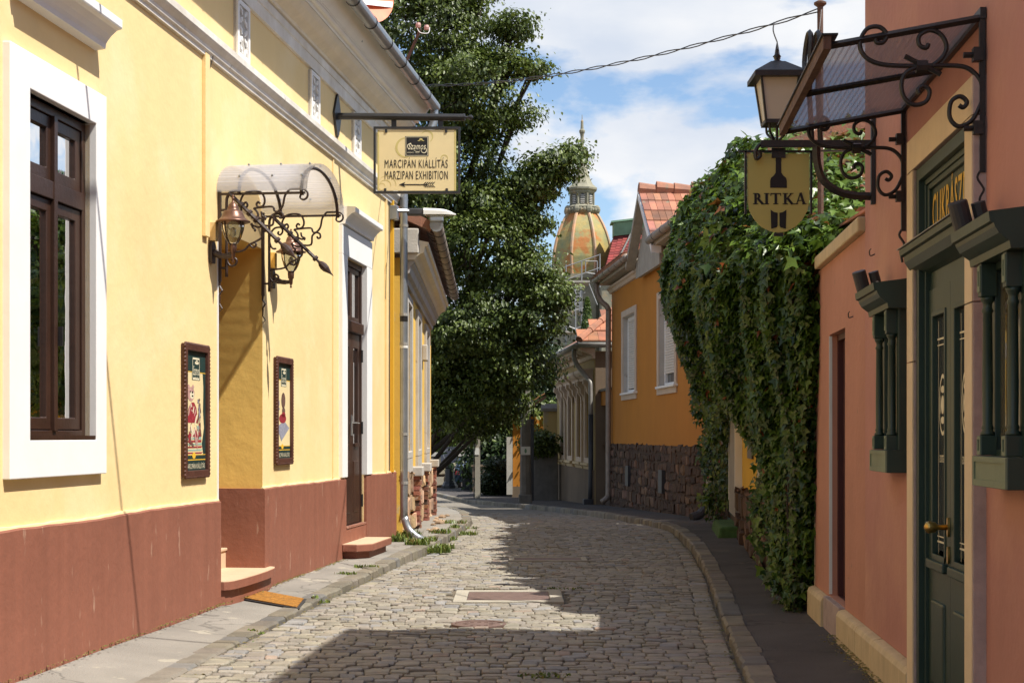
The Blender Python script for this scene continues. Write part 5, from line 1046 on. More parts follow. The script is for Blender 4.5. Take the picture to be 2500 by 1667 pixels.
# rusty pole behind the wall and the overhead wire to it
t = thing('utility_pole', 'thin rusty steel pole with insulators standing behind the ivy', 'pole', (2.66, 13.3, 3.0))
part('pole', MB().tube([(2.70, 13.3, 0.0), (2.69, 13.3, 5.36)], 0.026, 10), 'rust', t); part('cap', MB().lathe([(0.03, 5.34), (0.055, 5.36), (0.055, 5.375), (0.01, 5.40)], 2.69, 13.3, 12), 'rust', t)
part('insulator', MB().lathe([(0.012, 4.80), (0.03, 4.84), (0.022, 4.88), (0.014, 4.93), (0.004, 4.98)], 2.28, 13.1, 10), 'iron_black', t); part('tie_wire', MB().tube(smooth2([(2.28, 13.1, 4.98), (2.25, 13.12, 5.08), (2.26, 13.14, 5.16)]), 0.006, 5), 'iron_black', t)
part('tie_wire', MB().tube(smooth2([(2.69, 13.25, 5.30), (2.66, 13.2, 4.9), (2.75, 13.2, 4.4)]), 0.004, 5), 'zinc_dull', t)
W0, W1_ = Vector((-1.18, 21.0, 6.42)), Vector((2.66, 13.28, 5.30)); pa, pb_ = [], []
for i in range(61):
    q = i / 60; c_ = W0.lerp(W1_, q) - Vector((0, 0, 0.33 * 4 * q * (1 - q) * 0.5)); tw = q * 55
    pa.append((c_.x, c_.y + 0.012 * math.cos(tw), c_.z + 0.014 * math.sin(tw))); pb_.append((c_.x, c_.y - 0.012 * math.cos(tw), c_.z - 0.014 * math.sin(tw)))
t = thing('overhead_wire', 'twisted black cable slung across the street against the sky', 'cable', tuple(W0))
part('strand', MB().tube(pa, 0.0062, 5), 'iron_black', t); part('strand', MB().tube(pb_, 0.0062, 5), 'iron_black', t)

q0, q1 = Vector(FL(0.62, 0.55, 6.47)), Vector((2.05, 9.75, 6.42))
t = thing('overhead_wire', 'straight cable high over the near end of the street whose shadow crosses the yellow wall', 'cable', tuple(q0))
part('strand', MB().tube([tuple(q0.lerp(q1, i / 20) - Vector((0, 0, 0.12 * 4 * (i / 20) * (1 - i / 20)))) for i in range(21)], 0.015, 6), 'iron_black', t)

# ------------------------------------------------------------------ the amber house under the ivy
HY = thing('amber_house', 'small amber yellow house with rough stone base almost hidden by ivy', 'house', FY(3, 0, 0))
part('wall', MB(FY).box(-3.55, 9.8, -5.0, 0.0, 0.75, 3.0), 'amber_plaster', HY)
part('upper_wall', MB(FY).box(-0.2, 9.8, -3.0, -0.05, 3.0, 4.75), 'amber_plaster', HY)
part('grey_pilaster', MB(FY).box(5.15, 6.9, -0.2, 0.10, 0.42, 2.6), 'grey_post', HY); part('pilaster_edge', MB(FY).box(5.10, 5.16, -0.2, 0.106, 0.8, 2.6), 'white_paint', HY); part('pilaster_edge', MB(FY).box(6.9, 6.96, -0.2, 0.106, 0.6, 2.6), 'white_paint', HY)
part('white_band', MB(FY).box(1.25, 1.62, -0.05, 0.02, 0.78, 2.3), 'limewash', HY)
part('notice_board', MB(FY).box(2.55, 3.45, 0.005, 0.03, 1.30, 2.4), 'brown_wood', HY, bev=0.004); part('letter_box', MB(FY).box(1.8, 2.2, 0.005, 0.06, 1.72, 1.90), 'zinc_dull', HY, bev=0.004)
part('base_core', MB(FY).box(-3.55, 9.8, -0.3, 0.03, -0.1, 0.8), 'mortar', HY)
rr = random.Random(21)
def rubble(F_, s0, s1, z0, z1, p, par, mt, sz=(0.16, 0.34), dep=0.05, seed=1, zfun=None, nm='stone'):
    r2 = random.Random(seed); z = z0
    while z < z1 - 0.03:
        hh = r2.uniform(*sz) * 0.75; hh = min(hh, z1 - z); s = s0 + r2.uniform(-0.05, 0.0)
        while s < s1 - 0.03:
            w = min(r2.uniform(*sz) * 1.25, s1 - s); a, b = max(s, s0) + 0.008, s + w - 0.008
            j = lambda k=min(0.06, sz[1] * 0.11): r2.uniform(-k, k)
            k = r2.choice((0.7, 0.8, 0.9, 1.0, 1.1, 1.2, 1.9)) * r2.uniform(0.85, 1.15); m_ = MB(F_); m_.tint = (k, k * r2.uniform(0.9, 1.02), k * r2.uniform(0.82, 1.0)); d = p + dep * r2.uniform(0.4, 1.2)
            za, zb = z + 0.008, z + hh - 0.008; q = 0.03
            zo_ = zfun((a + b) / 2) if zfun else 0.0
            m_.add([(a + j(), p - 0.03, za + zo_ + j()), (b + j(), p - 0.03, za + zo_ + j()), (b + j(), p - 0.03, zb + zo_ + j()), (a + j(), p - 0.03, zb + zo_ + j()),
                    (a + q + j(), d, za + q + zo_ + j()), (b - q + j(), d + j(0.012), za + q + zo_ + j()), (b - q + j(), d, zb - q + zo_ + j()), (a + q + j(), d + j(0.012), zb - q + zo_ + j())],
                   [(0, 1, 5, 4), (1, 2, 6, 5), (2, 3, 7, 6), (3, 0, 4, 7), (4, 5, 6, 7)])
            part(nm, m_, mt, par); s += w
        z += hh
bs = part('stone_base', MB(FY).box(-0.5, 9.8, -0.3, 0.034, -0.1, 0.10), 'mortar', HY)
rubble(FY, 0.0, 5.1, 0.08, 0.86, 0.03, HY, 'rubble_brown', (0.24, 0.46), 0.07, 4)
part('roof', MB(FY).prism([(0.25, 4.70), (-4.2, 6.0), (-4.2, 5.85), (0.15, 4.60)], -0.3, 9.9), 'tile_roof', HY)
# tiled lean-to between the ivy and the pink house
LE = thing('tiled_shed', 'low shed roof of weathered orange tiles behind the pink wall', 'shed', (3.6, 13.6, 3.3))
part('wall', MB().box(2.95, 5.8, 11.9, 15.9, 0.0, 3.35), 'amber_plaster', LE)
for r_ in range(12):
    for c_ in range(18):
        y0 = 11.85 + c_ * 0.225; x0 = 2.80 + r_ * 0.25; z0 = 3.36 + (x0 - 2.8) * 0.42
        m_ = MB(); k = random.uniform(0.75, 1.35); m_.tint = (k, k * random.uniform(0.88, 1.02), k * random.uniform(0.85, 1.0))
        m_.hexa([(x0 + dx, y0 + dy, z0 + dx * 0.42 + dz + (0.02 if dx == 0 else 0.0)) for dz in (0.0, 0.022) for dy in (0.004, 0.221) for dx in (0, 0.30)])
        part('roof_tile', m_, 'tile_roof', LE)
t = thing('mossy_block', 'low mossy green stone block on the pavement by the downpipe', 'stone block', (3.32, 22.9, 0.1))
m_ = MB(); m_.add([(3.0, 22.3, 0.02), (3.55, 22.3, 0.02), (3.7, 24.6, 0.02), (3.2, 24.6, 0.02), (3.05, 22.36, 0.26), (3.5, 22.36, 0.28), (3.66, 24.5, 0.27), (3.24, 24.5, 0.25)], QF)
part('block', m_, 'moss_green', t, bev=0.04)

# ------------------------------------------------------------------ the orange house
HO = thing('orange_house', 'orange rendered house with dark stone base, roller shutters and tiled gablet', 'house', FO(6, 0, 0))
OW1, OW2 = (9.45, 11.35, 2.66, 4.62), (4.22, 6.10, 2.66, 4.62)
zg = lambda s: gz(FO(s, 0, 0)[1])
part('wall', MB(FO).wall(0, 13.47, 1.30, 5.72, [OW1, OW2], 0.24, 6.0), 'orange_plaster', HO)
part('base_core', MB(FO).box(0.0, 13.47, -0.4, 0.03, -0.7, 1.38), 'mortar', HO)
rubble(FO, 0.0, 13.47, -0.45, 1.39, 0.03, HO, 'rubble_brown', (0.20, 0.44), 0.03, 12)
for s in (9.9, 5.2): part('cellar_vent', MB(FO).box(s, s + 0.45, 0.0, 0.12, 0.35, 0.85), 'pipe_dark', HO)
for h in (OW1, OW2):
    sr = part('window_surround', MB(FO).ring(h[0] - 0.22, h[1] + 0.22, h[2] - 0.16, h[3] + 0.16, h, -0.02, 0.035), 'beige_trim', HO, bev=0.008)
    part('reveal', MB(FO).ring(h[0] + 0.001, h[1] - 0.001, h[2] + 0.001, h[3] - 0.001, (h[0] + 0.012, h[1] - 0.012, h[2] + 0.012, h[3] - 0.012), -0.22, 0.0), 'grey_trim', sr)
    part('sill', MB(FO).box(h[0] - 0.28, h[1] + 0.05, -0.18, 0.10, h[2] - 0.03, h[2] + 0.02), 'white_paint', sr, bev=0.008)
    w = part('window', MB(FO).ring(h[0] + 0.012, h[1] - 0.012, h[2] + 0.02, h[3] - 0.012, (h[0] + 0.10, h[1] - 0.10, h[2] + 0.10, h[3] - 0.10), -0.20, -0.10), 'white_paint', HO, bev=0.006)
    part('pane', MB(FO).box(h[0] + 0.09, h[1] - 0.09, -0.17, -0.165, h[2] + 0.09, h[3] - 0.09), 'dark_glass', w)
    zz_ = h[2] + (0.30 if h is OW2 else 0.13)
    while zz_ < h[3] - 0.12: part('shutter_slat', MB(FO).prism([(-0.12, zz_), (-0.11, zz_ + 0.01), (-0.105, zz_ + 0.03), (-0.112, zz_ + 0.05), (-0.12, zz_ + 0.054), (-0.135, zz_ + 0.03)], h[0] + 0.10, h[1] - 0.10), 'shutter_white', w); zz_ += 0.058
# eaves in two stretches with the gablet between
def eaves(s0, s1):
    e = part('eaves', MB(FO).prism([(0.0, 5.42), (0.06, 5.43), (0.09, 5.50), (0.14, 5.53), (0.14, 5.58), (0.0, 5.6)], s0, s1), 'beige_trim', HO)
    part('eaves_board', MB(FO).prism([(0.0, 5.66), (0.34, 5.66), (0.36, 5.69), (0.36, 5.76), (0.0, 5.80)], s0 - 0.04, s1 + 0.04), 'grey_board', HO)
    g = part('gutter', MB(FO).tube([(s0 - 0.1, 0.44, 5.79), (s1 + 0.1, 0.44, 5.79)], 0.085, 12), 'pipe_brown', HO, smooth=True)
    a = s0 + 0.3
    while a < s1: part('gutter_bracket', MB(FO).tube([(a, 0.44, 5.79), (a + 0.03, 0.44, 5.79)], 0.091, 12), 'pipe_dark', g); a += 1.0
eaves(-0.1, 4.9); eaves(8.2, 13.5)
part('roof', MB(FO).prism([(0.55, 5.86), (-3.4, 7.4), (-6.5, 5.9), (-6.5, 5.8), (-3.4, 7.28), (0.5, 5.78)], 8.2, 13.6), 'tile_roof', HO); part('flat_roof', MB(FO).box(-0.1, 4.8, -6.0, 0.3, 5.72, 5.80), 'concrete_dark', HO)
def tiles(F_, s0, s1, p0, z0, dirp, dz, rows, cols, par, along='s', w=0.2):
    """Rows of flat tiles climbing a slope, each lapped over the one below."""
    for r_ in range(rows):
        for c_ in range(cols):
            a = s0 + (s1 - s0) * c_ / cols; b = s0 + (s1 - s0) * (c_ + 1) / cols
            p = p0 + dirp * r_; z = z0 + dz * r_; m_ = MB(F_); k = random.choice((0.55, 0.75, 0.9, 1.05, 1.2)) * random.uniform(0.9, 1.1); m_.tint = (k, k * random.uniform(0.86, 1.04), k * random.uniform(0.82, 1.05))
            e = 1.25
            if along == 's': P = [(x, p + dirp * e * t_, z + dz * e * t_ + o_ + (0.035 if t_ == 0 else 0.0)) for o_ in (0.0, 0.022) for t_ in (0, 1) for x in (a + 0.004, b - 0.004)]
            else: P = [(p + dirp * e * t_, x, z + dz * e * t_ + o_ + (0.035 if t_ == 0 else 0.0)) for o_ in (0.0, 0.022) for t_ in (0, 1) for x in (a + 0.004, b - 0.004)]
            m_.hexa(P); part('roof_tile', m_, 'tile_roof', par)
tiles(FO, 8.4, 13.5, 0.50, 5.88, -0.26, 0.10, 4, 20, HO)
# gablet: boarded front, slope facing down the street
GF = [(5.0, 5.86), (6.55, 7.02), (8.15, 5.86)]
gb = part('gablet_front', MB(FO).prism([(5.08, 5.30), (5.08, 5.86), (6.55, 6.95), (8.05, 5.86), (8.05, 5.30)], 0.10, 0.16, 'y'), 'grey_board', HO)
for a in np.arange(5.1, 8.0, 0.29):
    top = 5.86 + (1.09 / 1.48) * (1.48 - abs(a + 0.14 - 6.56)) - 0.06; part('gablet_board', MB(FO).box(float(a), float(a) + 0.275, 0.16, 0.185, 5.30, max(5.4, top)), 'grey_board', gb)
part('verge', MB(FO).hexa([(s, p, z + dz) for dz in (-0.16, 0.0) for (s, z) in ((4.78, 5.66), (6.55, 7.08)) for p in (0.20, 0.42)]), 'white_paint', gb); part('verge', MB(FO).hexa([(s, p, z + dz) for dz in (-0.16, 0.0) for (s, z) in ((6.56, 7.08), (8.35, 5.66)) for p in (0.20, 0.42)]), 'grey_board', gb)
part('gablet_core', MB(FO).prism([(5.0, 5.80), (6.55, 6.98), (8.1, 5.70)], -3.0, 0.10, 'y'), 'grey_board', HO)
tiles(FO, -3.0, 0.40, 4.74, 5.70, 0.36, 0.274, 5, 22, HO, 'p')
for i in range(9):
    a = 0.40 - 0.40 * i; part('ridge_tile', MB(FO).tube([(6.56, a, 7.14 + (0.03 if i % 2 else 0)), (6.56, a - 0.42, 7.12 + (0.03 if i % 2 else 0))], [0.16, 0.12], 8), 'tile_roof', HO)
part('chimney', MB(FO).box(6.3, 7.0, -2.2, -1.6, 6.9, 7.45), 'concrete_dark', HO)
dpo = part('downpipe', MB(FO).tube(smooth2([(13.4, 0.44, 5.72), (13.4, 0.42, 5.45), (13.38, 0.30, 5.22), (13.35, 0.12, 5.02), (13.35, 0.11, 4.6), (13.35, 0.11, 1.5), (13.35, 0.11, 0.1), (13.33, 0.16, -0.08), (13.30, 0.30, -0.18)]), 0.075, 10), 'pipe_brown', HO, smooth=True)
dpn = part('downpipe', MB(FO).tube(smooth2([(0.25, 0.11, 5.5), (0.25, 0.11, 2.0), (0.25, 0.11, 0.5), (0.22, 0.16, 0.30), (0.18, 0.30, 0.16), (0.14, 0.44, 0.12)]), 0.07, 10), 'zinc_dull', HO, smooth=True)
part('drain_shoe', MB(FO).tube([(0.22, 0.16, 0.30), (0.17, 0.32, 0.15), (0.12, 0.48, 0.10)], 0.085, 10), 'pipe_dark', dpn)
# low orange link with the gate between the two houses
lk = part('link_wall', MB(FO).wall(13.49, 17.6, 1.35, 2.84, [(14.5, 15.6, 0.0, 2.45)], 0.3, 0.5), 'orange_plaster', HO)
part('link_coping', MB(FO).box(13.49, 17.6, -0.5, 0.06, 2.845, 2.91), 'concrete_dark', lk); part('link_base', MB(FO).box(13.49, 14.48, -0.5, 0.03, -0.8, 1.35), 'mortar', lk); part('link_base', MB(FO).box(15.62, 17.6, -0.5, 0.03, -0.8, 1.35), 'mortar', lk)
rubble(FO, 15.64, 17.6, -0.45, 1.36, 0.03, HO, 'rubble_brown', (0.32, 0.62), 0.06, 31)
part('gate', MB(FO).box(14.5, 15.6, -0.32, -0.26, -0.5, 2.45), 'pipe_dark', lk); part('house_number', MB(FO).prism(ell(14.1, 2.6, 0.07, 0.1, 10), 0.002, 0.01, 'y'), 'plate_white', lk)
# ------------------------------------------------------------------ the old house beyond the yellow one
H3 = thing('old_yellow_house', 'old ochre house with heavy cornice, crumbling brick base and brown gutter', 'house', FL2(5, 0, 0))
LW = [(0.75, 1.85, 1.35, 3.62), (3.95, 5.0, 1.35, 3.62), (7.35, 8.6, 1.35, 3.62)]
part('wall', MB(FL2).wall(0.0, 10.4, -0.3, 4.2, LW, 0.25, 5.0), 'old_yellow', H3)
for h in LW:
    sr = part('window_surround', MB(FL2).ring(h[0] - 0.2, h[1] + 0.2, h[2] - 0.1, h[3] + 0.14, h, -0.02, 0.05), 'grey_trim', H3, bev=0.01)
    part('apron', MB(FL2).box(h[0] - 0.2, h[1] + 0.2, 0.0, 0.045, h[2] - 0.32, h[2] - 0.104), 'grey_trim', sr)
    w = part('window', MB(FL2).ring(h[0] + 0.01, h[1] - 0.01, h[2] + 0.01, h[3] - 0.01, (h[0] + 0.09, h[1] - 0.09, h[2] + 0.09, h[3] - 0.09), -0.20, -0.12), 'white_paint', H3)
    part('pane', MB(FL2).box(h[0] + 0.08, h[1] - 0.08, -0.17, -0.165, h[2] + 0.08, h[3] - 0.08), 'dark_glass', w); part('window_bar', MB(FL2).box((h[0] + h[1]) / 2 - 0.03, (h[0] + h[1]) / 2 + 0.03, -0.16, -0.12, h[2] + 0.09, h[3] - 0.09), 'white_paint', w)
part('house_sign', MB(FL2).box(6.2, 6.6, 0.0, 0.10, 3.0, 3.3), 'grey_trim', H3, bev=0.02)
c1 = [(0.0, 3.86), (0.04, 3.87), (0.05, 3.95), (0.10, 3.98), (0.12, 4.08), (0.16, 4.12), (0.16, 4.16), (0.0, 4.18)]
part('cornice', MB(FL2).prism(c1, -0.02, 10.42), 'grey_trim', H3)
c2_ = [(0.0, 4.165), (0.18, 4.165), (0.20, 4.20), (0.24, 4.24), (0.31, 4.27), (0.33, 4.33), (0.33, 4.36), (0.37, 4.37), (0.38, 4.42), (0.0, 4.5)]
part('cornice', MB(FL2).prism(c2_, -0.06, 10.46), 'cream_moulding', H3)
part('cornice_end', MB(FL2).box(-0.10, -0.02, -0.3, 0.24, 4.25, 4.62), 'limewash', H3, bev=0.02)
g3 = part('gutter', MB(FL2).tube([(-0.12, 0.50, 4.66), (10.5, 0.50, 4.60)], 0.095, 12), 'pipe_brown', H3, smooth=True)
for i in range(12): part('gutter_bracket', MB(FL2).tube([(0.45 + 0.86 * i, 0.50, 4.655 - 0.0049 * i), (0.475 + 0.86 * i, 0.50, 4.655 - 0.0049 * i)], 0.102, 12), 'iron_black', g3)
part('gutter_end', MB(FL2).tube([(-0.16, 0.50, 4.66), (-0.11, 0.50, 4.66)], 0.10, 12), 'zinc', g3); part('gutter_hopper', MB(FL2).box(-0.2, -0.05, 0.40, 0.6, 4.70, 4.86), 'zinc', g3, bev=0.02)
part('roof', MB(FL2).prism([(0.48, 4.70), (-2.6, 6.1), (-5.2, 4.8), (-5.2, 4.7), (-2.6, 5.98), (0.40, 4.58)], -0.1, 10.5), 'tile_roof', H3)
m_ = MB(FL2)
for i in range(60): a = 0.1 + 0.17 * i; part('eaves_tile', MB(FL2).prism([(0.34, 4.60), (0.44, 4.57 - 0.03 * random.random()), (0.46, 4.60), (0.36, 4.66)], a, a + 0.155), 'rust', H3)
# base: rubble with two brick pilasters and plaster caps
rubble(FL2, 0.0, 10.4, -0.12, 1.02, 0.0, H3, 'rubble_tan', (0.22, 0.42), 0.09, 44, lambda s: gz(22.3 + s) * 0.6)
for a, b in ((2.1, 2.55), (5.3, 5.8), (9.3, 9.7)):
    z0 = gz(22.3 + a) + 0.08
    part('pilaster_cap', MB(FL2).box(a - 0.04, b + 0.04, 0.0, 0.20, 0.95, 1.10), 'grey_trim', H3, bev=0.015)
    part('pilaster_core', MB(FL2).box(a + 0.02, b - 0.02, 0.0, 0.13, -0.3, 0.95), 'mortar', H3)
    z = z0; r_ = 0
    while z < 0.92:
        s = a - (0.12 if r_ % 2 else 0.0)
        while s < b - 0.02:
            sa, sb = max(s, a), min(s + 0.25, b)
            if sb - sa > 0.05 and random.random() > 0.06:
                k = random.uniform(0.65, 1.3); m_ = MB(FL2); m_.tint = (k, k * random.uniform(0.8, 1.1), k * random.uniform(0.8, 1.1)); dd = random.uniform(-0.09, -0.07)
                m_.box(sa + 0.006, sb - 0.006, 0.05, 0.235 + dd, z + 0.006, z + 0.072); part('brick', m_, 'brick', H3)
            s += 0.26
        z += 0.08; r_ += 1
# broken rubble fallen at the foot
for i in range(16):
    s = random.uniform(1.0, 9.5); q = FL2(s, random.uniform(0.25, 0.42), 0); k = random.uniform(0.7, 1.2); m_ = MB(); m_.tint = (k, k, k); r_ = random.uniform(0.03, 0.08); z = gz(q[1]) + 0.10
    m_.ball((q[0], q[1], z + r_ * 0.3), r_, 5, (1.2, 1.5, 0.6)); part('fallen_piece', m_, 'rubble_tan', H3)

# ------------------------------------------------------------------ the beige house with tall windows
H4 = thing('beige_house', 'grimy beige house with tall narrow windows under carved hoods', 'house', FB(5, 0, 0))
BW = [(0.80, 1.75), (2.75, 3.70), (5.1, 6.05), (7.2, 8.15)]
part('wall', MB(FB).wall(0.0, 9.8, -0.9, 4.0, [(a, b, 0.95, 3.05) for a, b in BW], 0.25, 7.0), 'beige_plaster', H4)
part('plinth', MB(FB).box(0.0, 9.8, 0.0, 0.06, -0.9, 0.62), 'grime_plaster', H4); part('flank_render', MB(FB).box(-0.02, 0.0, -6.9, -0.02, -0.9, 3.98), 'grime_plaster', H4)
for a, b in BW:
    sr = part('window_surround', MB(FB).ring(a - 0.22, b + 0.22, 0.80, 3.2, (a, b, 0.95, 3.05), -0.02, 0.07), 'beige_trim', H4, bev=0.01)
    part('hood', MB(FB).prism([(0.0, 3.2), (0.16, 3.2), (0.18, 3.28), (0.28, 3.34), (0.34, 3.42), (0.34, 3.50), (0.0, 3.54)], a - 0.40, b + 0.40), 'beige_trim', sr)
    for s in (a - 0.32, b + 0.14): part('console', MB(FB).prism([(0.05, 3.2), (0.27, 3.2), (0.27, 3.08), (0.18, 3.0), (0.17, 2.86), (0.10, 2.78), (0.08, 2.62), (0.05, 2.6)], s, s + 0.18), 'beige_trim', sr, bev=0.01)
    part('sill', MB(FB).prism([(0.0, 0.58), (0.05, 0.60), (0.08, 0.70), (0.16, 0.74), (0.16, 0.80), (0.0, 0.82)], a - 0.35, b + 0.35), 'sandstone', sr)
    w = part('window', MB(FB).ring(a + 0.01, b - 0.01, 0.96, 3.04, (a + 0.10, b - 0.10, 1.05, 2.95), -0.16, -0.06), 'beige_trim', H4)
    part('pane', MB(FB).box(a + 0.09, b - 0.09, -0.12, -0.115, 1.04, 2.96), 'dark_glass', w); part('window_bar', MB(FB).box(a + 0.1, b - 0.1, -0.11, -0.05, 2.18, 2.27), 'beige_trim', w); part('window_bar', MB(FB).box((a + b) / 2 - 0.03, (a + b) / 2 + 0.03, -0.11, -0.06, 1.05, 2.18), 'beige_trim', w)
part('cornice', MB(FB).prism([(0.0, 3.78), (0.08, 3.80), (0.10, 3.90), (0.42, 4.02), (0.45, 4.10), (0.0, 4.14)], -0.1, 9.9), 'beige_trim', H4)
for i in range(10): part('cornice_block', MB(FB).box(0.3 + i, 0.55 + i, 0.08, 0.34, 3.90, 4.0), 'beige_trim', H4)
part('gutter', MB(FB).tube([(-0.15, 0.52, 4.16), (10, 0.52, 4.16)], 0.085, 10), 'zinc_dull', H4, smooth=True); part('gutter', MB(FB).tube([(-0.15, 0.50, 4.17), (-0.15, -1.6, 4.17)], 0.085, 10), 'zinc_dull', H4, smooth=True)
part('roof_deck', MB(FB).prism([(0.5, 4.20), (-3.6, 6.6), (-3.6, 6.5), (0.4, 4.12)], 1.5, 10.9), 'tile_roof', H4)
mh = MB(FB); mh.add([(-0.2, 0.5, 4.16), (-0.2, -7, 4.16), (3.6, -3.6, 7.0), (3.4, -3.6, 7.0), (2.2, 0.5, 4.16)], [(0, 1, 2), (0, 2, 3), (0, 3, 4)]); part('roof_hip', mh, 'tile_roof', H4)
for r_ in range(9):                        # hip slope tiles facing the street below
    z = 4.22 + 0.32 * r_; s = -0.2 + 0.42 * r_; pL = 0.5 - 0.40 * r_; pR = -7 + 0.40 * r_
    n_ = max(2, int((pL - pR) / 0.30))
    for c_ in range(n_):
        a = pL + (pR - pL) * c_ / n_; b = pL + (pR - pL) * (c_ + 1) / n_
        if a < -2.9: continue
        m_ = MB(FB); k = random.uniform(0.7, 1.3); m_.tint = (k, k * random.uniform(0.84, 1.0), k * random.uniform(0.8, 0.98)); m_.hexa([(s + ds * 0.52, x, z + ds * 0.39 + o_ + (0.05 if ds == 0 else 0)) for o_ in (0.0, 0.03) for ds in (0, 1) for x in (a - 0.004, b + 0.004)]); part('roof_tile', m_, 'tile_roof', H4)
for i in range(8):
    t0, t1 = i / 8, (i + 1.1) / 8; f_ = lambda t: (-0.15 + 2.9 * t, 0.46 - 2.8 * t, 4.30 + 2.3 * t); part('ridge_tile', MB(FB).tube([f_(t0), f_(t1)], [0.12, 0.10], 8), 'tile_roof', H4)
part('downpipe', MB(FB).tube(smooth2([(0.55, 0.52, 4.08), (0.55, 0.50, 3.75), (0.35, 0.30, 3.4), (0.12, 0.12, 3.15), (0.08, 0.10, 2.9), (0.08, 0.10, 2.2)]), 0.07, 10), 'zinc_dull', H4, smooth=True); part('downpipe', MB(FB).tube([(0.08, 0.10, 2.2), (0.08, 0.10, 0.3), (0.08, 0.12, -0.5)], 0.075, 10), 'pipe_dark', H4, smooth=True)
part('drain_shoe', MB(FB).box(-0.05, 0.25, 0.05, 0.32, -0.5, -0.2), 'pipe_dark', H4, bev=0.03)

# ------------------------------------------------------------------ beyond: gate pier, fence, poles, shed
zf = -0.78
t = thing('gate_pier', 'narrow rendered gate pier with sloped cap beside the beige house', 'pier', (1.45, 53.3, zf))
part('pier', MB().box(1.10, 1.62, 53.2, 53.7, zf, 2.45), 'beige_plaster', t, bev=0.02); part('cap', MB().prism([(53.1, 2.45), (53.8, 2.45), (53.8, 2.55), (53.45, 2.72), (53.1, 2.55)], 1.02, 1.70, 'x'), 'concrete_dark', t); part('gate', MB().box(1.22, 1.46, 53.14, 53.19, zf, 1.6), 'pipe_dark', t)
t = thing('fence_wall', 'rough grey rendered fence wall between the pole and the beige house', 'wall', (1.1, 51.5, zf))
part('wall', MB().box(0.72, 1.55, 51.4, 51.8, zf, 1.22), 'concrete_dark', t, bev=0.03); part('coping', MB().box(0.68, 1.6, 51.36, 51.84, 1.222, 1.28), 'concrete', t, bev=0.02)
t = thing('gas_pipe', 'acid yellow pipe standing against the fence wall', 'pipe', (0.53, 50.6, zf))
part('pipe', MB().tube([(0.53, 50.6, zf), (0.53, 50.6, 1.4)], 0.07, 10), 'acid_yellow', t, smooth=True); part('label_band', MB().tube([(0.53, 50.6, 0.2), (0.53, 50.6, 0.38)], 0.073, 10), 'plate_white', t)
t = thing('dark_post', 'dark steel fence post between yellow pipe and fence wall', 'post', (0.66, 50.2, zf)); part('post', MB().box(0.58, 0.72, 50.1, 50.3, zf, 2.1), 'pipe_dark', t, bev=0.01); part('post_cap', MB().box(0.56, 0.74, 50.08, 50.32, 2.102, 2.14), 'pipe_dark', t)
def pole(nm, x, y, r0, r1, h, label, sides=4, mt='concrete'):
    z = gz(y) + 0.05; t = thing(nm, label, 'pole', (x, y, z))
    part('shaft', MB().lathe([(r0, z), (r0 * 0.98, z + 0.3), (r1, z + h)], x, y, sides, math.pi / 4), mt, t); return t, z
t, z = pole('concrete_pole', -1.26, 55.8, 0.135, 0.10, 8.0, 'slim pale square concrete pole in front of the dark trees')
part('notice', MB().box(-1.36, -1.20, 55.69, 55.70, 0.9, 1.15), 'plate_white', t); part('cable', MB().tube([(-1.39, 55.75, z), (-1.385, 55.75, 2.0), (-1.36, 55.75, 5.0)], 0.02, 5), 'iron_black', t)
part('luminaire', MB().box(-1.4, -0.5, 55.7, 55.9, 7.1, 7.2), 'zinc', t)
t, z = pole('concrete_pole', 0.41, 46.1, 0.175, 0.13, 7.5, 'stout weathered concrete pole with a white notice and dark lower half', 8, 'concrete_dark')
part('base', MB().box(0.20, 0.60, 45.9, 46.3, z - 0.05, z + 0.32), 'concrete_dark', t, bev=0.03); part('notice', MB().box(0.27, 0.55, 45.905, 45.915, 1.02, 1.27), 'plate_white', t); part('notice_print', MB().prism(ell(0.41, 1.14, 0.035, 0.07, 10), 45.900, 45.904, 'y'), 'copper_green', t)
t = thing('orange_shed', 'small orange outbuilding with tiled roof edge behind the concrete pole', 'shed', (0.1, 57, zf))
part('wall', MB().box(0.03, 1.3, 56.4, 59.0, zf + 0.5, 2.3), 'orange_plaster', t); part('base', MB().box(0.0, 1.33, 56.36, 59.0, zf, zf + 0.5), 'grime_plaster', t); part('side_board', MB().box(-0.20, 0.02, 56.3, 56.6, zf + 0.2, 1.55), 'limewash', t)
for i in range(7):
    for j in range(6):
        x0 = -0.52 + 0.24 * i; k = random.uniform(0.8, 1.4); m_ = MB(); m_.tint = (k * 1.1, k * random.uniform(0.9, 1.2), k * 0.8); z0 = 2.02 + 0.155 * i
        m_.hexa([(x0 + dx * 0.29, 56.1 + 0.32 * j + dy, z0 + dx * 0.187 + o_ + (0.04 if dx == 0 else 0)) for o_ in (0, 0.03) for dy in (0.005, 0.315) for dx in (0, 1)]); part('roof_tile', m_, 'tile_roof', t)
part('roof_board', MB().prism([(-0.5, 1.96), (1.25, 3.08), (1.25, 2.98), (-0.5, 1.88)], 56.1, 58.1, 'y'), 'brown_wood', t)
t = thing('lime_house', 'acid yellow house gable with white lower wall behind the trees', 'house', (2.0, 78, zf))
part('gable', MB().prism([(0.9, 3.2), (5.5, 3.2), (5.5, 4.4), (3.2, 4.9), (0.9, 4.2)], 76, 82, 'y'), 'acid_yellow', t); part('lower_wall', MB().box(0.7, 5.6, 75.9, 82, zf, 3.2), 'limewash', t)
t = thing('stone_wall', 'sunlit pale stone retaining wall with coping at the end of the street', 'wall', (-4, 72, zf))
part('core', MB().box(-14, 0.5, 72.06, 72.6, zf - 0.1, 0.62), 'mortar', t)
part('coping', MB().box(-14, 0.5, 71.92, 72.7, 0.622, 0.80), 'limewash', t)
TW = lambda s, p, z: (-6.2 + s, 72.05 - p, z)
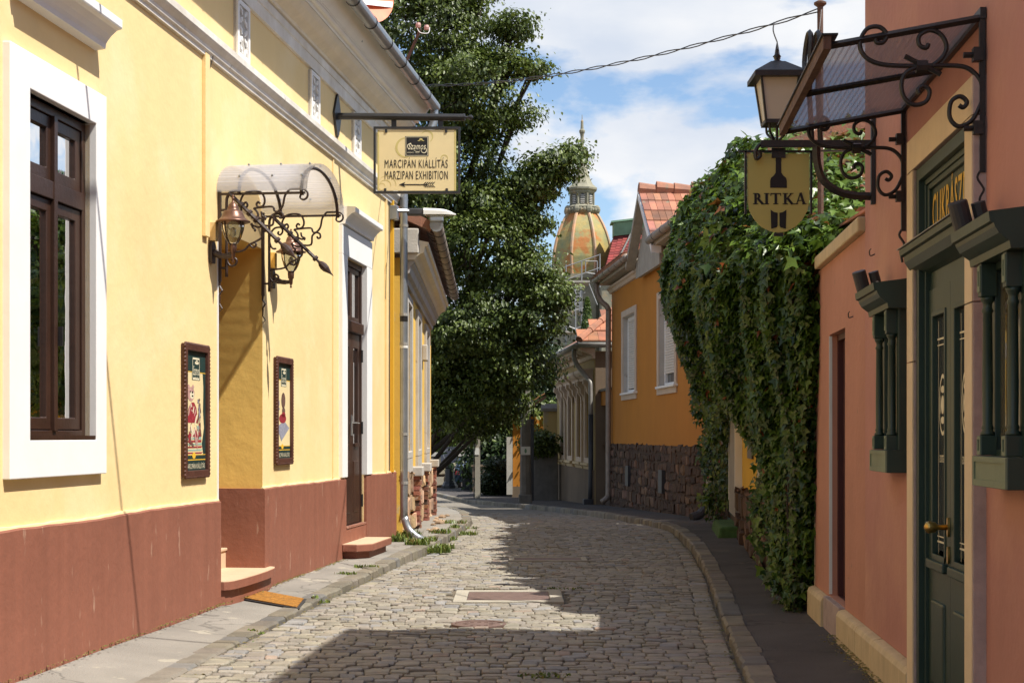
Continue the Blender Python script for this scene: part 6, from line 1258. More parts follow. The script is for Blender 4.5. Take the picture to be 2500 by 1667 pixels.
rubble(TW, 0.0, 6.4, zf, 0.61, 0.0, t, 'farwall_stone', (0.36, 0.75), 0.05, 77)
# black lamp pedestal with the back of a road sign
t = thing('lamp_pedestal', 'black cast iron post base carrying the back of a road sign', 'post', (-2.70, 66, zf))
part('pedestal', MB().lathe([(0.36, zf), (0.36, zf + 0.22), (0.30, zf + 0.28), (0.27, zf + 0.36), (0.22, zf + 0.40), (0.19, zf + 0.95), (0.24, zf + 1.0), (0.24, zf + 1.05), (0.13, zf + 1.12), (0.11, zf + 1.3), (0.06, zf + 1.4), (0.05, zf + 2.0)], -2.70, 66, 8), 'iron_black', t)
part('shaft', MB().tube([(-2.70, 66, zf + 1.9), (-2.70, 66, 4.2)], 0.045, 8), 'iron_black', t)
sg = part('sign_back', MB().box(-3.08, -2.36, 65.9, 65.93, 0.42, 1.12), 'ink_grey', t, bev=0.01); part('sign_ring', MB(lambda a, e, b: (-2.72 + a, 65.895 - e, 0.77 + b)).add([(q[0], 0.0, q[1]) for f in arcband(0, 0, 0.24, 0.05, 0.05, 0, 2 * math.pi, 20) for q in f], [tuple(range(4 * i, 4 * i + 4)) for i in range(20)]), 'plate_white', sg); part('sub_plate', MB().box(-2.92, -2.52, 65.9, 65.92, 0.20, 0.38), 'ink_grey', t)
# dark parked car, seen tail on
t = thing('parked_car', 'dark blue car parked by the stone wall at the end of the street', 'car', (-1.75, 69.6, zf))
CX_, CY_ = -1.78, 68.0
body = [(0.0, 0.30), (0.02, 0.62), (0.12, 0.86), (0.35, 0.95), (0.62, 1.28), (0.95, 1.40), (2.0, 1.42), (2.7, 1.0), (3.6, 0.86), (3.9, 0.62), (3.92, 0.30)]
m_ = MB(); n_ = len(body); pts = []
for x, k in ((-0.80, 0.93), (-0.74, 1.0), (0.74, 1.0), (0.80, 0.93)):
    for q, z in body: ins = 0.16 * max(0, (z - 0.9) / 0.5); pts.append((CX_ + x - math.copysign(ins, x), CY_ + q, zf + 0.3 + (z - 0.3) * (k if z > 0.7 else 1)))
m_.add(pts, [(r_ * n_ + i, r_ * n_ + i + 1, (r_ + 1) * n_ + i + 1, (r_ + 1) * n_ + i) for r_ in range(3) for i in range(n_ - 1)] + [tuple(range(n_)), tuple(range(3 * n_, 4 * n_))[::-1]] + [(r_ * n_, (r_ + 1) * n_, (r_ + 1) * n_ + n_ - 1, r_ * n_ + n_ - 1) for r_ in range(3)])
bd_ = part('body', m_, 'car_paint', t, smooth=False, bev=0.02)
part('rear_window', MB().hexa([(CX_ + x, CY_ + q, zf + z) for (q, z) in ((0.365, 0.985), (0.60, 1.27)) for o_ in (0.0, 0.012) for x in ((-0.62, 0.62) if z < 1.1 else (-0.54, 0.54)) for q in (q - o_,)]), 'dark_glass', bd_)
part('number_plate', MB().box(CX_ - 0.26, CX_ + 0.26, CY_ - 0.012, CY_ - 0.002, zf + 0.46, zf + 0.57), 'plate_white', bd_)
for s in (-1, 1):
    part('tail_light', MB().box(CX_ + s * 0.66 - 0.10, CX_ + s * 0.66 + 0.10, CY_ + 0.02, CY_ + 0.10, zf + 0.64, zf + 0.80), 'ink_red', bd_)
    for q in (0.72, 3.15):
        w = part('wheel', MB(lambda a, b, c: (CX_ + s * 0.70 + c, CY_ + q + a, zf + 0.31 + b)).lathe([(0.20, -0.09), (0.31, -0.09), (0.31, 0.09), (0.20, 0.09)], n=18), 'rubber', t); part('rim', MB(lambda a, b, c: (CX_ + s * 0.70 + c, CY_ + q + a, zf + 0.31 + b)).lathe([(0.05, -0.08), (0.19, -0.07), (0.19, 0.095), (0.05, 0.10)], n=14), 'zinc', w)
t = thing('wheelie_bin', 'dark wheeled rubbish bin under the trees', 'bin', (-1.85, 64, zf))
part('body', MB().hexa([(-1.85 + x * k, 64 + yv * k, zf + z) for z, k in ((0.08, 0.8), (0.95, 1.0)) for yv in (-0.3, 0.3) for x in (-0.27, 0.27)]), 'pipe_dark', t, bev=0.02); part('lid', MB().hexa([(-1.85 + x, 64 + yv, zf + z + 0.05 * (yv > 0)) for z in (0.955, 1.02) for yv in (-0.33, 0.34) for x in (-0.30, 0.30)]), 'pipe_dark', t, bev=0.02)
for s in (-1, 1): part('wheel', MB(lambda a, b, c: (-1.85 + s * 0.24 + c, 64.27 + a, zf + 0.1 + b)).lathe([(0.03, -0.03), (0.1, -0.03), (0.1, 0.03), (0.03, 0.03)], n=12), 'rubber', t)
t = thing('backing_wall', 'low dark wall added to back the darkness under the trees', 'wall', (-0.6, 60, zf))  # dark wall added for the near-black gap under the far trees
part('wall', MB().box(-1.6, 0.1, 61.5, 61.8, zf, 0.35), 'grime_plaster', t, bev=0.02); part('coping', MB().box(-1.65, 0.12, 61.45, 61.85, 0.352, 0.42), 'grime_plaster', t)

# ------------------------------------------------------------------ church tower
TX, TY = 5.98, 130.0
CT_ = thing('church_tower', 'church tower with orange tiled dome, stone lantern and tall spire', 'tower', (TX, TY, 0))
def oct_(prof, nm, mt, par=CT_, smooth=False, n=8): return part(nm, MB().lathe(prof, TX, TY, n, math.pi / 8), mt, par, smooth=smooth)
K = 130 / 3500.
zv = lambda v: 1.6 + (1000 - v) * K
oct_([(2.7, 0), (2.7, zv(650)), (2.95, zv(645)), (2.95, zv(636)), (2.4, zv(636))], 'shaft', 'tower_stone')
dome = [(64, 640), (69, 615), (70, 595), (68, 575), (63.5, 555), (57, 535), (49, 517), (41, 502), (35, 493)]
dm = oct_([(r_ * K, zv(v)) for r_, v in dome], 'dome', 'dome_tile')
for j in range(8):
    a = math.pi / 8 + j * math.pi / 4; part('dome_rib', MB().tube([(TX + (r_ * K + 0.03) * math.cos(a), TY + (r_ * K + 0.03) * math.sin(a), zv(v)) for r_, v in dome], 0.14, 6), 'dome_rib', dm)
oct_([(33 * K, zv(494)), (38 * K, zv(490)), (36 * K, zv(484)), (40 * K, zv(478)), (35 * K, zv(474))], 'collar', 'tower_stone')
for j in range(8):
    a = math.pi / 8 + j * math.pi / 4; part('scroll_ornament', MB().ball((TX + 36 * K * math.cos(a), TY + 36 * K * math.sin(a), zv(484)), 0.30, 6, (1, 1, 1.3)), 'tower_stone', CT_)
    for q in range(2): b_ = a + 0.26 + 0.26 * q; part('scroll_ornament', MB().ball((TX + 35 * K * math.cos(b_), TY + 35 * K * math.sin(b_), zv(485)), 0.20, 5), 'tower_stone', CT_)
ln_ = oct_([(29 * K, zv(476)), (29 * K, zv(474)), (27 * K, zv(470)), (27 * K, zv(447)), (29 * K, zv(445))], 'lantern', 'tower_stone')
for j in range(8):
    a = j * math.pi / 4; rr_ = 27 * K * math.cos(math.pi / 8) + 0.02; ux_, uy_ = -math.sin(a), math.cos(a)
    LTT = lambda s, p, z: (TX + (rr_ + p) * math.cos(a) + s * ux_, TY + (rr_ + p) * math.sin(a) + s * uy_, z)
    wn_ = part('window', MB(LTT).prism([(-0.19, zv(471)), (0.19, zv(471)), (0.19, zv(453)), (0.13, zv(449.5)), (0, zv(448)), (-0.13, zv(449.5)), (-0.19, zv(453))], 0.0, 0.03, 'y'), 'pipe_dark', ln_)
    for q in range(5): part('louvre', MB(LTT).box(-0.17, 0.17, 0.03, 0.07, zv(470) + 0.15 * q, zv(470) + 0.15 * q + 0.07), 'limewash', wn_)
    c_ = a + math.pi / 8; part('column', MB().tube([(TX + 28 * K * math.cos(c_), TY + 28 * K * math.sin(c_), zv(472)), (TX + 28 * K * math.cos(c_), TY + 28 * K * math.sin(c_), zv(447))], 0.10, 6), 'tower_stone', ln_)
oct_([(28 * K, zv(447)), (31 * K, zv(444)), (31 * K, zv(441)), (36 * K, zv(438)), (36.5 * K, zv(434)), (33 * K, zv(431)), (26 * K, zv(425)), (20 * K, zv(413)), (15 * K, zv(398)), (11 * K, zv(378)), (9 * K, zv(362)), (11 * K, zv(359)), (11 * K, zv(355)), (7 * K, zv(352))], 'spire', 'tower_stone')
oct_([(7 * K, zv(353)), (5.5 * K, zv(345)), (4 * K, zv(335)), (4.8 * K, zv(325)), (3.8 * K, zv(315)), (5 * K, zv(308)), (7 * K, zv(304)), (7 * K, zv(300)), (4 * K, zv(297)), (3.5 * K, zv(290)), (3.2 * K, zv(278)), (1.0 * K, zv(276)), (0.6 * K, zv(264))], 'finial', 'tower_stone')
# mansard roof of the hall beside the tower
HM = thing('church_hall', 'steep dark red tiled roof with green copper ridge beside the tower', 'building', (9.6, 128, 0))
part('wall', MB().box(7.3, 20, 124, 140, 0, 14.3), 'tower_stone', HM)
A_ = [(7.3, 123.9, 14.2), (20, 123.9, 14.2), (20, 126.6, 19.0), (8.5, 126.6, 18.2)]
part('roof_slope', MB().add(A_ + [(7.3, 140, 14.2), (8.5, 138, 18.2)], [(0, 1, 2, 3), (4, 0, 3, 5)]), 'slate_red', HM)
for r_ in range(18):
    t0, t1 = r_ / 18, (r_ + 1.1) / 18
    for c_ in range(10):
        x0, x1 = 7.3 + 0.42 * c_, 7.3 + 0.42 * (c_ + 1); k = random.uniform(0.6, 1.6); m_ = MB(); m_.tint = (k, k * random.uniform(0.8, 1.2), k)
        m_.hexa([(x + 1.2 * t_, 123.86 + 2.7 * t_ - (0.07 if t_ == t0 else 0.02) - o_, 14.2 + (4.0 + 0.1 * (c_ + 1)) * t_) for t_ in (t0, t1) for o_ in (0, 0.03) for x in (x0 + 0.01, x1 - 0.01)]); part('roof_tile', m_, 'slate_red', HM)
part('ridge_cornice', MB().hexa([(x, y, z + (x - 8.4) * 0.12) for z in (18.1, 19.15) for y in (126.2 if z < 19 else 125.9, 127.6) for x in (8.4, 20)]), 'copper_green', HM)
part('ridge_cap', MB().hexa([(x, y, z + (x - 8.2) * 0.12) for z in (19.16, 19.3) for y in (125.7, 127.8) for x in (8.2, 20)]), 'copper_green', HM)
part('ladder', MB().tube([(8.0, 123.7, 14.6), (10.0, 125.9, 18.6)], 0.09, 4), 'iron_black', HM)
# scaffold in front of the tower
SC = thing('scaffold', 'grey tubular scaffold with guard rails and ladder before the church tower', 'scaffold', (4.5, 110, 0))
def sb(a, b, r_=0.05, nm='tube'): part(nm, MB().tube([a, b], r_, 6), 'scaffold', SC)
sx = lambda u, v, Y=110.: ((u - 1176) / 3500 * Y, Y, 1.6 + (1000 - v) / 3500 * Y)
for u, v0, v1 in ((1272, 640, 780), (1300, 608, 790), (1336, 600, 780), (1378, 583, 660), (1322, 650, 780)): sb(sx(u, v1), sx(u, v0))
for a, b in (((1262, 640), (1300, 612)), ((1300, 612), (1378, 585)), ((1262, 656), (1378, 615)), ((1270, 690), (1345, 672)), ((1275, 720), (1350, 705)), ((1345, 600), (1372, 600)), ((1345, 626), (1372, 630)), ((1345, 600), (1345, 626)), ((1372, 600), (1372, 630)), ((1352, 650), (1372, 700)), ((1280, 740), (1335, 760)), ((1275, 770), (1335, 750))): sb(sx(*a), sx(*b), 0.04)
for u in (1319, 1331): sb(sx(u, 715, 109), sx(u + 3, 655, 109), 0.05, 'ladder_rail')
for i in range(8): sb(sx(1319, 712 - 7.5 * i, 109), sx(1333, 711 - 7.5 * i, 109), 0.035, 'ladder_rung')
m_ = MB(); m_.box(2.8, 5.6, 109.6, 112, 12.6, 12.75); part('deck', m_, 'grey_board', SC); m_ = MB(); m_.box(2.8, 5.2, 109.6, 112, 9.0, 9.12); part('deck', m_, 'grey_board', SC)
# ------------------------------------------------------------------ leaves, trees, ivy
OVAL = np.array([(0, -0.5, 0), (0.33, -0.18, 0.06), (0.27, 0.20, 0.05), (0, 0.58, -0.08), (-0.27, 0.20, 0.05), (-0.33, -0.18, 0.06)])
LOBED = np.array([(0, -0.32, 0), (0.52, -0.05, 0.02), (0.20, 0.10, 0.05), (0, 0.62, -0.10), (-0.20, 0.10, 0.05), (-0.52, -0.05, 0.02)])
LF = np.array([(0, 1, 2, 3), (0, 3, 4, 5)])
rng = np.random.default_rng(11)
def unit(a): return a / np.maximum(np.linalg.norm(a, axis=1, keepdims=True), 1e-9)
def leafmesh(name, C, N, T, S, tint, tmpl, m, parent, kind='stuff', label=None):
    N = unit(N); T = unit(T - N * np.sum(T * N, axis=1, keepdims=True)); B = np.cross(N, T)
    V = C[:, None, :] + S[:, None, None] * (tmpl[None, :, 0:1] * B[:, None, :] + tmpl[None, :, 1:2] * T[:, None, :] + tmpl[None, :, 2:3] * N[:, None, :])
    base = np.array(wloc(parent)) if parent else np.zeros(3)
    n, k = len(C), len(tmpl); V = V.reshape(-1, 3) - base
    F = (LF[None] + (np.arange(n) * k)[:, None, None]).reshape(-1, 4)
    me = bpy.data.meshes.new(name); me.vertices.add(len(V)); me.vertices.foreach_set('co', V.astype(np.float32).ravel())
    me.loops.add(F.size); me.loops.foreach_set('vertex_index', F.astype(np.int32).ravel())
    me.polygons.add(len(F)); me.polygons.foreach_set('loop_start', np.arange(0, F.size, 4, dtype=np.int32)); me.update(calc_edges=True)
    ca = me.color_attributes.new('tint', 'FLOAT_COLOR', 'CORNER'); arr = np.ones((F.size, 4), np.float32); arr[:, :3] = np.repeat(tint, 8, axis=0); ca.data.foreach_set('color', arr.ravel())
    me.materials.append(MATS[m]); me.update()
    o = bpy.data.objects.new(name, me); put(o, parent); tagit(o, label, kind=kind); return o
def crown(lobes, n, size, per=26, spread=0.34, seed=1, hollow=0.5, void=-0.75):
    g = np.random.default_rng(seed); L = np.array(lobes, float); w = (L[:, 3] * L[:, 4] + L[:, 4] * L[:, 5] + L[:, 3] * L[:, 5]); w /= w.sum()
    ns = n // per; idx = g.choice(len(L), ns, p=w); d = unit(g.normal(size=(ns, 3))); r = hollow + (1 - hollow) * g.random((ns, 1)) ** 0.45
    bump = 1 + 0.14 * np.sin(d[:, :1] * 7 + idx[:, None] * 2) + 0.12 * np.sin(d[:, 2:3] * 9 + d[:, 1:2] * 6 + idx[:, None])
    sc = L[idx, :3] + d * r * bump * L[idx, 3:6]
    if void:
        v_ = np.sin(2.3 * sc[:, 0] + 1.1 * sc[:, 1] + 0.7) + np.sin(2.7 * sc[:, 2] - 1.3 * sc[:, 0]) + np.sin(2.1 * sc[:, 1] + 2.2 * sc[:, 2]); k_ = (v_ > void) | (r[:, 0] < 0.72) | (L[idx, 3] < 1.0); sc, d, idx = sc[k_], d[k_], idx[k_]; ns = len(sc)
    C = np.repeat(sc, per, axis=0) + g.normal(size=(ns * per, 3)) * spread * np.array([1.15, 1.15, 0.5]) * np.repeat(g.uniform(0.5, 1.2, (ns, 1)), per, axis=0)
    out_ = np.repeat(d, per, axis=0)
    sd = np.repeat(g.normal(size=(ns, 3)) * 0.45, per, axis=0)
    N = out_ * 0.6 + np.array([0.15, -0.1, 0.75]) + sd + g.normal(size=C.shape) * 0.36; T = out_ * 0.6 + np.array([0, 0, -0.8]) + sd * 0.5 + g.normal(size=C.shape) * 0.4
    S = size * np.clip(np.exp(g.normal(size=len(C)) * 0.3), 0.5, 1.8); tone = np.repeat(g.uniform(0.0, 0.8, (ns, 1)), per, axis=0) * 0.7 + g.random((len(C), 1)) * 0.45
    return C, N, T, S, np.concatenate([np.clip(tone, 0, 1), np.zeros_like(tone), np.zeros_like(tone)], axis=1)
def tree(nm, label, base, lobes, n, size, m, seed, tr=0.22, group=None, per=26, spread=0.34):
    t = thing(nm, label, 'tree', base, group); rt = random.Random(seed); L = lobes
    cx_ = sum(l[0] for l in L) / len(L); cy_ = sum(l[1] for l in L) / len(L); top = max(l[2] for l in L); lo = min(l[2] - l[5] for l in L)
    tk = MB(); zs = [0, 0.06, 0.2, 0.4, 0.6, 0.8, 1.0]; ax_ = [(base[0] + (cx_ - base[0]) * q ** 1.3 + rt.uniform(-0.08, 0.08), base[1] + (cy_ - base[1]) * q ** 1.3 + rt.uniform(-0.08, 0.08), base[2] + (top - base[2]) * q) for q in zs]
    tk.tube(ax_, [tr * 1.35, tr, tr * 0.86, tr * 0.7, tr * 0.5, tr * 0.3, tr * 0.1], 10); trunk = part('trunk', tk, 'bark', t, smooth=True)
    for l in L:
        q = min(max((l[2] - base[2]) / (top - base[2]) * 0.7, 0.15), 0.9); j = min(int(q * 6), 5); st = Vector(ax_[j]); en = Vector(l[:3]); md = st.lerp(en, 0.5) + Vector((rt.uniform(-0.2, 0.2), rt.uniform(-0.2, 0.2), -0.15))
        part('limb', MB().tube(smooth2([tuple(st), tuple(md), tuple(en)], 4), [tr * 0.36 * (1 - 0.1 * i) for i in range(9)], 7), 'bark', trunk, smooth=True)
        for b_ in range(5):
            e2 = en + Vector((rt.uniform(-1, 1) * l[3], rt.uniform(-1, 1) * l[4], rt.uniform(-0.8, 0.8) * l[5])) * 0.85; part('branch', MB().tube([tuple(md.lerp(en, 0.6)), tuple(en.lerp(e2, 0.5)), tuple(e2)], [tr * 0.14, tr * 0.08, 0.008], 5), 'bark', trunk)
    leafmesh('crown', *crown(L, n, size, per, spread, seed), OVAL, m, t); return t
# the big linden that closes the view
LIND = [(-2.2, 42.4, 3.4, 0.9, 1.1, 0.85), (-1.95, 42.0, 2.25, 0.6, 0.8, 0.5), (-2.4, 42.2, 4.6, 0.9, 1.1, 0.9), (-2.25, 42.5, 12.6, 1.9, 2.0, 1.9), (-1.15, 41.5, 10.9, 1.25, 1.6, 1.4), (-1.6, 42.0, 8.7, 1.5, 1.9, 1.5), (-2.9, 43, 10.0, 1.4, 1.8, 2.2), (0.55, 41.5, 8.6, 0.75, 0.8, 0.5), (1.25, 41.3, 8.95, 0.62, 0.7, 0.42), (1.65, 41.3, 9.25, 0.28, 0.35, 0.25),
        (-0.35, 41.8, 7.9, 0.95, 1.1, 0.75), (-0.75, 41.5, 6.7, 1.35, 1.7, 1.1), (0.35, 41.3, 6.0, 0.9, 1.1, 0.7), (0.95, 41.0, 5.4, 0.65, 0.8, 0.5), (0.55, 41.4, 4.7, 0.85, 1.1, 0.6), (-1.2, 42, 4.7, 1.4, 1.9, 1.2), (0.1, 41.8, 3.55, 0.95, 1.2, 0.75), (-1.6, 42.5, 2.75, 0.9, 1.2, 0.5), (-0.6, 42.2, 3.0, 0.8, 1.0, 0.6), (-3.0, 43.5, 6.5, 1.3, 1.8, 2.0), (-0.9, 44.5, 2.0, 0.75, 0.8, 0.45), (-0.15, 43.5, 2.5, 0.6, 0.8, 0.5),
        (-1.9, 43.0, 14.8, 1.6, 1.8, 1.5), (0.0, 41.6, 12.75, 0.55, 0.7, 0.35), (-0.1, 41.6, 11.75, 0.6, 0.7, 0.35), (0.62, 41.5, 11.55, 0.38, 0.5, 0.22), (0.15, 41.5, 10.3, 0.5, 0.6, 0.3), (0.65, 41.4, 8.35, 0.55, 0.8, 0.45), (0.55, 41.2, 7.35, 0.5, 0.6, 0.35)]
tree('linden_tree', 'huge dark green linden tree filling the end of the street', (-3.5, 47.0, gz(47.0)), LIND, 205000, 0.088, 'leaf_linden', 5, 0.32, per=36, spread=0.21)
tree('maple_tree', 'bright green young tree low behind the old ochre house', (-3.6, 55.5, -0.75), [(-2.3, 54, 2.6, 0.8, 0.9, 0.7), (-1.65, 53.5, 2.0, 0.6, 0.8, 0.5), (-2.7, 54, 1.9, 0.6, 0.9, 0.6), (-1.2, 54, 2.8, 0.7, 0.9, 0.7), (-2.0, 54, 3.8, 0.9, 0.9, 0.9)], 17000, 0.13, 'leaf_bright', 6, 0.10, per=20)
tree('dark_tree', 'tree with leaves darkened for the deep shade beside the concrete pole', (-0.7, 64.5, -0.78), [(-1.0, 64, 2.6, 1.5, 1.3, 1.9), (0.3, 64, 3.0, 1.4, 1.3, 2.0), (-0.4, 64, 5.4, 1.7, 1.4, 1.6), (1.4, 65, 3.6, 1.2, 1.2, 1.8), (-2.1, 66, 4.0, 0.9, 1.0, 1.8), (-0.9, 63, 0.6, 0.9, 0.8, 1.2), (0.1, 62.5, 0.5, 0.7, 0.7, 1.1)], 38000, 0.17, 'leaf_shaded', 8, 0.16, per=24, spread=0.4)
tree('garden_tree', 'sunlit leafy garden tree between the stout pole and the beige house', (1.35, 57.5, -0.78), [(1.0, 57, 1.8, 0.55, 0.6, 0.6), (1.6, 57.2, 2.3, 0.55, 0.6, 0.55), (1.25, 57.0, 1.1, 0.5, 0.5, 0.5)], 7000, 0.12, 'leaf_bright', 9, 0.06, per=18, spread=0.22)
def shrub(nm, label, x, y, z, rx, ry, rz, n, size, m, seed):
    t = thing(nm, label, 'shrub', (x, y, z)); L = [(x, y, z + rz, rx, ry, rz), (x + rx * 0.5, y, z + rz * 0.7, rx * 0.6, ry * 0.7, rz * 0.7), (x - rx * 0.4, y, z + rz * 0.6, rx * 0.6, ry * 0.7, rz * 0.6)]
    for i in range(5): part('stem', MB().tube([(x, y, z), (x + random.uniform(-0.3, 0.3) * rx, y, z + rz), (x + random.uniform(-0.8, 0.8) * rx, y, z + rz * 1.7)], [0.03, 0.02, 0.006], 5), 'bark', t)
    leafmesh('foliage', *crown(L, n, size, 16, 0.16, seed), OVAL, m, t)
shrub('shrub', 'dark bush spilling onto the pavement near the orange shed', -0.62, 58.5, -0.75, 0.62, 0.6, 0.75, 5200, 0.11, 'leaf_shaded', 3)
shrub('shrub', 'trailing bush on top of the fence wall by the stout pole', 0.95, 51.2, 0.95, 0.42, 0.35, 0.42, 2600, 0.10, 'leaf_linden', 4)
shrub('shrub', 'sunny shrub above the stone wall at the end of the street', -3.6, 73.5, 0.7, 1.0, 0.7, 0.75, 4200, 0.13, 'leaf_bright', 7)
t = thing('cypress', 'slender green cypress rising behind the tiled roof', 'tree', (3.55, 72, -0.78)); part('trunk', MB().tube([(3.55, 72, -0.78), (3.55, 72, 4), (3.55, 72, 7.9)], [0.14, 0.09, 0.01], 7), 'bark', t)
g = np.random.default_rng(4); n_ = 7000; h_ = g.random(n_) ** 0.8; ang = g.uniform(0, 6.283, n_); rad = (0.62 * (1 - h_) ** 0.7 + 0.05) * g.uniform(0.7, 1.05, n_); C_ = np.stack([3.55 + rad * np.cos(ang), 72 + rad * np.sin(ang), 1.5 + 6.6 * h_], 1)
leafmesh('crown', C_, np.stack([np.cos(ang), np.sin(ang), 0.3 + 0 * ang], 1) + g.normal(size=(n_, 3)) * 0.4, np.stack([0.2 * np.cos(ang), 0.2 * np.sin(ang), 1 + 0 * ang], 1) + g.normal(size=(n_, 3)) * 0.2, 0.16 * g.uniform(0.6, 1.2, n_), np.stack([g.random(n_) * 0.7, 0 * ang, 0 * ang], 1), OVAL, 'leaf_bright', t)

# the ivy curtain on the shady side
IV = thing('ivy', 'great curtain of glossy green ivy hanging over the shady side of the street', 'ivy', (2.6, 14.0, 0.1))
pw = lambda P: (lambda Yv: np.interp(Yv, [a for a, b in P], [b for a, b in P]))
crest = pw([(12.7, 3.10), (13.3, 3.45), (14.2, 3.8), (15.5, 4.35), (17, 4.8), (18.5, 5.08), (22.7, 5.45), (26.4, 5.75), (27.6, 5.5), (28.6, 4.7)])
shelf = pw([(12.7, 2.95), (13.3, 3.15), (15, 3.30), (17, 3.45), (20, 3.9), (23, 4.5), (26, 5.0), (28.6, 4.4)])
btop = pw([(12.7, 0.08), (13.2, 0.30), (14, 0.42), (15.5, 0.62), (17, 0.80), (19, 0.90), (23, 0.90), (26, 0.85), (27.6, 0.9), (28.2, 0.5), (28.6, 0.3)])
wtop = pw([(12.7, 0.4), (14, 0.6), (17, 0.75), (22, 0.8), (26, 0.6), (28.6, 0.4)])
gpr = pw([(0, 0.22), (0.3, 0.30), (0.5, 0.45), (0.65, 0.70), (0.8, 0.95), (0.9, 1.0), (1.0, 0.92)])
zbot = pw([(12.7, 2.2), (12.95, 1.6), (13.15, 0.12), (14.0, 0.12), (14.35, 0.8), (14.9, 1.6), (15.7, 2.05), (17.5, 2.15), (20, 2.15), (22.5, 2.2), (23.6, 1.8), (24.1, 0.8), (24.5, 0.35), (25.3, 0.35), (25.8, 1.3), (26.5, 2.3), (27.3, 3.0), (28.6, 4.2)])
xw_ = lambda Yv: np.where(Yv < 13.12, 1.615 + 0.0754 * Yv, 2.85 + (Yv - 16.9) * 0.0926)
lump = lambda Yv, z: 0.13 * np.sin(6.3 * Yv + 0.7 * z + np.sin(z * 2)) + 0.10 * np.sin(2.3 * Yv - 1.3 * z + 1) + 0.07 * np.sin(11 * Yv + 2 * z)
def ivy_pts(n, g, ya=12.75, yl=15.8):
    """Front curtain: from the ragged lower edge up to the shelf where the mass leans out most."""
    Yv = ya + yl * g.random(n) ** 1.05; ct = shelf(Yv); zb = zbot(Yv) + 0.22 * np.sin(9 * Yv) * (zbot(Yv) > 0.3) + g.normal(size=n) * 0.08
    z = zb + (ct - zb) * g.random(n); b_ = btop(Yv) * gpr(z / ct) + np.clip(lump(Yv, z), -0.2, 0.3) * np.minimum(1, btop(Yv) * 1.5)
    X = xw_(Yv) - b_ + g.random(n) ** 2 * 0.22
    C = np.stack([X, Yv, z], 1); N = np.array([-1.0, -0.45, 0.50]) + g.normal(size=(n, 3)) * 0.5; T = np.array([-0.15, -0.05, -1.0]) + g.normal(size=(n, 3)) * 0.38
    tone = np.clip(0.55 * g.random(n) + 0.40 * np.sin(5 * Yv + 3 * z) ** 2 * g.random(n), 0, 1); red = (g.random(n) < 0.012).astype(float)
    return C, N, T, np.stack([tone, red, 0 * tone], 1)
def ivy_slope(n, g):
    """The mass above the shelf climbs back over the roof to the crest."""
    Yv = 12.75 + 15.7 * g.random(n); q = g.random(n); zs = shelf(Yv); ct = crest(Yv)
    X = xw_(Yv) - 0.92 * btop(Yv) + wtop(Yv) * q ** 1.4 + g.random(n) ** 2 * 0.15; z = zs + (ct - zs) * q ** 0.85
    lp = np.clip(lump(Yv * 1.3, z * 1.6), -0.2, 0.3); X = X - lp * 0.8; z = z + lp * 0.6 + g.normal(size=n) * 0.04
    C = np.stack([X, Yv, z], 1); N = np.array([-0.55, -0.45, 0.80]) + g.normal(size=(n, 3)) * 0.48; T = np.array([-0.6, -0.2, -0.8]) + g.normal(size=(n, 3)) * 0.42
    tone = np.clip(0.10 + 0.95 * g.random(n) ** 1.2, 0, 1); return C, N, T, np.stack([tone, (g.random(n) < 0.03).astype(float) * 0.8, 0 * tone], 1)  # paler leaf tone puts the sunlit look of the slope into colour
def ivy_top(n, g):
    Yv = 12.75 + 15.5 * g.random(n); wmax = np.clip(0.1 + (Yv - 13.0) * 0.42, 0.1, 2.4); w_ = wmax * g.random(n) ** 0.8
    ct = crest(Yv); X = xw_(Yv) - btop(Yv) * 0.92 + wtop(Yv) + w_; z = ct + 0.10 * np.sin(4 * Yv + 3 * w_) + 0.08 * np.sin(2.3 * Yv - 5 * w_) + 0.10 * np.minimum(w_, 1.2) + g.normal(size=n) * 0.07
    C = np.stack([X, Yv, z], 1); N = np.array([-0.25, -0.55, 0.85]) + g.normal(size=(n, 3)) * 0.5; T = np.array([-0.6, -0.4, -0.6]) + g.normal(size=(n, 3)) * 0.5
    pr_ = np.where((X > 3.2) & (z > 4.0), 0.36, 0.06); tone = np.clip(0.35 + 0.6 * g.random(n), 0, 1)  # top leaves toned paler still, sunlight put into their tint
    return C, N, T, np.stack([tone, (g.random(n) < pr_).astype(float) * g.uniform(0.5, 1, n), 0 * tone], 1)
g = np.random.default_rng(23)
Ci, Ni, Ti, Wi = [np.concatenate(q) for q in zip(ivy_pts(48000, g), ivy_slope(22000, g), ivy_top(16000, g), ivy_pts(9000, g, 13.0, 1.9))]
# strands that hang free below the mass
hs = []
for k in range(46):
    Y0 = g.choice([g.uniform(13.2, 14.6), g.uniform(17.5, 23.4), g.uniform(24, 28.3)]); z0 = float(zbot(np.array(Y0))) + 0.25; ln = g.uniform(0.3, 0.8) * (1 if z0 > 0.9 else 0.2)
    for q in range(int(ln / 0.022)): zz_ = z0 - 0.022 * q; hs.append((float(xw_(np.array(Y0))) - 0.10 - float(btop(np.array(Y0))) * 0.42 + g.normal() * 0.035, Y0 + g.normal() * 0.05, max(zz_, 0.12)))
hs = np.array(hs); nh = len(hs)
Ci = np.concatenate([Ci, hs]); Ni = np.concatenate([Ni, np.array([-0.8, -0.7, 0.3]) + g.normal(size=(nh, 3)) * 0.5]); Ti = np.concatenate([Ti, np.array([-0.1, 0, -1.0]) + g.normal(size=(nh, 3)) * 0.35]); Wi = np.concatenate([Wi, np.stack([g.random(nh) * 0.8, 0 * g.random(nh), np.zeros(nh)], 1)])
Si = 0.078 * np.clip(np.exp(g.normal(size=len(Ci)) * 0.32), 0.45, 1.9) * np.where(Ci[:, 1] > 20, 1.25, 1.0) * np.where(Ci[:, 2] > 2.9, 1.2, 1.0)
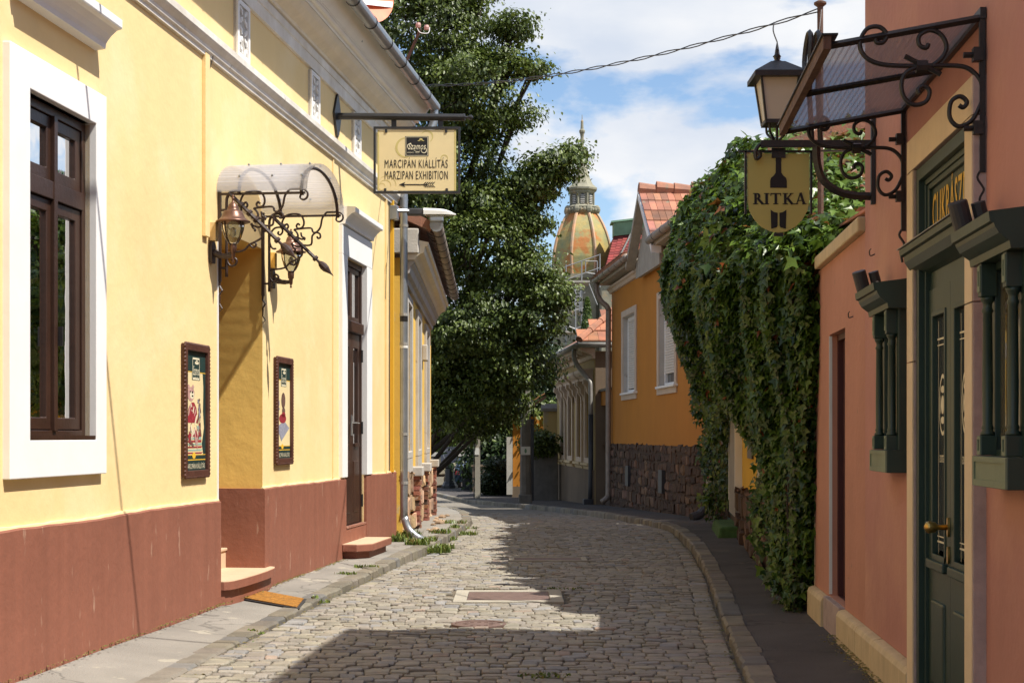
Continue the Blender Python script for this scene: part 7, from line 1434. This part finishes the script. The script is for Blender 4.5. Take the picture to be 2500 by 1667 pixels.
vis = np.where((Ci[:, 1] < 16.5) & (Ci[:, 0] / Ci[:, 1] < 0.226) & (Ci[:, 2] > 0.3))[0]
outer = vis[np.argsort((Ci[vis, 0] - xw_(Ci[vis, 1])) / np.maximum(Si[vis], 0.01))[:300]]
keep = np.ones(len(Ci), bool); keep[outer] = False
leafmesh('foliage', Ci[keep], Ni[keep], Ti[keep], Si[keep], Wi[keep], LOBED, 'leaf_ivy', IV, label='dense mass of overlapping ivy leaves')
tm = []
for k in range(8):
    me = bpy.data.meshes.new('leaf'); me.from_pydata([tuple(p) for p in LOBED], [], [tuple(f) for f in LF]); ca = me.color_attributes.new('tint', 'FLOAT_COLOR', 'CORNER')
    for d_ in ca.data: d_.color = (0.12 + 0.1 * k, 1.0 if k == 7 else 0.0, 0, 1)
    me.materials.append(MATS['leaf_ivy']); tm.append(me)
bl = np.array(wloc(IV)); Nu = unit(Ni[outer]); Tu = unit(Ti[outer] - Nu * np.sum(Ti[outer] * Nu, axis=1, keepdims=True)); Bu = np.cross(Nu, Tu)
for q, i in enumerate(outer):
    o = bpy.data.objects.new('leaf', tm[int(g.integers(0, 8)) if g.random() < 0.1 else int(g.integers(0, 6))]); put(o, IV); s_ = Si[i] * 1.1; c_ = Ci[i] - bl
    o.matrix_basis = Matrix([[Bu[q, r_] * s_, Tu[q, r_] * s_, Nu[q, r_] * s_, c_[r_]] for r_ in range(3)] + [[0, 0, 0, 1]])
for k in range(14):
    Y0 = 13.2 + k * 0.09 if k < 9 else 24.6 + (k - 9) * 0.5; x0 = float(xw_(np.array(Y0))) - 0.04; part('stem', MB().tube(smooth2([(x0, Y0, 0.0), (x0 - 0.04, Y0 + random.uniform(-0.2, 0.2), 1.0), (x0 - 0.03, Y0 + random.uniform(-0.3, 0.3), 2.0), (x0 - 0.1, Y0 + random.uniform(-0.3, 0.3), 3.0)]), 0.009, 5), 'bark', IV)
# dark sheet added behind the leaves so the wall does not shine through
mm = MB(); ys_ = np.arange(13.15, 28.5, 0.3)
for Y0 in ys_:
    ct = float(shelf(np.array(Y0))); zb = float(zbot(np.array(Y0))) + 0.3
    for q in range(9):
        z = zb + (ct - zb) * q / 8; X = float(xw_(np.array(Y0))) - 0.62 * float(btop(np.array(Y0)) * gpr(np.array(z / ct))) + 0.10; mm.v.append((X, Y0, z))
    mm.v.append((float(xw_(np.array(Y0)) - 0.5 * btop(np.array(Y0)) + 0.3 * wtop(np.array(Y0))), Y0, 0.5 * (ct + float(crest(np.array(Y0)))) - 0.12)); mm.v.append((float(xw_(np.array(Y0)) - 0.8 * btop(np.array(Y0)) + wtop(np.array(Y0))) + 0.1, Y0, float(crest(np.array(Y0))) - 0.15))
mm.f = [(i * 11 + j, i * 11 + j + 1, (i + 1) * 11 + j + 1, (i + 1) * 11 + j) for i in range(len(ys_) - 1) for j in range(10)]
part('ivy_backing', mm, 'backing_dark', IV)
